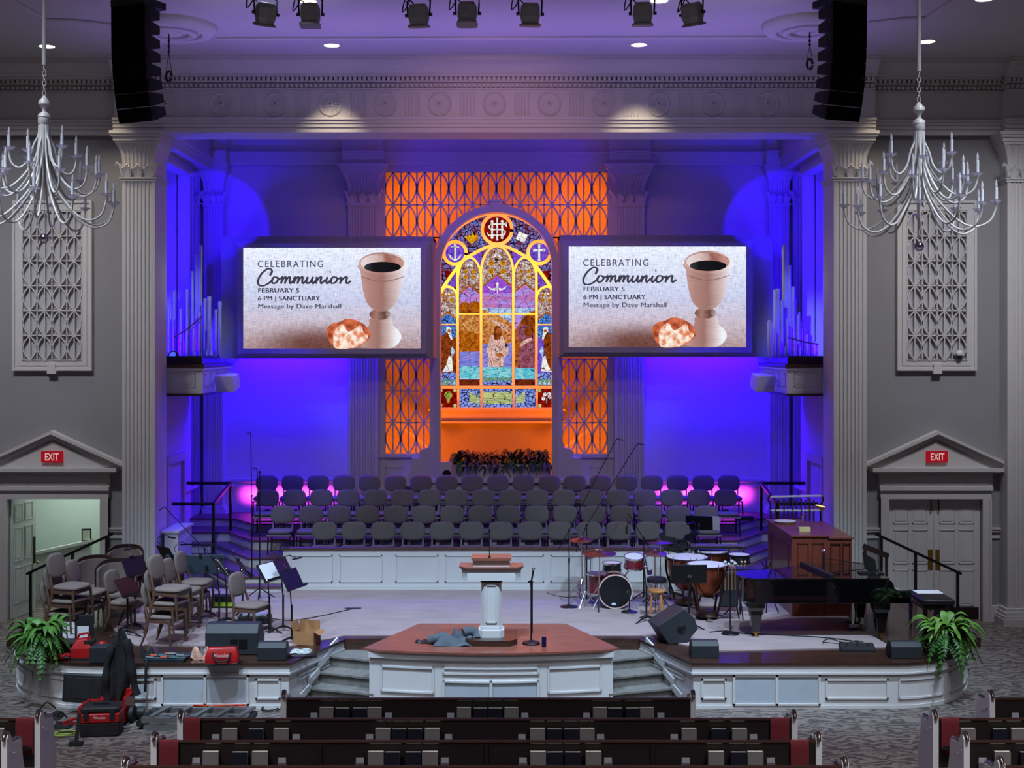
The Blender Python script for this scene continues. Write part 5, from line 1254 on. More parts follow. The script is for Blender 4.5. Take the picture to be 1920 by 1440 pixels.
for sx, w in ((-1, .16), (1, .10)):
    for sy in (-1, 1): MB().cyl((sx*.5, sy*w, 0), (sx*.5, sy*w, .94), .014, n=8).build('leg', chrome, t)
t = thing('concert_snare', 'small black drum with white head beside the choir steps', 'drum', (WX(1386, 23.9), 23.9, ST))
rimmed(t, .20, .15, Matrix.Translation((0, 0, .74)), blackp, headw, 6, black)
b = MB(); b.cyl((0,0,.1), (0,0,.72), .012)
for k in range(3): b.tube([(0,0,.6), (.19*math.cos(2.1*k), .19*math.sin(2.1*k), .735)], .008, 6); b.tube([(0,0,.3), (.28*math.cos(2.1*k), .28*math.sin(2.1*k), .012)], .008, 6)
b.build('stand', chrome, t)
t = thing('percussion_table', 'small black trap table with mallets beside the grand piano', 'table', (WX(1388, 22.6), 22.6, ST))
b = MB(); b.box(-.30, .30, -.18, .18, .84, .86); b.box(-.30, .30, -.19, -.17, .84, .88); b.build('table_top', blackp, t)
b = MB(); b.cyl((0,0,.05), (0,0,.84), .016); b.build('post', black, t)
for k in range(3): MB().tube([(0,0,.35), (.3*math.cos(2.1*k+.5), .3*math.sin(2.1*k+.5), .012)], .011, 6).build('leg', black, t)
pinkm = mat('pink_yarn', (205, 150, 150), .9, var=.1)
for i, px in enumerate((1370, 1376, 1389, 1396)):
    t = thing('yarn_mallet', f'pink headed mallet standing on the trap table, {ORD[i+1]} from the left', 'mallet', (WX(px, 22.55), 22.55, ST+.862), 0, 'pink mallets on the trap table')
    MB().cyl((0,0,.0), (.01,.0,.10), .006, n=6).build('handle', pine, t); MB().ball((.012, 0, .115), .022, 8, 6).build('head', pinkm, t)
bagm = mat('mallet_bag', (20, 20, 26), .8, var=.1)
t = thing('mallet_bag', 'black hanging mallet bag between the timpani and the piano', 'bag', (WX(1368, 22.2), 22.25, ST))
b = MB(); b.rbox(-.16, .16, -.03, .03, .25, .86, .03, 3); b.build('bag', bagm, t)
for sx in (-.1, .1): MB().tube([(sx, .02, .86), (sx, .06, .45), (sx*2, .12, 0)], .012, 6).build('leg', black, t)
felt = mat('grey_felt', (175, 190, 200), .9, var=.06)
for i, (px, py) in enumerate(((1359, 1054), (1366, 1058), (1372, 1052), (1378, 1057))):
    t = thing('felt_mallet', f'round pale felt mallet in the black bag, {ORD[i+1]} from the left', 'mallet', (WX(px, 22.18), 22.16, ST+.56), 0, 'felt mallets in the bag')
    zz = WZ(py, 22.16)-ST-.56; MB().cyl((0,0,0), (0,0,zz), .006, n=6).build('handle', pine, t); MB().ball((0,0,zz), .032, 10, 7, (1,1,.85)).build('head', felt, t)

# ================================================================== TUBULAR CHIMES, ORGAN CONSOLE AND LAMP
t = thing('tubular_bells', 'set of tubular bells on a white frame behind the organ console', 'chimes', (5.93, 25.2, ST))
b = MB(); b.bar((-.5, 0, 1.82), (.52, 0, 1.84), .05, .03); b.bar((-.5, .0, 1.55), (.5, 0, 1.55), .03, .03); b.bar((-.52, 0, .06), (.52, 0, .06), .3, .05); b.build('frame', white, t)
for s in (-1, 1): MB().tube(smooth([(s*.47, 0, .06), (s*.50, 0, .9), (s*.49, 0, 1.6), (s*.54, 0, 1.76), (s*.50, 0, 1.86)], False, 4), .018, 8).build('upright', black, t)
for k in range(10): MB().cyl((-.40+.085*k, .03*(k % 2), 1.78-.03*(k % 2)), (-.40+.085*k, .03*(k % 2), .55+.04*k), .019, n=10).build('tube', mat('bell_bronze', (120, 92, 84), .25, .8, var=.1), t)
cab = mat('console_wood', (112, 54, 40), .35, var=.2, scale=3, stretch=(6, 6, 1), coat=.2)
t = thing('organ_console', 'reddish wood organ console with sloped lid behind the piano', 'organ console', (5.28, 22.6, ST))
b = MB(); b.loft([[(0, 0, 0), (.62, 0, 0), (.62, 0, 1.415), (0, 0, 1.415)], [(0, 2.1, 0), (.55, 2.1, 0), (.55, 2.1, 1.42), (0, 2.1, 1.42)]], True, True, False)
b.loft([[(.62, .02, 0), (1.06, .02, 0), (1.06, .02, 1.375), (.62, .02, 1.375)], [(.55, 2.1, 0), (1.0, 2.1, 0), (1.0, 2.1, 1.375), (.55, 2.1, 1.375)]], True, True, False); b.build('cabinet', cab, t)
b = MB(); b.box(-.03, .65, -.03, 2.13, 1.415, 1.445); b.box(.65, 1.09, -.01, 2.1, 1.375, 1.40); b.build('lid', cab, t)
b = MB()
for x0, x1 in ((.09, .29), (.35, .55), (.68, .86), (.90, 1.03)):
    for a, c, e, f in ((x0, x1, .55, .565), (x0, x1, 1.285, 1.30), (x0, x0+.015, .55, 1.30), (x1-.015, x1, .55, 1.30)): b.box(a, c, -.012, .025, e, f)
for a, c, e, f in ((.3, 1.8, .3, .32), (.3, 1.8, 1.2, 1.22), (.3, .32, .3, 1.22), (1.78, 1.8, .3, 1.22)): b.box(-.012, .0, a, c, e, f)
b.build('panel_moulding', mat('console_dark', (74, 34, 28), .35, var=.2), t)
t = thing('desk_lamp', 'brass swing-arm lamp standing on the organ console', 'lamp', (WX(1508, 23.1), 23.1, ST+1.445))
MB().box(-.10, .10, -.06, .06, 0, .07).build('base', mat('cream_paint', (190, 182, 130), .5), t)
b = MB(); b.tube([(0,0,.07), (-.02,0,.2), (-.04,0,.26), (.12,0,.40), (.2,0,.46)], .008, 6); b.ball((-.04,0,.25), .02); b.build('arm', brass, t)
b = MB(); b.cyl((.2,0,.46), (.36,-.02,.42), .03, .05); b.build('shade', brass, t)
t = thing('tambourine', 'round pale tambourine lying on the organ console', 'tambourine', (WX(1472, 24.1), 24.1, ST+1.445))
b = MB(); b.lathe([(0, .045), (.20, .045), (.20, .05), (0, .05)], n=28); b.build('skin', headw, t)
b = MB(); b.lathe([(.19, 0), (.205, 0), (.205, .046), (.19, .046)], n=28); b.build('rim', oak, t)
t = thing('guitar_stand', 'small black instrument stand leaning at the left side of the console', 'stand', (WX(1435, 23.0), 22.9, ST))
b = MB(); b.cyl((0,0,.0), (0,0,.95), .012); b.tube([(-.08,.0,.92), (-.05,0,.85), (0,0,.82), (.05,0,.85), (.08,0,.92)], .012, 6); b.build('yoke', black, t)
for k in range(3): MB().tube([(0,0,.5), (.22*math.cos(2.1*k), .22*math.sin(2.1*k), .012)], .011, 6).build('leg', black, t)

# ================================================================== GRAND PIANO
pb = mat('piano_black', (6, 6, 9), .10, var=.05, coat=1.0)
t = thing('grand_piano', 'black concert grand piano with closed lid on the right of the stage', 'piano', (4.05, 20.80, ST))
pl = [(.22, 0), (2.35, 0), (2.42, .02), (2.42, 1.50), (1.75, 1.50)]+smooth([(1.75,1.50),(1.35,1.38),(1.0,1.10),(.70,.86),(.40,.80),(.14,.70),(.02,.45),(.04,.18),(.22,0)], False, 5)[1:-1]
b = MB(); b.prism(pl, .60, .98); b.build('case', pb, t, .006)
inn = [(px*1.0+(0 if px > .3 else -.02), py+(-.012 if py < .1 else .012)) for px, py in pl]
lidx = 1.45
left_ = [p for p in inn if p[0] <= lidx]
b = MB(); b.prism([(lidx, -.012)]+[(lidx, 1.42)]+[p for p in inn if p[0] < 1.36][::1], .985, 1.01) if False else b.prism(inn, .985, 1.008); b.build('lid', pb, t, .004)
b = MB(); b.bar((1.50, .02, 1.035), (1.28, 1.30, 1.035), .07, .055); b.build('lid_fold', mat('satin_black', (10, 10, 12), .6), t, .004)
b = MB(); b.prism([(2.42, .02), (2.50, .02), (2.50, .02), (2.56, .02), (2.56, 1.5), (2.42, 1.5)], .62, .80) if False else b.box(2.42, 2.76, .0, 1.5, .60, .70); b.box(2.42, 2.76, 0, .05, .60, .80); b.box(2.42, 2.76, 1.45, 1.5, .60, .80); b.box(2.42, 2.50, .05, 1.45, .70, .90)
b.build('key_bed', pb, t, .01)
b = MB(); b.box(2.52, 2.70, .06, 1.44, .70, .735); b.build('keys', mat('ivory_keys', (225, 222, 212), .3, var=.02), t)
b = MB(); b.slab([(2.36, .80), (2.42, .98), (2.46, .94), (2.50, .84), (2.60, .80), (2.76, .80), (2.76, .72), (2.36, .72)], -.006, .06); b.build('cheek', pb, t, .008)
def pleg(x, y):
    b = MB(); b.loft([[(x+a*w, y+c*w, zz) for a, c in ((-1,-1),(1,-1),(1,1),(-1,1))] for w, zz in ((.13,.60),(.13,.50),(.10,.44),(.085,.30),(.06,.10),(.06,.09))], True, True, False)
    lg = b.build('leg', pb, t, .008)
    b = MB(); b.box(x-.062, x+.062, y-.062, y+.062, .085, .10); b.cyl((x-.02, y, .04), (x+.02, y, .04), .04, n=14); b.cyl((x, y, .03), (x, y, .09), .015); b.build('caster', brass, lg)
pleg(.28, .25); pleg(2.30, .14); pleg(2.30, 1.36)
b = MB()
for xx in (1.98, 2.06): b.tube([(xx, .72, .60), (xx, .74, .35), (xx, .74, .12)], .014, 6)
b.box(1.92, 2.12, .62, .86, .06, .13); b.build('pedal_lyre', pb, t)
for yy in (.66, .74, .82): MB().bar((2.10, yy, .085), (2.26, yy, .06), .03, .012).build('pedal', brass, t)
t = thing('piano_bench', 'black tufted piano bench at the keyboard end of the piano', 'bench', (7.37, 21.55, ST))
b = MB()
b.rbox(-.27, .27, -.45, .45, .50, .60, .04, 3); b.build('seat', mat('tufted_black', (16, 16, 18), .45, var=.1, bump=.5, bscale=14), t)
b = MB(); b.box(-.25, .25, -.42, .42, .43, .51); b.build('apron', pb, t)
for sx in (-1, 1):
    for sy in (-1, 1): MB().loft([[(sx*.21+a*w, sy*.38+c*w, zz) for a, c in ((-1,-1),(1,-1),(1,1),(-1,1))] for w, zz in ((.032,.44),(.02,0))], True, True, False).build('leg', pb, t)
paper = mat('paper', (225, 225, 230), .8, var=.03)
tag(MB().box(7.18, 7.62, 21.62, 21.92, ST+.602, ST+.606).build('sheet_music', paper), 'open white sheet music lying on the piano bench', 'sheet music')
t = thing('piano_rack', 'black music rack with clip light standing open on the piano', 'music rack', (WX(1628, 21.4), 21.25, ST+1.008))
b = MB(); b.box(-.24, .24, -.012, .0, .02, .30, Matrix.Rotation(-.5, 4, 'X') @ Matrix.Rotation(.9, 4, 'Z')); b.box(-.2, .2, -.1, .1, 0, .02); b.build('desk', black, t)
gg = MB(); gooseneck(gg, ((.05,0,.02), (.14,-.1,.10), (.12,-.2,.06), (.02,-.22,.03))); gg.build('clip_light', black, t)
t = thing('piano_microphone', 'microphone on a boom over the closed piano lid', 'microphone', (5.69, 22.0, ST+1.008))
b = MB(); b.cyl((0,0,0), (0,0,.20), .026); b.build('body', blackp, t); MB().ball((0,0,.245), .042, 10, 8).build('grille', chrome, t)
MB().cyl((.02,0,.13), (.86,-.12,-.02+.04), .008, n=6).build('boom', black, t)
# ================================================================== MUSIC STANDS, STAND LIGHTS, BOOM MICROPHONES
deskm = mat('stand_desk', (15, 16, 19), .45, .2, var=.08)
def music_stand(label, px, py, base_y, face, tilt=.45, w=.52, h=.34, sheet=0, polem=None, group='music stands', z0=ST, lamp=True, dm=None):
    """face: direction (radians from the camera side, + turns to the picture's right) the desk shows its front to"""
    x, d, _ = on(px, base_y, z0); zt = WZ(py, d)-z0; pm = polem or black
    t = thing('music_stand', label, 'music stand', (x, d, z0), face, group)
    b = MB(); b.cyl((0,0,.06), (0,0,.62), .017); b.cyl((0,0,.5), (0,.04,zt), .010); b.build('pole', pm, t)
    for k in range(3):
        a = 2.094*k+.4; b = MB(); b.tube([(0,0,.10), (.12*math.cos(a), .12*math.sin(a), .07), (.30*math.cos(a), .30*math.sin(a), .012)], [.022, .018, .010], 6); b.build('leg', pm, t)
    M = Matrix.Translation((0, 0, zt)) @ Matrix.Rotation(-tilt, 4, 'X')
    b = MB(); b.M = M; b.rbox(-w/2, w/2, -.004, .004, -h/2, h/2, .003, 1); b.box(-w/2, w/2, -.07, 0, -h/2-.006, -h/2+.004); b.box(-w/2, w/2, -.074, -.068, -h/2, -h/2+.03); b.build('desk', dm or deskm, t)
    b = MB(); b.M = M; b.lathe([(0,-.02), (.03,-.02), (.03,.02), (0,.02)], n=12, M=M @ Matrix.Translation((0,.02,-.03)) @ Matrix.Rotation(PI/2, 4, 'X')); b.build('tilt_knob', chrome, t)
    return t, M, (x, d, z0), face, h
def stand_light(label, st_, side=0.0, bend=-1):
    t0, M, loc, face, h = st_
    o = thing('stand_light', label, 'stand light', loc, face, 'clip lights on the music stands')
    p = M @ Vector((side, .0, h/2))
    b = MB(); b.cbox((p.x, p.y, p.z), (.05, .05, .05)); b.build('clip', blackp, o)
    b = MB(); gooseneck(b, ((p.x, p.y, p.z), (p.x+.02, p.y+.10, p.z+.12), (p.x+bend*.06, p.y+.02, p.z+.22), (p.x+bend*.14, p.y-.10, p.z+.17))); b.build('gooseneck', black, o)
    q = Vector((p.x+bend*.14, p.y-.10, p.z+.17)); b = MB(); b.bar(q+Vector((-.13, 0, 0)), q+Vector((.13, 0, -.01)), .03, .022); b.build('light_bar', black, o)
def sheet(label, st_, w=.24, h=.31, off=0.0, side=-.012):
    t0, M, loc, face, hh = st_
    o = thing('sheet_music', label, 'sheet music', loc, face, 'sheet music on stands')
    b = MB(); b.box(-w/2+off, w/2+off, side-.004, side, -.16, -.16+h, M); b.build('page', paper, o)
    return o
A = {}
A[1] = music_stand('black music stand turned away beside the single taupe chair, upper of two', 253, 1062, 1180, 1.1)
A[2] = music_stand('black music stand in front of the single taupe chair, lower desk', 239, 1100, 1192, 1.25, .6)
A[3] = music_stand('black music stand behind the tall chair stacks, desk angled right', 312, 1040, 1150, 2.3)
lit = mat('stand_desk_lit', (66, 80, 92), .5, .2, var=.06)  # lit copy of the desk black: light on both desks put into the colour
A[4] = music_stand('wide light-washed music stand desk facing the choir, left of the pair', 345, 1057, 1152, PI-.1, .3, .62, .36, dm=lit)
A[5] = music_stand('wide light-washed music stand desk facing the choir, right of the pair', 387, 1058, 1155, PI+.1, .3, .62, .36, dm=lit)
A[6] = music_stand('music stand holding white pages, right of the wide light-washed desks', 411, 1062, 1176, 2.05, .6)
A[7] = music_stand('music stand half hidden behind the stand with white pages', 425, 1064, 1170, 1.9, .55)
A[8] = music_stand('music stand behind the single chair by the floor monitor', 455, 1065, 1150, 2.0, .5)
A[9] = music_stand('music stand with white open score, left of the pair by the cardboard box', 505, 1072, 1186, 1.15, .6)
A[10] = music_stand('black music stand just behind the one nearest the cardboard box', 531, 1064, 1184, 1.35, .5)
A[11] = music_stand('black music stand nearest the cardboard box', 547, 1086, 1206, 1.2, .5)
A[12] = music_stand('low black music stand in front of the timpani, desk facing the camera', 1292, 1076, 1178, PI+.02, .15, .60, .32)
A[13] = music_stand('black music stand on a chrome pole behind the rear timpani', 1311, 980, 1080, PI-.25, .25, .56, .30, polem=chrome)
A[14] = music_stand('black music stand on the right of the drum kit, desk in profile', 1256, 1020, 1120, 2.1, .4)
A[15] = music_stand('music stand with tan folder behind the left timpani', 1290, 1014, 1112, -2.2, .45, polem=chrome)
A[16] = music_stand('black music stand at the drum stool, seen from its thin edge', 1212, 1060, 1166, 1.45, .2, .4, .26)
for k, nm, side, bend in ((1, 'upper stand beside the single chair', 0, -1), (3, 'stand behind the tall chair stacks', 0, -1), (4, 'left wide light-washed desk', .1, -1), (5, 'right wide light-washed desk', .1, -1), (6, 'stand with white pages', 0, 1), (7, 'half hidden stand beside the white pages', 0, 1),
                          (8, 'stand behind the single chair', 0, 1), (10, 'stand just behind the nearest to the box', 0, 1), (11, 'stand nearest the cardboard box', 0, 1), (15, 'stand with the tan folder', 0, -1)):
    stand_light(f'black clip light on the {nm}', A[k], side, bend)
sheet('white pages on the stand right of the wide light-washed desks', A[6], .42); sheet('open white score on the stand left of the pair by the box', A[9], .42); sheet('white page behind the chrome pole music stand', A[13], .24, .31, -.30, .0)
t0, M, loc, face, hh = A[15]
o = thing('folder', 'tan folder on the music stand behind the left timpani', 'folder', loc, face); MB().box(-.2, .2, -.02, -.008, -.15, .13, M).build('cover', mat('manila', (170, 142, 100), .8), o)

def boom_stand(label, px, by, py_top, boom, mic='tip', z0=ST, tri=False, ddep=0.0):
    x, d, _ = on(px, by, z0); zt = WZ(py_top, d)-z0
    t = thing('boom_microphone', label, 'microphone stand', (x, d, z0))
    b = MB()
    if tri: pass
    else: round_base(b, .17); b.build('base', black, t)
    if tri:
        for k in range(3): MB().tube([(0,0,.22), (.30*math.cos(2.094*k+.6), .30*math.sin(2.094*k+.6), .012)], .011, 6).build('leg', black, t)
    b = MB(); b.cyl((0,0,.03), (0,0,zt*.62), .014); b.cyl((0,0,zt*.6), (0,0,zt), .010); b.cyl((0,0,zt*.58), (0,0,zt*.64), .019); b.build('pole', black, t)
    P = [(WX(a, d)-x, ddep*k, WZ(c, d)-z0) for k, (a, c) in enumerate(boom)]
    b = MB()
    for p, q in zip(P, P[1:]): b.cyl(p, q, .008, n=6)
    b.cyl((0,-.02,zt), (0,.02,zt), .022); b.build('boom', black, t)
    return t, P
boom_stand('tall boom microphone stand on round base at the left of the drum kit', 1067, 1139, 994, ((1046, 1032), (1067, 994), (1156, 823)))
x, d, _ = on(1067, 1139, ST)
def cap(t, P, n):
    b = MB(); b.cyl(P[-1], P[-1][:1]+(P[-1][1],)+(P[-1][2],) if False else (P[-1][0]+.13, P[-1][1], P[-1][2]-.02), .011); b.build('microphone', blackp, t)
for o in [q for q in bpy.data.objects if q.name == 'boom_microphone']: cap(o, [(WX(1156, d)-x, 0, WZ(823, d)-ST)], 0)
t, P = boom_stand('tall boom microphone stand behind the left cymbals', 1100, 1122, 985, ((1080, 1035), (1100, 985), (1195, 832))); cap(t, P, 0)
t, P = boom_stand('boom microphone reaching over the drum kit from the right', 1207, 1132, 1008, ((1217, 1028), (1207, 1010), (1178, 963)), tri=True)
MB().cyl(P[-1], (P[-1][0]-.03, 0, P[-1][2]-.36), .006, n=6).cyl((P[-1][0]-.03, 0, P[-1][2]-.22), (P[-1][0]-.035, 0, P[-1][2]-.38), .022).build('microphone', blackp, t)
t, P = boom_stand('tall slim microphone stand at the left end of the choir rows', 472, 1100, 930, ((472, 930), (470, 812), (463, 812)), tri=True)
t, P = boom_stand('slim black stand with small hook behind the music stands, left of choir wall', 487, 1124, 885, ((487, 1000), (482, 880), (477, 876), (474, 882)), tri=True)
t, P = boom_stand('long thin boom leaning up beside the left chancel pilaster', 384, 1112, 1030, ((384, 1030), (308, 950), (298, 958)), tri=True)
t = thing('microphone_stand', 'black straight microphone stand on round base under the piano tail', 'microphone stand', on(1369, 1190, ST))
b = MB(); round_base(b, .15); b.build('base', black, t); b = MB(); b.cyl((0,0,.04), (0,0,1.0), .012); b.build('pole', black, t)
# ================================================================== LOUDSPEAKERS ON THE STAGE
mg = mat('monitor_paint', (32, 36, 42), .6, var=.08, bump=.1, bscale=180); mgr = mat('monitor_grille', (26, 28, 34), .55, .2, var=.08, bump=.25, bscale=350)
def wedge(label, loc, rz, w, dp, h, port=False, group='floor monitors'):
    t = thing('floor_monitor', label, 'speaker', loc, rz, group)
    pr = [(0, 0), (dp, 0), (dp, h*.45), (dp*.55, h), (dp*.18, h), (0, h*.72)]
    R = Matrix.Translation((-w/2, 0, 0)) @ Matrix(((0,0,1,0),(1,0,0,0),(0,1,0,0),(0,0,0,1)))
    MB().prism(pr, 0, w, R).build('cabinet', mg, t, .012)
    b = MB(); b.loft([[(-w/2+.03, dp*.60, h*.95+.006), (w/2-.03, dp*.60, h*.95+.006), (w/2-.03, dp*.97, h*.50+.006), (-w/2+.03, dp*.97, h*.50+.006)], [(-w/2+.03, dp*.60, h*.95-.01), (w/2-.03, dp*.60, h*.95-.01), (w/2-.03, dp*.97, h*.50-.01), (-w/2+.03, dp*.97, h*.50-.01)]], True, True, False); b.build('grille', mgr, t)
    if port:
        MB().box(-.02, .24, -.008, .012, h*.22, h*.52).build('handle_recess', black, t); MB().box(.10, .118, -.014, 0, h*.22, h*.52).build('handle', mg, t)
    return t
x, y, z = on(434, 1228, ST)
wedge('large grey floor monitor behind the red tool bag', (x, y-.0, ST), 0, .82, .55, .46, True)
for px, py, w, h, lab in ((509, 1240, .44, .27, 'small black floor monitor at the front edge, left of the left steps'), (1323, 1235, .42, .26, 'small black floor monitor at the front edge, right of the right steps'), (1701, 1236, .47, .25, 'small black floor monitor beside the right fern')):
    x, y, z = on(px, py, ST); wedge(lab, (x, y+.02, ST), 0, w, .32, h)
x, y, z = on(1272, 1208, ST)
t = thing('floor_monitor', 'large dark floor monitor tilted on its side in front of the timpani', 'speaker', (x, y+.02, ST), .22, 'floor monitors')
R = Matrix(((1,0,0,0),(0,0,1,0),(0,1,0,0),(0,0,0,1)))
M_ = Matrix.Translation((0, .0, 0))
b = MB(); b.slab([(-.16, 0), (.13, 0), (.34, .22), (.28, .40), (.10, .56), (-.36, .30)], 0, .48); b.build('cabinet', mg, t, .012)
b = MB(); b.lathe([(0,0), (.06,0), (.072,.01), (.05,.02), (0,.02)], n=20, M=Matrix.Translation((.06,-.0,.24)) @ Matrix.Rotation(PI/2, 4, 'X')); b.build('pole_socket', black, t)
x, y, z = on(188, 1244, ST)
tag(MB().box(x-.17, x+.17, y, y+.26, ST, ST+.24).build('floor_monitor', mg, None, .012), 'plain dark blue box speaker between the red charger and the black jacket', 'speaker', 'floor monitors')
# ================================================================== RAILINGS
railm = mat('rail_paint', (20, 16, 18), .4, .3, var=.1)
for s, n in ((-1, 'left'), (1, 'right')):
    t = thing('railing', f'dark square railing on the {n} choir steps', 'railing', (s*5.93, 27.0, 1.15))
    b = MB(); P = [(s*.95, 1.62, 1.27), (0, 1.62, 1.27), (s*-.03, -.2, 1.03), (s*.8, -.2, 1.03)]
    for p, q in zip(P, P[1:]): b.bar(p, q, .06, .06)
    for p in P: b.cbox(p, (.06, .06, .06))
    b.build('handrail', railm, t)
    MB().box(-.03, .03, 1.59, 1.65, .21, 1.27).build('post', railm, t); MB().box(s*-.03-.03, s*-.03+.03, -.23, -.17, 0.0, 1.03).build('post', railm, t)
    t = thing('railing', f'sloping dark handrail going down to the {n} side door', 'railing', (s*7.3, 24.3, 0))
    b = MB(); b.bar((s*-.08, 0, 1.93), (s*1.57, 0, 1.16), .07, .05); b.build('handrail', railm, t)
    for xx, z0, z1 in ((.05, .70, 1.86), (.70, .35, 1.55), (1.50, 0, 1.18)): MB().box(s*xx-.025, s*xx+.025, -.025, .025, z0, z1).build('post', railm, t)
t = thing('railing', 'dark railing post inside the lit vestibule beyond the open door', 'railing', (-8.05, 27.0, 0))
b = MB(); b.bar((0,0,1.72), (.5,0,1.74), .05, .05); b.bar((.05,0,1.74), (.5,.9,1.9), .05, .05); b.build('handrail', railm, t); MB().box(-.03, .03, -.03, .03, 0, 1.72).build('post', railm, t)
t = thing('railing', 'dark upright chair rail behind the piano at the right pilaster', 'railing', (6.95, 23.9, ST))
b = MB(); b.bar((-.05,0,1.05), (.42,0,.86), .05, .10); b.build('handrail', darkw, t)
for xx, h in ((-.02, 1.02), (.38, .90)): MB().box(xx-.025, xx+.025, -.02, .02, 0, h).build('post', darkw, t)
t = thing('portable_light', 'small square light box leaning on the vestibule half wall', 'light', (-8.84, 27.66, 1.27), .3)
MB().box(-.10, .10, -.05, .05, 0, .27).build('case', black, t); MB().box(-.075, .075, -.056, -.05, .03, .24).build('lens', mat('pale_lens', (205, 215, 190), .4), t)
# ================================================================== ORGAN PIPES
pipe = mat('pipe_metal', (190, 188, 186), .28, .5, var=.12, scale=3); pcopper = mat('pipe_rail', (110, 64, 62), .4, .4, var=.15)
def organ(s, label, ranks, group='organ pipe ranks'):
    t = thing('pipe_organ', label, 'organ', (s*6.5, 26.9, 5.12), 0, group)
    b = MB(); b.box(-.52, .52, -.75, 1.0, 0, .10); b.box(-.5, .5, -.72, .98, .10, .16); b.build('windchest', walnut, t)
    n = 0
    for pts, d, r0, r1, cnt in ranks:
        for k in range(cnt):
            u = k/(cnt-1); j = u*(len(pts)-1); i = min(int(j), len(pts)-2); q = j-i
            px = pts[i][0]*(1-q)+pts[i+1][0]*q; py = pts[i][1]*(1-q)+pts[i+1][1]*q
            x = WX(px, d)-s*6.5; h = WZ(py, d)-5.12; r = r0*(1-u)+r1*u
            b = MB(); b.lathe([(0,.12), (.008,.12), (r,.30 if h > .5 else .2), (r,max(h-.10, .34 if h > .5 else .22)), (r*1.12,max(h-.10,.35 if h > .5 else .23)), (r*1.12,h), (0,h)], (x, d-26.9+(k % 3)*.11, 0), 10); b.build('organ_pipe', pipe, t)
    return t
o1 = organ(-1, 'silver organ pipe ranks on the left ledge beside the chancel pilaster', [
    ([(375, 460), (368, 480), (358, 520), (345, 560), (330, 605)], 27.6, .048, .026, 15), ([(392, 556), (384, 560), (372, 590), (360, 615), (345, 640)], 27.2, .040, .022, 14),
    ([(412, 565), (405, 580), (392, 610)], 26.9, .034, .028, 7), ([(326, 545), (318, 570), (308, 600)], 28.2, .04, .03, 6), ([(352, 580), (345, 590), (336, 620)], 27.9, .04, .03, 7)])
o2 = organ(1, 'silver organ pipe ranks on the right ledge beside the chancel pilaster', [
    ([(1472, 459), (1476, 475), (1484, 520), (1497, 590), (1518, 640)], 27.6, .048, .026, 17), ([(1455, 545), (1460, 540), (1470, 580), (1486, 625), (1500, 650)], 27.2, .042, .022, 16),
    ([(1443, 600), (1448, 605), (1458, 625), (1472, 650)], 26.9, .030, .018, 13), ([(1486, 540), (1492, 570), (1506, 610), (1526, 650)], 28.0, .035, .025, 14), ([(1527, 640), (1535, 645)], 27.5, .03, .025, 3)])
for o, s in ((o1, -1), (o2, 1)):
    b = MB(); b.tube([(-.1*s-.38*s*-1*0-.35, -.02, .55), (.0, .0, .7), (.35, .02, 1.0)] if s < 0 else [(-.35, 0, .55), (.0, 0, .45), (.3, .02, .4)], .014, 6); b.build('support_rail', pcopper, o)
t = thing('stage_light', 'small blue stage light among the left organ pipes', 'stage light', (WX(322, 26.5), 26.5, 5.12))
b = MB(); b.cyl((0,.1,.12), (.05,-.06,.16), .10, .11, 16); b.build('housing', black, t); b = MB(); b.box(-.14, .14, -.02, .02, 0, .04); b.build('yoke', black, t)
MB().cyl((.05,-.062,.16), (.052,-.066,.161), .085).build('lens', emit('blue_lens', (70, 90, 255), 1.5), t)
for s, n in ((-1, 'left'), (1, 'right')):
    t = thing('wall_speaker', f'white angled loudspeaker on the corner of the {n} organ ledge', 'speaker', (s*5.93, 26.9, 4.75), 0, 'white ledge speakers')
    M = Matrix.Translation((s*-.35, -.05, -.02)) @ Matrix.Rotation(s*.45, 4, 'Z') @ Matrix.Rotation(.22, 4, 'X')
    b = MB(); b.M = M; b.loft([[(-.24, -.18, -.18), (.24, -.18, -.18), (.24, -.18, .18), (-.24, -.18, .18)], [(-.16, .16, -.14), (.16, .16, -.14), (.16, .16, .16), (-.16, .16, .16)]], True, True, False); b.build('cabinet', white, t, .02)
    b = MB(); b.bar((0, .02, 0), (s*-.2, 0, -.02), .05, .05); b.build('bracket', white, t)
# ================================================================== CEILING THINGS
glow = emit('lamp_glow', (255, 250, 225), 4.0)
def downlight(px, py, lab):
    d = FPX*(CAMZ-ZC)/(py-HY); t = thing('ceiling_light', lab, 'ceiling light', (WX(px, d), d, ZC), 0, 'round ceiling lights')
    MB().lathe([(.13, 0), (.175, -.012), (.18, -.004), (.18, 0)], n=28).build('trim_ring', white, t)
    MB().lathe([(0, -.004), (.14, -.006)], n=28).build('lens', glow, t)
for px, py, lab in ((88, 87, 'lit round ceiling light beside the rod of the left chandelier'), (622, 85, 'lit round ceiling light above the left half of the frieze'), (1198, 84, 'lit round ceiling light above the right half of the frieze'), (1738, 78, 'lit round ceiling light beside the rod of the right chandelier'),
                    (577, 2, 'lit round ceiling light cut by the top edge over the second spotlight'), (1236, 1, 'lit round ceiling light cut by the top edge over the sixth spotlight'), (1846, -2, 'lit round ceiling light at the top right corner')): downlight(px, py, lab)
hoists = []
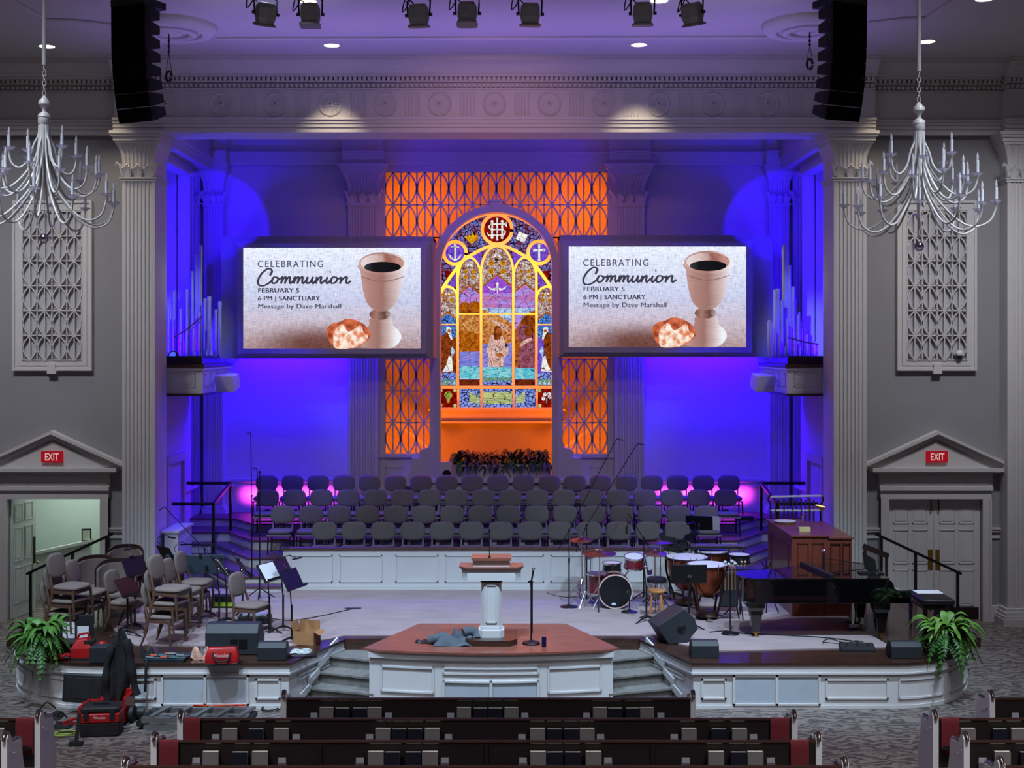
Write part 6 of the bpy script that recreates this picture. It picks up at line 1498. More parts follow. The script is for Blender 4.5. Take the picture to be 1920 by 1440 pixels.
for s, px, py, hx, hy0, hy1, n in ((-1, 318, 48, 319, 75, 158, 'left'), (1, 1517, 45, 1520, 65, 135, 'right')):
    d = FPX*(CAMZ-ZC)/(py-HY); x = WX(px, d)
    t = struct(thing('trim_ceiling_medallion', f'round moulded ceiling medallion behind the {n} speaker array', 'ceiling medallion', (x, d, ZC)))
    MB().lathe([(.82, 0), (.82, -.05), (.79, -.10), (.72, -.15), (.64, -.17), (.56, -.15), (.54, -.10), (.48, -.10), (.46, -.16), (.40, -.19), (.34, -.16), (.32, -.10), (.24, -.10), (.22, -.15), (.18, -.16), (0, -.16)], n=48).build('ring', ceilm, t)
    t = thing('hoist_chain', f'black hoist chain with hook hanging from the {n} ceiling medallion', 'chain', (x, d-.05, ZC-.09))
    L0 = ZC-.09-WZ(hy1-20, d); b = MB(); b.cyl((0,0,0), (0,0,-L0*.55), .012, n=6)
    for k in range(3): b.ball((0, 0, -L0*(.25+.13*k)), .025, 6, 4)
    b.build('chain', black, t); b = MB()
    for q in (-1, 1): b.tube([(0,0,-L0*.55), (q*.03,0,-L0*.8), (q*.05,0,-L0)], .006, 5)
    b.build('sling', blackp, t); b = MB(); b.tube([(.05*math.cos(a), 0, -L0-.06+.09*math.sin(a)) for a in [k*.5 for k in range(13)]], .022, 6); b.build('hook', black, t)
arrm = mat('array_black', (3, 3, 5), .9, var=.1, spec=.1); arrs = mat('array_side', (26, 25, 34), .7, var=.1)
def line_array(s, label, d=18.0):
    x0 = (WX(205, d)+WX(275, d))/2 if s < 0 else (WX(1558, d)+WX(1629, d))/2
    zt = WZ(3 if s < 0 else 0, d); t = thing('line_array', label, 'speaker', (x0, d, zt), s*.42, 'hanging speaker arrays')
    th = 0.0; p = Vector((0, 0)); h = .205; pts = [(0.0, 0.0)]
    w = .585
    b = MB(); b.box(-w/2, w/2, -.02, .46, -.05, .05); b.box(-.03, .03, .18, .24, .05, .25); b.build('flying_frame', blackp, t)
    y, z = 0.0, -.05
    for k in range(8):
        th = (0, .012, .03, .06, .10, .15, .21, .28)[k]
        M = Matrix.Translation((0, y, z)) @ Matrix.Rotation(th, 4, 'X')
        b = MB(); b.M = M
        b.loft([[(-w/2, 0, -h+.004), (w/2, 0, -h+.004), (w/2, 0, -.004), (-w/2, 0, -.004)], [(-w/2, .12, -h+.01), (w/2, .12, -h+.01), (w/2, .12, -.01), (-w/2, .12, -.01)], [(-w/2*.9, .36, -h*.78), (w/2*.9, .36, -h*.78), (w/2*.9, .36, -h*.22), (-w/2*.9, .36, -h*.22)]], True, True, False)
        c = b.build('cabinet', arrs, t)
        b = MB(); b.M = M; b.box(-w/2, w/2, -.012, .0, -h+.003, -.003); b.build('grille', arrm, c)
        b = MB(); b.M = M; b.box(-w/2-.012, -w/2, .03, .07, -h*.55, -h*.2); b.box(w/2, w/2+.012, .03, .07, -h*.55, -h*.2); b.build('rigging', blackp, c)
        y += h*math.sin(th); z -= h*math.cos(th)
    top = ZC-zt; b = MB(); b.cyl((0, .21, .2), (0, .21, top), .012, n=6); b.build('cable', black, t)
line_array(-1, 'tall curved black speaker array hanging at the left of the chancel opening'); line_array(1, 'tall curved black speaker array hanging at the right of the chancel opening')
housing_w = mat('spot_housing', (150, 150, 155), .5, .2, var=.06)
bar_z = 10.45
t = thing('lighting_bar', 'pipe carrying the stage spotlights, above the picture', 'pipe', (0, 17.05, bar_z))
MB().cyl((-4.2, 0, 0), (3.6, 0, 0), .025).build('pipe', black, t)
for xx in (-4, -1.5, 1, 3.4): MB().cyl((xx, 0, 0), (xx, 0, ZC-bar_z), .012, n=6).build('hanger', black, t)
for i, (px, py, yaw, tilt) in enumerate(((498, 24, .5, .35), (582, 26, 0, -.1), (785, 27, -.2, .15), (876, 24, 0, -.12), (994, 25, .1, .12), (1205, 24, -.1, .1), (1298, 24, -.6, .3))):
    d = 17.0; x, z = WX(px, d), WZ(py, d)
    t = thing('stage_spotlight', f'grey stage spotlight hanging from the ceiling, {ORD[i+1]} from the left', 'spotlight', (x, d, z), yaw, 'stage spotlights')
    b = MB(); b.M = Matrix.Rotation(tilt, 4, 'X')
    b.loft([[(a*w, c*w*.8+.0, zz) for a, c in ((-1,-1),(.0,-1.15),(1,-1),(1.1,0),(1,1),(0,1.15),(-1,1),(-1.1,0))] for w, zz in ((.09,.13),(.115,.08),(.12,-.05),(.10,-.13),(.13,-.15),(.13,-.17))], True, True, False); b.build('housing', housing_w, t)
    b = MB(); b.tube([(-.15,0,-.02), (-.16,0,.18), (0,0,.26), (.16,0,.18), (.15,0,-.02)], .013, 6); b.box(-.02, .02, -.02, .02, .25, bar_z-z); b.build('yoke', blackp, t)
    for q in (-1, 1): MB().cyl((q*.14,0,-.01), (q*.185,0,-.01), .022, n=8).build('knob', black, t)
    b = MB(); b.tube(smooth([(-.05,.08,.12), (-.2,.1,.25), (-.24,.05,.05), (-.14,.05,.20), (-.05,.03,bar_z-z)], False, 4), .009, 5); b.build('cable', black, t)
# ================================================================== CHANDELIERS
chw = mat('chandelier_white', (170, 173, 177), .4, var=.03); crystal = mat('crystal', (190, 188, 215), .08, var=.02, alpha=.55, spec=.8); candle = mat('candle_sleeve', (160, 168, 178), .4, var=.02)
bulb = mat('clear_bulb', (190, 185, 200), .08, alpha=.5, var=.02)
def chandelier(cx, d, ytop, label):
    zb = WZ(447 if cx < 500 else 462, d); zf = WZ(ytop, d); x = WX(cx, d); z0 = zf-1.20
    t = thing('chandelier', label, 'chandelier', (x, d, z0), 0, 'white candle chandeliers')
    b = MB(); b.lathe([(0,1.22), (.02,1.21), (.03,1.19), (.055,1.165), (.058,1.13), (.03,1.10), (.02,1.07), (.025,1.05), (.055,1.035), (.065,1.0), (.06,.995), (.063,.94), (.055,.93), (.05,.90), (.03,.86), (.015,.3), (.0,.28)], n=24); b.build('column', chw, t)
    b = MB()
    for k in range(6):
        a = Matrix.Translation((0,0,1.245+.05*k)) @ Matrix.Rotation(PI/2*(k % 2), 4, 'Z'); b.tube([(.018*math.cos(q), 0, .032*math.sin(q)) for q in [j*PI/4 for j in range(8)]], .005, 5, True, a)
    b.build('chain', chw, t)
    MB().cyl((0,0,1.53), (0,0,ZC-z0), .022, n=10).build('rod', chw, t)
    MB().cyl((0,0,.28), (0,0,-.13), .004, n=6).build('wire', chw, t)
    MB().ball((0,0,zb-z0), .05, 14, 10).build('ball', mat('mirror_ball', (200,195,220), .05, 1.0, var=.1, scale=20), t)
    for tier, (n, R, zc, dip, off) in enumerate(((6, .335, .61, .18, .35), (12, .56, .40, .20, .1), (12, .735, .13, .24, .22))):
        for k in range(n):
            a = 2*PI*k/n+off; M = Matrix.Rotation(a, 4, 'Z'); r = R if k % 2 else R*.92; zz = zc+(.05 if k % 2 else 0)
            b = MB(); b.M = M
            P = smooth([(.048, 0, .92), (.055, 0, .92-(.92-zz)*.40), (.10, 0, .92-(.92-zz)*.78), (r*.45, 0, zz-dip*.55), (r*.70, 0, zz-dip), (r*.92, 0, zz-dip*.78), (r, 0, zz-.04), (r, 0, zz)], False, 4)
            b.tube(P, .0105, 7); arm = b.build('arm', chw, t)
            b = MB(); b.M = M; b.lathe([(0,zz-.01), (.02,zz-.012), (.055,zz+.012), (.062,zz+.022), (.05,zz+.014), (.016,zz+.006), (0,zz+.006)], (r,0,0), 12); b.build('drip_dish', crystal, arm)
            b = MB(); b.M = M; b.lathe([(0,zz), (.0155,zz), (.0155,zz+.145), (0,zz+.15)], (r,0,0), 10); b.build('candle', candle, arm)
            b = MB(); b.M = M; b.lathe([(0,zz+.148), (.009,zz+.15), (.013,zz+.175), (.009,zz+.20), (.002,zz+.225), (0,zz+.226)], (r,0,0), 8); b.build('bulb', bulb, arm)
    return t
chandelier(83, 13.0, 183, 'white candle chandelier hanging at the left, cut by the frame edge'); chandelier(1723, 13.0, 195, 'white candle chandelier hanging at the right, seen whole')
# ================================================================== EXIT SIGNS, WALL GRILLES, CAMERA
exitred = emit('exit_red', (170, 20, 36), .75); exitw = emit('exit_white', (225, 196, 190), .8)
for s, n in ((-1, 'left'), (1, 'right')):
    cx = s*8.77; t = thing('exit_sign', f'red EXIT sign in the pediment over the {n} door', 'exit sign', (cx, 25.38, 3.20), 0, 'exit signs')
    MB().box(-.21, .21, -.03, .02, -.02, .20).build('sign_box', exitred, t)
    text('EXIT', .205, exitw, t, (0, -.033, .022), align='CENTER', width=.27, ext=.001, offset=.002)
    o = thing('wall_grille', f'white framed lattice grille on the {n} wall above the pediment', 'wall grille', (s*8.79, 25.5, 4.995), 0, 'lattice wall grilles')
    b = MB(); W, H = .79, 3.38
    for e, f, dy in ((.0, .05, .09), (.05, .10, .06), (.10, .19, .075)):
        for a, c, p, q in ((-W+e, W-e, e, f), (-W+e, W-e, H-f, H-e), (-W+e, -W+f, f, H-f), (W-f, W-e, f, H-f)): b.box(a, c, -dy, 0, p, q)
    b.slab([(-.07, .14), (.07, .14), (.09, -.06), (-.09, -.06)], -.12, 0); b.slab([(-.075, H-.10), (.075, H-.10), (.10, H+.08), (-.10, H+.08)], -.12, 0)
    b.build('frame', trimw, o)
    MB().box(-W+.19, W-.19, -.012, 0, .19, H-.19).build('backing', mat('grille_backing', (178, 176, 182), .7, var=.02), o)
    lb = lattice('', 4, 6, (2*W-.40)/4, (H-.42)/6, -W+.20, .21, -.085, -.030, .022); lb.build('lattice', trimw, o)
t = thing('security_camera', 'white dome camera with black lens on the right wall grille', 'camera', (WX(1798, 25.4), 25.38, WZ(665, 25.4)))
b = MB(); b.lathe([(0,.09), (.05,.085), (.075,.05), (.08,.0), (.07,-.02)], n=20); b.cyl((0,0,.09), (0,0,.12), .02); b.box(-.03, .03, 0, .10, .02, .06); b.build('housing', white, t)
MB().ball((0,0,-.02), .068, 16, 10).build('lens_dome', black, t)
# ================================================================== PLANTS
def leafmat(name, c1, c2): 
    m = mat(name, c1, .5, var=.35, scale=9); return m
fern_g = mat('fern_leaf', (44, 96, 22), .5, var=.45, scale=7); fern_l = mat('light_leaf', (92, 138, 46), .5, var=.35, scale=9)
dark_leaf = mat('dark_leaf', (38, 58, 34), .55, var=.4, scale=9); rust_leaf = mat('rust_leaf', (96, 62, 40), .55, var=.45, scale=12); pot = mat('black_pot', (22, 20, 22), .5)
def frond(b, base, az, ln, rise, droop, w, lobes=0, rr=random):
    """one arching leaf; lobed leaves are cut into pairs of leaflets"""
    ca, sa = math.cos(az), math.sin(az); n = 8; P = []
    for k in range(n+1):
        u = k/n; P.append(Vector((base[0]+ca*ln*u, base[1]+sa*ln*u, base[2]+rise*math.sin(u*PI*.62)-droop*u*u)))
    sd = Vector((-sa, ca, 0))
    if not lobes:
        vs = []; fs = []
        for k, p in enumerate(P):
            u = k/n; ww = w*math.sin(PI*min(1, .08+u*.92))**.8*(1-.15*u)
            vs += [tuple(p+sd*ww+Vector((0,0,-ww*.25))), tuple(p+Vector((0,0,.006))), tuple(p-sd*ww+Vector((0,0,-ww*.25)))]
        for k in range(n): a = 3*k; fs += [(a, a+1, a+4, a+3), (a+1, a+2, a+5, a+4)]
        b.add(vs, fs, True)
    else:
        m = lobes
        for k in range(m):
            u = .12+.86*k/m; i = min(int(u*n), n-1); q = u*n-i; p = P[i].lerp(P[i+1], q); t = (P[i+1]-P[i]).normalized()
            l = w*1.6*math.sin(PI*(.15+.8*u))
            for s in (-1, 1):
                d = (sd*s+t*.55+Vector((0,0,-.25))).normalized(); e = p+d*l; nrm = t*.5*ln/m*1.15
                b.add([tuple(p-nrm), tuple(p+d*l*.5-nrm*.9), tuple(e), tuple(p+d*l*.5+nrm*.9), tuple(p+nrm)], [(0,1,2,3,4)], False)
        b.tube([tuple(p) for p in P], .004, 4)
def fern(loc, label, sx):
    rr = random.Random(int(abs(loc[0])*100)); t = thing('potted_fern', label, 'plant', loc, 0, 'ferns at the stage ends')
    MB().lathe([(0,0), (.16,0), (.20,.22), (.215,.22), (.215,.26), (.19,.26), (.18,.2), (0,.2)], n=20).build('pot', pot, t)
    b = MB(); c = MB()
    for k in range(64):
        az = rr.uniform(0, 2*PI); ln = rr.uniform(.34, .60); frond(b, (0,0,.22), az, ln, rr.uniform(.18, .42), rr.uniform(.15, .75), rr.uniform(.055, .08), 13, rr)
    for k in range(60):
        az = rr.uniform(0, 2*PI); ln = rr.uniform(.24, .54); frond(c, (rr.uniform(-.1,.1), rr.uniform(-.1,.1), .25), az, ln, rr.uniform(.25, .52), rr.uniform(.05, .45), rr.uniform(.045, .08), 0, rr)
    b.build('fern_fronds', fern_g, t); c.build('broad_leaves', fern_l if sx > 0 else mat('mid_leaf', (70, 120, 42), .45, var=.4, scale=8), t)
x, y, z = on(72, 1238, ST); fern((x, y+.05, ST), 'bushy potted fern at the left end of the stage', -1)
x, y, z = on(1778, 1232, ST); fern((x, y+.05, ST), 'bushy potted fern at the right end of the stage', 1)
# planter in front of the baptistry and its row of plants
pd = 30.02
t = thing('planter_box', 'long white planter box below the stained glass window', 'planter', (0, 30.22, 2.42))
b = MB(); b.box(-1.05, 1.28, -.16, .16, 0, .27); b.box(-1.07, 1.30, -.18, -.14, .24, .28); b.build('box', white, t)
MB().box(-1.0, 1.23, -.12, .12, .27, .285).build('soil', mat('soil', (30, 24, 20), .95), t)
for i, (px, kind) in enumerate(((858, 'g'), (878, 'd'), (898, 'r'), (918, 'd'), (938, 'r'), (958, 'g'), (973, 'r'), (992, 'd'), (1008, 'g'), (1020, 'r'))):
    rr = random.Random(50+i); x = WX(px, pd)
    o = thing('planter_plant', f'{dict(g="green leafy", d="dark green", r="rust and green")[kind]} plant in the long planter, {ORD[i+1]} from the left', 'plant', (x, 30.2, 2.70), 0, 'plants in the long planter')
    b = MB(); c = MB()
    for k in range(20): frond(b, (0,0,0), rr.uniform(PI*1.1, PI*1.9) if k < 15 else rr.uniform(0, PI), rr.uniform(.20, .36), rr.uniform(.05, .20), rr.uniform(.14, .40), rr.uniform(.032, .05), 0, rr)
    for k in range(22): frond(c, (0,0,.02), rr.uniform(0, 2*PI), rr.uniform(.14, .30), rr.uniform(.16, .40), rr.uniform(.05, .30), rr.uniform(.04, .065), 0, rr)
    b.build('lower_leaves', {'g': fern_g, 'd': dark_leaf, 'r': dark_leaf}[kind], o); c.build('upper_leaves', {'g': mat('olive_leaf', (74, 84, 44), .5, var=.35, scale=9), 'd': rust_leaf, 'r': mat('tan_leaf', (124, 86, 56), .5, var=.4, scale=10)}[kind], o)
t = thing('wall_box', 'small white box with a round black opening left of the long planter', 'box', (WX(836, 29.9), 29.93, 2.36))
MB().box(-.13, .13, -.05, .05, 0, .42).build('case', white, t); MB().lathe([(0,-.01), (.10,-.01), (.10,.01), (0,.01)], n=18, M=Matrix.Translation((.02,-.055,.14)) @ Matrix.Rotation(PI/2, 4, 'X')).build('opening', black, t)

# ================================================================== TOOLS AND LUGGAGE, LEFT OF THE STAGE
red = mat('tool_red', (168, 22, 24), .4, var=.12, scale=5); tblack = mat('tool_black', (24, 25, 28), .6, var=.12, bump=.1, bscale=120); wtext = mat('white_print', (225, 205, 205), .6)
x, y, z = on(185, 1383, 0)
t = thing('toolbox', 'red and black toolbox with closed lid on the carpet', 'toolbox', (x, y+.02, 0), .10)
b = MB(); b.rbox(-.27, .27, 0, .36, 0, .20, .03, 3); b.build('base', tblack, t)
b = MB(); b.rbox(-.275, .275, -.005, .365, .19, .33, .03, 3); b.build('body', red, t)
b = MB(); b.rbox(-.265, .265, 0, .36, .33, .415, .04, 3); b.build('lid', tblack, t)
for sx in (-.18, .18): MB().box(sx-.035, sx+.035, -.02, .0, .24, .36).build('latch', tblack, t)
b = MB(); b.bar((-.12,.16,.43), (.12,.16,.43), .03, .025); b.build('handle', tblack, t)
text('Milwaukee', .055, wtext, t, (0, -.008, .255), align='CENTER', shear=.3, width=.17)
x, y, z = on(196, 1350, 0); y -= .28
t = thing('rolling_toolbox', 'large open red rolling toolbox with black lid standing up behind', 'toolbox', (x, y, 0), -.05)
b = MB(); b.box(-.30, .38, 0, .03, .04, .27); b.box(-.30, .38, .44, .47, .04, .30); b.box(-.30, -.27, .03, .44, .04, .27); b.box(.35, .38, .03, .44, .04, .40); b.box(-.27, .35, .03, .44, .04, .08)
for k in range(5): b.box(-.24+.13*k, -.21+.13*k, -.02, 0, .06, .24)
b.slab([(-.30, .26), (-.02, .28), (.06, .42), (.33, .44), (.38, .36), (.38, .04), (-.30, .04)], .40, .47); b.build('bin', red, t, .008)
b = MB(); b.M = Matrix.Translation((-.42, .46, .20)) @ Matrix.Rotation(-.10, 4, 'X') @ Matrix.Rotation(.03, 4, 'Y')
b.rbox(-.30, .30, -.035, .035, 0, .42, .03, 3); b.box(-.12, .14, -.045, -.03, .06, .36); b.box(-.24, -.16, -.042, -.03, .05, .37); b.box(.18, .25, -.042, -.03, .05, .37)
b.build('lid', tblack, t, .01); MB().box(-.40, -.28, .40, .46, .0, .22).build('hinge', red, t)
for sx in (.40,): MB().cyl((.40, .2, .12), (.46, .2, .12), .12, n=18).build('wheel', tblack, t)
b = MB(); b.tube([(.36,.43,.5), (.36,.44,.95)], .014, 6); b.tube([(.16,.43,.5), (.16,.44,.95)], .014, 6); b.tube([(.16,.44,.95), (.36,.44,.95)], .018, 6); b.build('pull_handle', tblack, t)
# black jacket hung over the handle
jb = mat('black_cloth', (16, 17, 22), .85, var=.25, scale=8, bump=.4, bscale=30)
jx, jy = WX(228, 19.0), 18.92
t = thing('black_jacket', 'black jacket hanging over the toolbox handle at the stage edge', 'jacket', (jx, jy, .17))
def drape(u, v):
    K = ((0, -.24, .08), (.12, -.25, .13), (.35, -.24, .17), (.6, -.20, .17), (.8, -.12, .13), (.93, -.05, .08), (1, -.02, .045))
    for (v0, l0, r0), (v1, l1, r1) in zip(K, K[1:]):
        if v <= v1: q = (v-v0)/(v1-v0); l = l0+(l1-l0)*q; r = r0+(r1-r0)*q; break
    a = 2*PI*u; c, w = (l+r)/2, (r-l)/2
    return (c+w*math.cos(a)+.012*math.sin(9*v+3*a), (.04+.07*(1-v))*math.sin(a)*(1+.28*math.sin(6*a+2*v)), .12+1.0*v+.03*math.sin(2*a)*(1-v))
MB().grid(drape, 48, 24).build('body', jb, t)
q = smooth([(.10,-.03,.98), (.16,-.05,.72), (.20,-.05,.45), (.26,-.05,.17)], False, 5); MB().tube(q, [.06+.012*math.sin(i*.9) for i in range(len(q))], 12).build('sleeve', jb, t)
q = smooth([(-.10,-.05,.90), (-.16,-.10,.62), (-.17,-.11,.36), (-.15,-.10,.10)], False, 5); MB().tube(q, [.055+.012*math.sin(i*.9) for i in range(len(q))], 12).build('sleeve', jb, t)
x, y, z = on(262, 1243, ST)
t = thing('tool_belt', 'dark work belt with a strap hanging over the stage edge', 'belt', (x, 19.62, ST), 0)
MB().grid(crumple(dome(.22, .2, .26), 21, .02), 14, 12).build('pouch', jb, t)
b = MB(); b.tube(smooth([(.05,.0,.10), (.10,-.2,.05), (.11,-.33,.02), (.11,-.365,-.10), (.10,-.365,-.42)], False, 5), .022, 6); b.build('strap', jb, t)
x, y, z = on(152, 1240, ST)
t = thing('battery_charger', 'bright red jobsite charger standing at the stage edge', 'charger', (x, y+.03, ST), .05)
b = MB(); b.loft([[(-.17,0,.03), (.15,0,.03), (.15,.24,.03), (-.17,.24,.03)], [(-.17,0,.18), (.15,0,.18), (.15,.24,.20), (-.17,.24,.20)], [(-.10,.05,.30), (.05,.05,.33), (.08,.2,.33), (-.12,.2,.30)]], True, True, False); b.build('body', red, t, .015)
MB().box(-.18, .16, -.01, .25, 0, .035).build('foot', tblack, t); b = MB(); b.tube([(-.12,.1,.26), (-.06,.1,.38), (.06,.1,.40), (.10,.1,.30)], .018, 6); b.build('handle', red, t); MB().box(.03, .17, .02, .16, .25, .30).build('battery', tblack, t)
for i, (px, py, rz) in enumerate(((96, 1238, .3), (116, 1239, -.4), (128, 1236, .8))):
    x, y, z = on(px, py, ST)
    t = thing('power_tool', f'dark red power tool lying by the left fern, {ORD[i+1]} from the fern', 'tool', (x, y+.02, ST), rz, 'power tools by the left fern')
    MB().cyl((-.12,0,.05), (.06,0,.05), .045, .04, 12).build('motor', red, t); MB().cyl((.06,0,.05), (.15,0,.05), .025, .012, 10).build('chuck', tblack, t); b = MB(); b.bar((-.06,0,.05), (-.08,.15,.04), .05, .05); b.box(-.13, -.03, .14, .22, 0, .08); b.build('grip', tblack, t)
t = thing('red_helmet', 'small red cap lying behind the black box speaker', 'cap', on(191, 1213, ST)); MB().lathe([(.085,0), (.08,.05), (.05,.085), (0,.09)], n=18).build('dome', red, t); MB().box(-.05, .05, -.13, -.06, 0, .012).build('peak', red, t)
x, y, z = on(144, 1212, ST)
t = thing('equipment_case', 'open black equipment case with two papers inside its lid', 'case', (x, y-.33, ST), .04)
b = MB(); b.box(-.27, .27, 0, .36, 0, .12); b.build('base', tblack, t, .01)
b = MB(); b.box(-.27, .27, .34, .38, .12, .50); b.build('lid', tblack, t, .01); b = MB(); b.box(-.04, .04, .33, .34, .44, .50); b.build('latch', chrome, t)
for a, c, z0 in ((-.21, -.02, .13), (.02, .20, .12)): MB().box(a, c, .332, .338, z0, z0+.26-(.06 if a > 0 else 0)).build('paper', paper, t)
x, y, z = on(307, 1243, ST)
t = thing('tool_tray', 'shallow dark tray full of hand tools at the stage edge', 'tray', (x, y+.02, ST), 0)
b = MB(); b.loft([[(-.30,0,0), (.28,0,0), (.32,.40,0), (-.26,.40,0)], [(-.32,-.01,.05), (.30,-.01,.05), (.34,.42,.05), (-.28,.42,.05)]], True, True, False); b.build('tray', mat('tray_blue', (34, 52, 62), .5), t)
toolc = [mat('tool_orange', (196, 84, 50), .5), mat('tool_grey', (150, 160, 165), .35, .6), tblack, mat('tool_teal', (60, 92, 98), .5)]
for i in range(12):
    rr = random.Random(i+3); a = rr.uniform(-.3, .3); px = -.24+.5*rr.random(); py = .05+.3*rr.random(); m = toolc[i % 4]
    kind = ('screwdriver', 'spanner', 'pliers', 'knife')[i % 4]; kn = {'screwdriver': 'orange', 'spanner': 'bright steel', 'pliers': 'black', 'knife': 'teal'}[kind]
    o = thing('hand_tool', f'{kn} {kind} in the tool tray, ' + ORD[i//4+1] + f' {kind} from the tray front', kind, (x+px, y+.02+.04+.12*(i//4), ST+.052), a, 'hand tools in the tray')
    MB().cyl((-.10,0,.018), (.02,0,.018), .016, .013, 8).build('handle', m, o); b = MB(); b.bar((.02,0,.018), (.13,0,.018), .014 if kind != 'pliers' else .03, .010); b.build('shaft', toolc[1], o)
bagp = mat('plastic_bag', (196, 150, 132), .35, var=.2, scale=20, bump=.8, bscale=14, trans=.2)
t = thing('plastic_bag', 'crumpled pale orange plastic bag at the stage edge', 'bag', on(373, 1238, ST))
MB().grid(crumple(dome(.30, .24, .30), 31, .035), 26, 22).build('bag', bagp, t); MB().grid(crumple(dome(.12, .1, .30, .05, .06), 35, .03), 10, 10).build('can_inside', toolc[1], t)
x, y, z = on(417, 1245, ST)
t = thing('tool_bag', 'red and black fabric tool bag in front of the large monitor', 'bag', (x, y-.0, ST), .12)
b = MB(); b.loft([[(-.24,-.12,0), (.24,-.12,0), (.24,.12,0), (-.24,.12,0)], [(-.25,-.14,.14), (.25,-.14,.14), (.25,.14,.14), (-.25,.14,.14)], [(-.20,-.08,.27), (.20,-.08,.27), (.20,.08,.27), (-.20,.08,.27)]], True, True, True); b.build('bag', red, t, .02)
b = MB(); b.rbox(-.255, .255, -.13, .13, 0, .05, .04, 3); b.bar((-.2,-.02,.275), (.2,-.02,.275), .04, .02); b.build('base', tblack, t)
for q in (-1, 1): MB().tube(smooth([(-.13,q*.13,.20), (-.10,q*.15,.10), (.0,q*.16,.07), (.10,q*.15,.10), (.13,q*.13,.20)], False, 4), .014, 6).build('handle', tblack, t)
text('Milwaukee', .085, wtext, t, (-.01, -.152, .135), align='CENTER', shear=.3, width=.22)
card = mat('cardboard', (158, 112, 72), .85, var=.12, scale=6)
x, y, z = on(568, 1212, ST)
t = thing('cardboard_box', 'open brown cardboard box beside the music stands', 'box', (x, y+.05, ST), -.25)
b = MB(); b.box(-.18, .18, 0, .012, 0, .22); b.box(-.18, .18, .26, .272, 0, .22); b.box(-.18, -.168, 0, .27, 0, .22); b.box(.168, .18, 0, .27, 0, .22); b.box(-.17, .17, 0, .27, 0, .01); b.build('box', card, t)
for p, q, w in (((-.18, .13, .22), (-.23, .13, .36), .26), ((.18, .13, .22), (.27, .13, .18), .26)): b = MB(); b.bar(p, q, w, .008, up=(0,0,1)) if False else b.loft([[(p[0], 0, p[2]), (p[0], .27, p[2]), (p[0]+.008, .27, p[2]), (p[0]+.008, 0, p[2])], [(q[0], 0, q[2]), (q[0], .27, q[2]), (q[0]+.008, .27, q[2]), (q[0]+.008, 0, q[2])]], True, True, False); b.build('flap', card, t)
b = MB(); b.box(-.17, .17, .265, .273, .22, .36); b.build('flap', card, t)
t = thing('packing_bundle', 'bundle of clear wrapping on the wood edge before the cardboard box', 'wrapping', on(562, 1226, ST))
MB().grid(crumple(dome(.32, .22, .10), 41, .025), 22, 18).build('wrap', mat('clear_wrap', (165, 172, 168), .3, var=.4, scale=22, bump=.6, bscale=20), t)
cab_b = mat('cable_black', (18, 18, 20), .5); cab_o = mat('cable_orange', (196, 66, 26), .5); cab_g = mat('cable_lime', (140, 165, 70), .6)
def cable(name, label, pts, r, m, z=0.0, n=6, group=None):
    o = MB().tube(smooth([on(px, py, z)[:2]+(z+r+dz,) for px, py, dz in pts], False, n), r, 6).build(name, m); return tag(o, label, 'cable', group)
def coil(name, label, px, py, rx, ry, turns, r, m, z=0.0, seed=1):
    rr = random.Random(seed); x, y, _ = on(px, py, z); P = []
    for k in range(int(turns*14)):
        a = 2*PI*k/14; f = 1+.12*math.sin(a*.37+seed); P.append((x+rx*f*math.cos(a)+.03*math.sin(a*.21), y+ry*f*math.sin(a), z+r+.012*(k % 28)/28*turns+.004*rr.random()))
    return tag(MB().tube(P, r, 5).build(name, m), label, 'cable')
coil('cable_coil', 'black cable coil on the edge beneath the clear wrapping', 566, 1234, .20, .09, 4, .007, cab_b, ST, 4)
cable('floor_cable', 'thin black cable running from the floor pocket to the music stands', ((662,1142,0), (640,1147,0), (600,1156,0), (550,1164,0), (505,1160,0), (470,1152,0)), .008, cab_b, ST+.012)
t = thing('floor_pocket', 'small metal floor pocket lid in the stage carpet', 'floor box', on(662, 1141, ST+.012)); MB().box(-.15, .15, -.06, .06, 0, .008).build('lid', mat('pocket_lid', (70, 72, 78), .4, .6), t); MB().box(-.12, .12, -.035, .035, .008, .012).build('recess', black, t)
cable('floor_cable', 'black cable running past the round base to the piano pedal box', ((1330,1186,0), (1362,1184,0), (1400,1189,0), (1470,1192,0), (1540,1196,0), (1600,1203,0), (1618,1208,0)), .009, cab_b, ST+.012)
cable('floor_cable', 'short black cable in front of the tilted monitor', ((1226,1170,0), (1240,1178,0), (1255,1172,0), (1262,1184,0)), .008, cab_b, ST+.012)
cable('floor_cable', 'thin cable curling on the carpet left of the drum kit', ((1026,1112,0), (1045,1118,0), (1068,1120,0), (1090,1116,0), (1082,1112,0)), .006, cab_b, ST+.012)
x, y, z = on(1610, 1222, ST)
t = thing('pedal_box', 'black pedal box with cables on the wood edge before the piano', 'pedal', (x, y, ST), -.12)
MB().loft([[(-.28,0,0), (.28,0,0), (.28,.26,0), (-.28,.26,0)], [(-.26,0,.03), (.26,0,.03), (.26,.26,.09), (-.26,.26,.09)]], True, True, False).build('case', tblack, t)
for k in range(3): MB().cyl((-.16+.16*k,.12,.06), (-.16+.16*k,.12,.09), .022, n=10).build('knob', chrome, t)
b = MB(); b.tube(smooth([(-.2,.2,.09), (-.4,.3,.12), (-.5,.4,.05), (-.42,.5,.02), (-.2,.42,.02), (0,.4,.08), (.1,.25,.1)], False, 5), .008, 5); b.build('cable', cab_b, t)
coil('cable_coil', 'orange extension cord coiled against the foot of the stage', 410, 1328, .42, .10, 5, .010, cab_o, 0, 2)
coil('cable_coil', 'black cable coil on the carpet before the small stage panel', 505, 1331, .13, .16, 3, .007, cab_b, 0, 5)
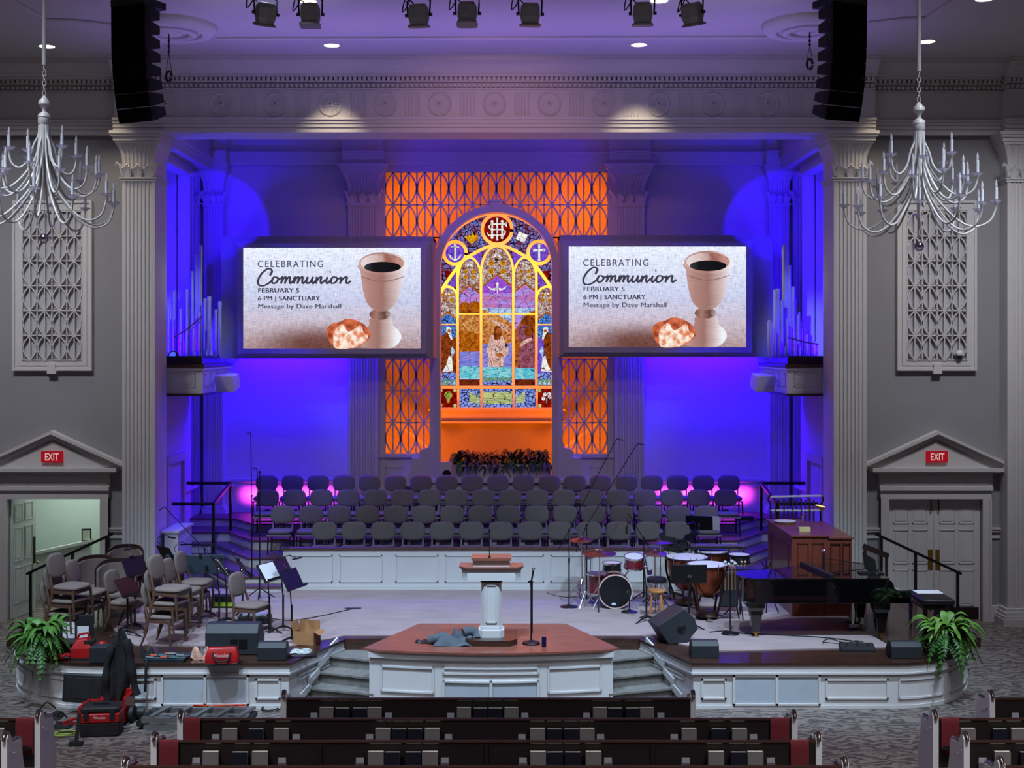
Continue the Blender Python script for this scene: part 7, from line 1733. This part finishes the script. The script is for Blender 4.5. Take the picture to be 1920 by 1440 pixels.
cable('floor_cable', 'black cable lying over the lowest left stair tread', ((545,1312,0), (560,1300,.04), (585,1292,.17), (600,1300,.1), (575,1312,.02), (610,1310,.0)), .007, cab_b, 0)
coil('cable_coil', 'lime green rope beside the red toolbox', 122, 1378, .16, .12, 3, .009, cab_g, 0, 8)
alu = mat('ladder_aluminium', (165, 168, 172), .35, .85, var=.08)
t = thing('ladder', 'folding aluminium ladder lying flat on the carpet before the stage', 'ladder', (WX(375, 18.6), 18.55, 0), -.03)
for k, yy in enumerate((-.28, .22)):
    b = MB(); b.box(-.75, .72, yy-.025, yy+.025, .10, .18); b.box(-.72, .70, yy-.03, yy+.03, .0, .07); b.build('rail', alu, t)
for k in range(5): b = MB(); b.bar((-.62+.31*k, -.30, .185), (-.50+.31*k, .24, .185), .07, .035); b.build('rung', alu, t)
for xx in (-.78, .75): MB().cyl((xx,-.3,.09), (xx,.24,.09), .05, n=10).build('foot', tblack, t)
t = thing('padded_roller', 'dark round roller tool beside the ladder end', 'tool', on(262, 1348, 0)); MB().cyl((-.08,0,.09), (.06,.02,.09), .09, n=16).build('roller', tblack, t); b = MB(); b.bar((-.2,.1,.03), (-.02,.05,.06), .04, .03); b.build('handle', mat('tool_pinkish', (176, 90, 70), .5), t)
t = thing('bracket_stand', 'black upright bar with flat foot on the carpet before the toolbox', 'stand', on(143, 1397, 0), .1)
MB().box(-.09, .09, -.07, .03, 0, .05).build('foot', tblack, t); b = MB(); b.bar((-.0,0,.04), (.03,.06,.42), .05, .03); b.build('bar', tblack, t)
for i, (px, py, w, h) in enumerate(((86, 1352, .36, .16), (112, 1368, .24, .14))):
    t = thing('gear_bag', ('dark soft gear bag behind the left aisle pew', 'dark soft gear bag between the pew end and the red toolbox')[i], 'bag', on(px, py, 0), 0, 'dark gear bags on the carpet'); MB().grid(crumple(dome(w, .3, h), 61+i, .03), 18, 14).build('bag', jb, t)
    b = MB(); b.tube(smooth([(-w*.3,.1,h), (0,.05,h+.1), (w*.3,.1,h)], False, 5), .012, 6); b.build('strap', tblack, t)
t = thing('red_wrench_set', 'red tool pieces lying among the dark gear bags', 'tool', on(125, 1362, 0), .4); b = MB(); b.bar((-.1,0,.04), (.14,.05,.09), .04, .03); b.bar((-.05,-.06,.03), (.12,-.02,.05), .03, .03); b.build('handles', red, t)
# equipment under the chairs by the choir steps
t = thing('hi_vis_case', 'dark case with lime green band behind the music stands', 'case', (WX(418, 23.4), 23.4, ST)); MB().rbox(-.2, .2, -.1, .1, 0, .24, .03, 2).build('case', tblack, t); MB().box(-.16, .19, -.108, -.1, .05, .12).build('band', mat('lime_band', (170, 220, 40), .6), t)
t = thing('equipment_case', 'low dark case under the single chair behind the monitor', 'case', (WX(478, 22.1), 22.1, ST+.012)); MB().rbox(-.28, .28, -.14, .14, 0, .13, .03, 2).build('base', tblack, t); MB().box(-.2, .22, -.1, .1, .13, .16).build('top', mat('pale_grey_plastic', (150, 150, 165), .3), t)
t = thing('equipment_box', 'small black electronic box on the riser at the right end of the back row', 'box', (WX(1395, 29.0), 29.0, 1.55)); MB().rbox(-.2, .2, -.15, .15, 0, .10, .02, 2).build('case', tblack, t); b = MB(); b.tube(smooth([(.2,0,.05), (.35,-.1,.03), (.5,-.3,-.16)], False, 5), .008, 5); b.build('cable', cab_b, t)
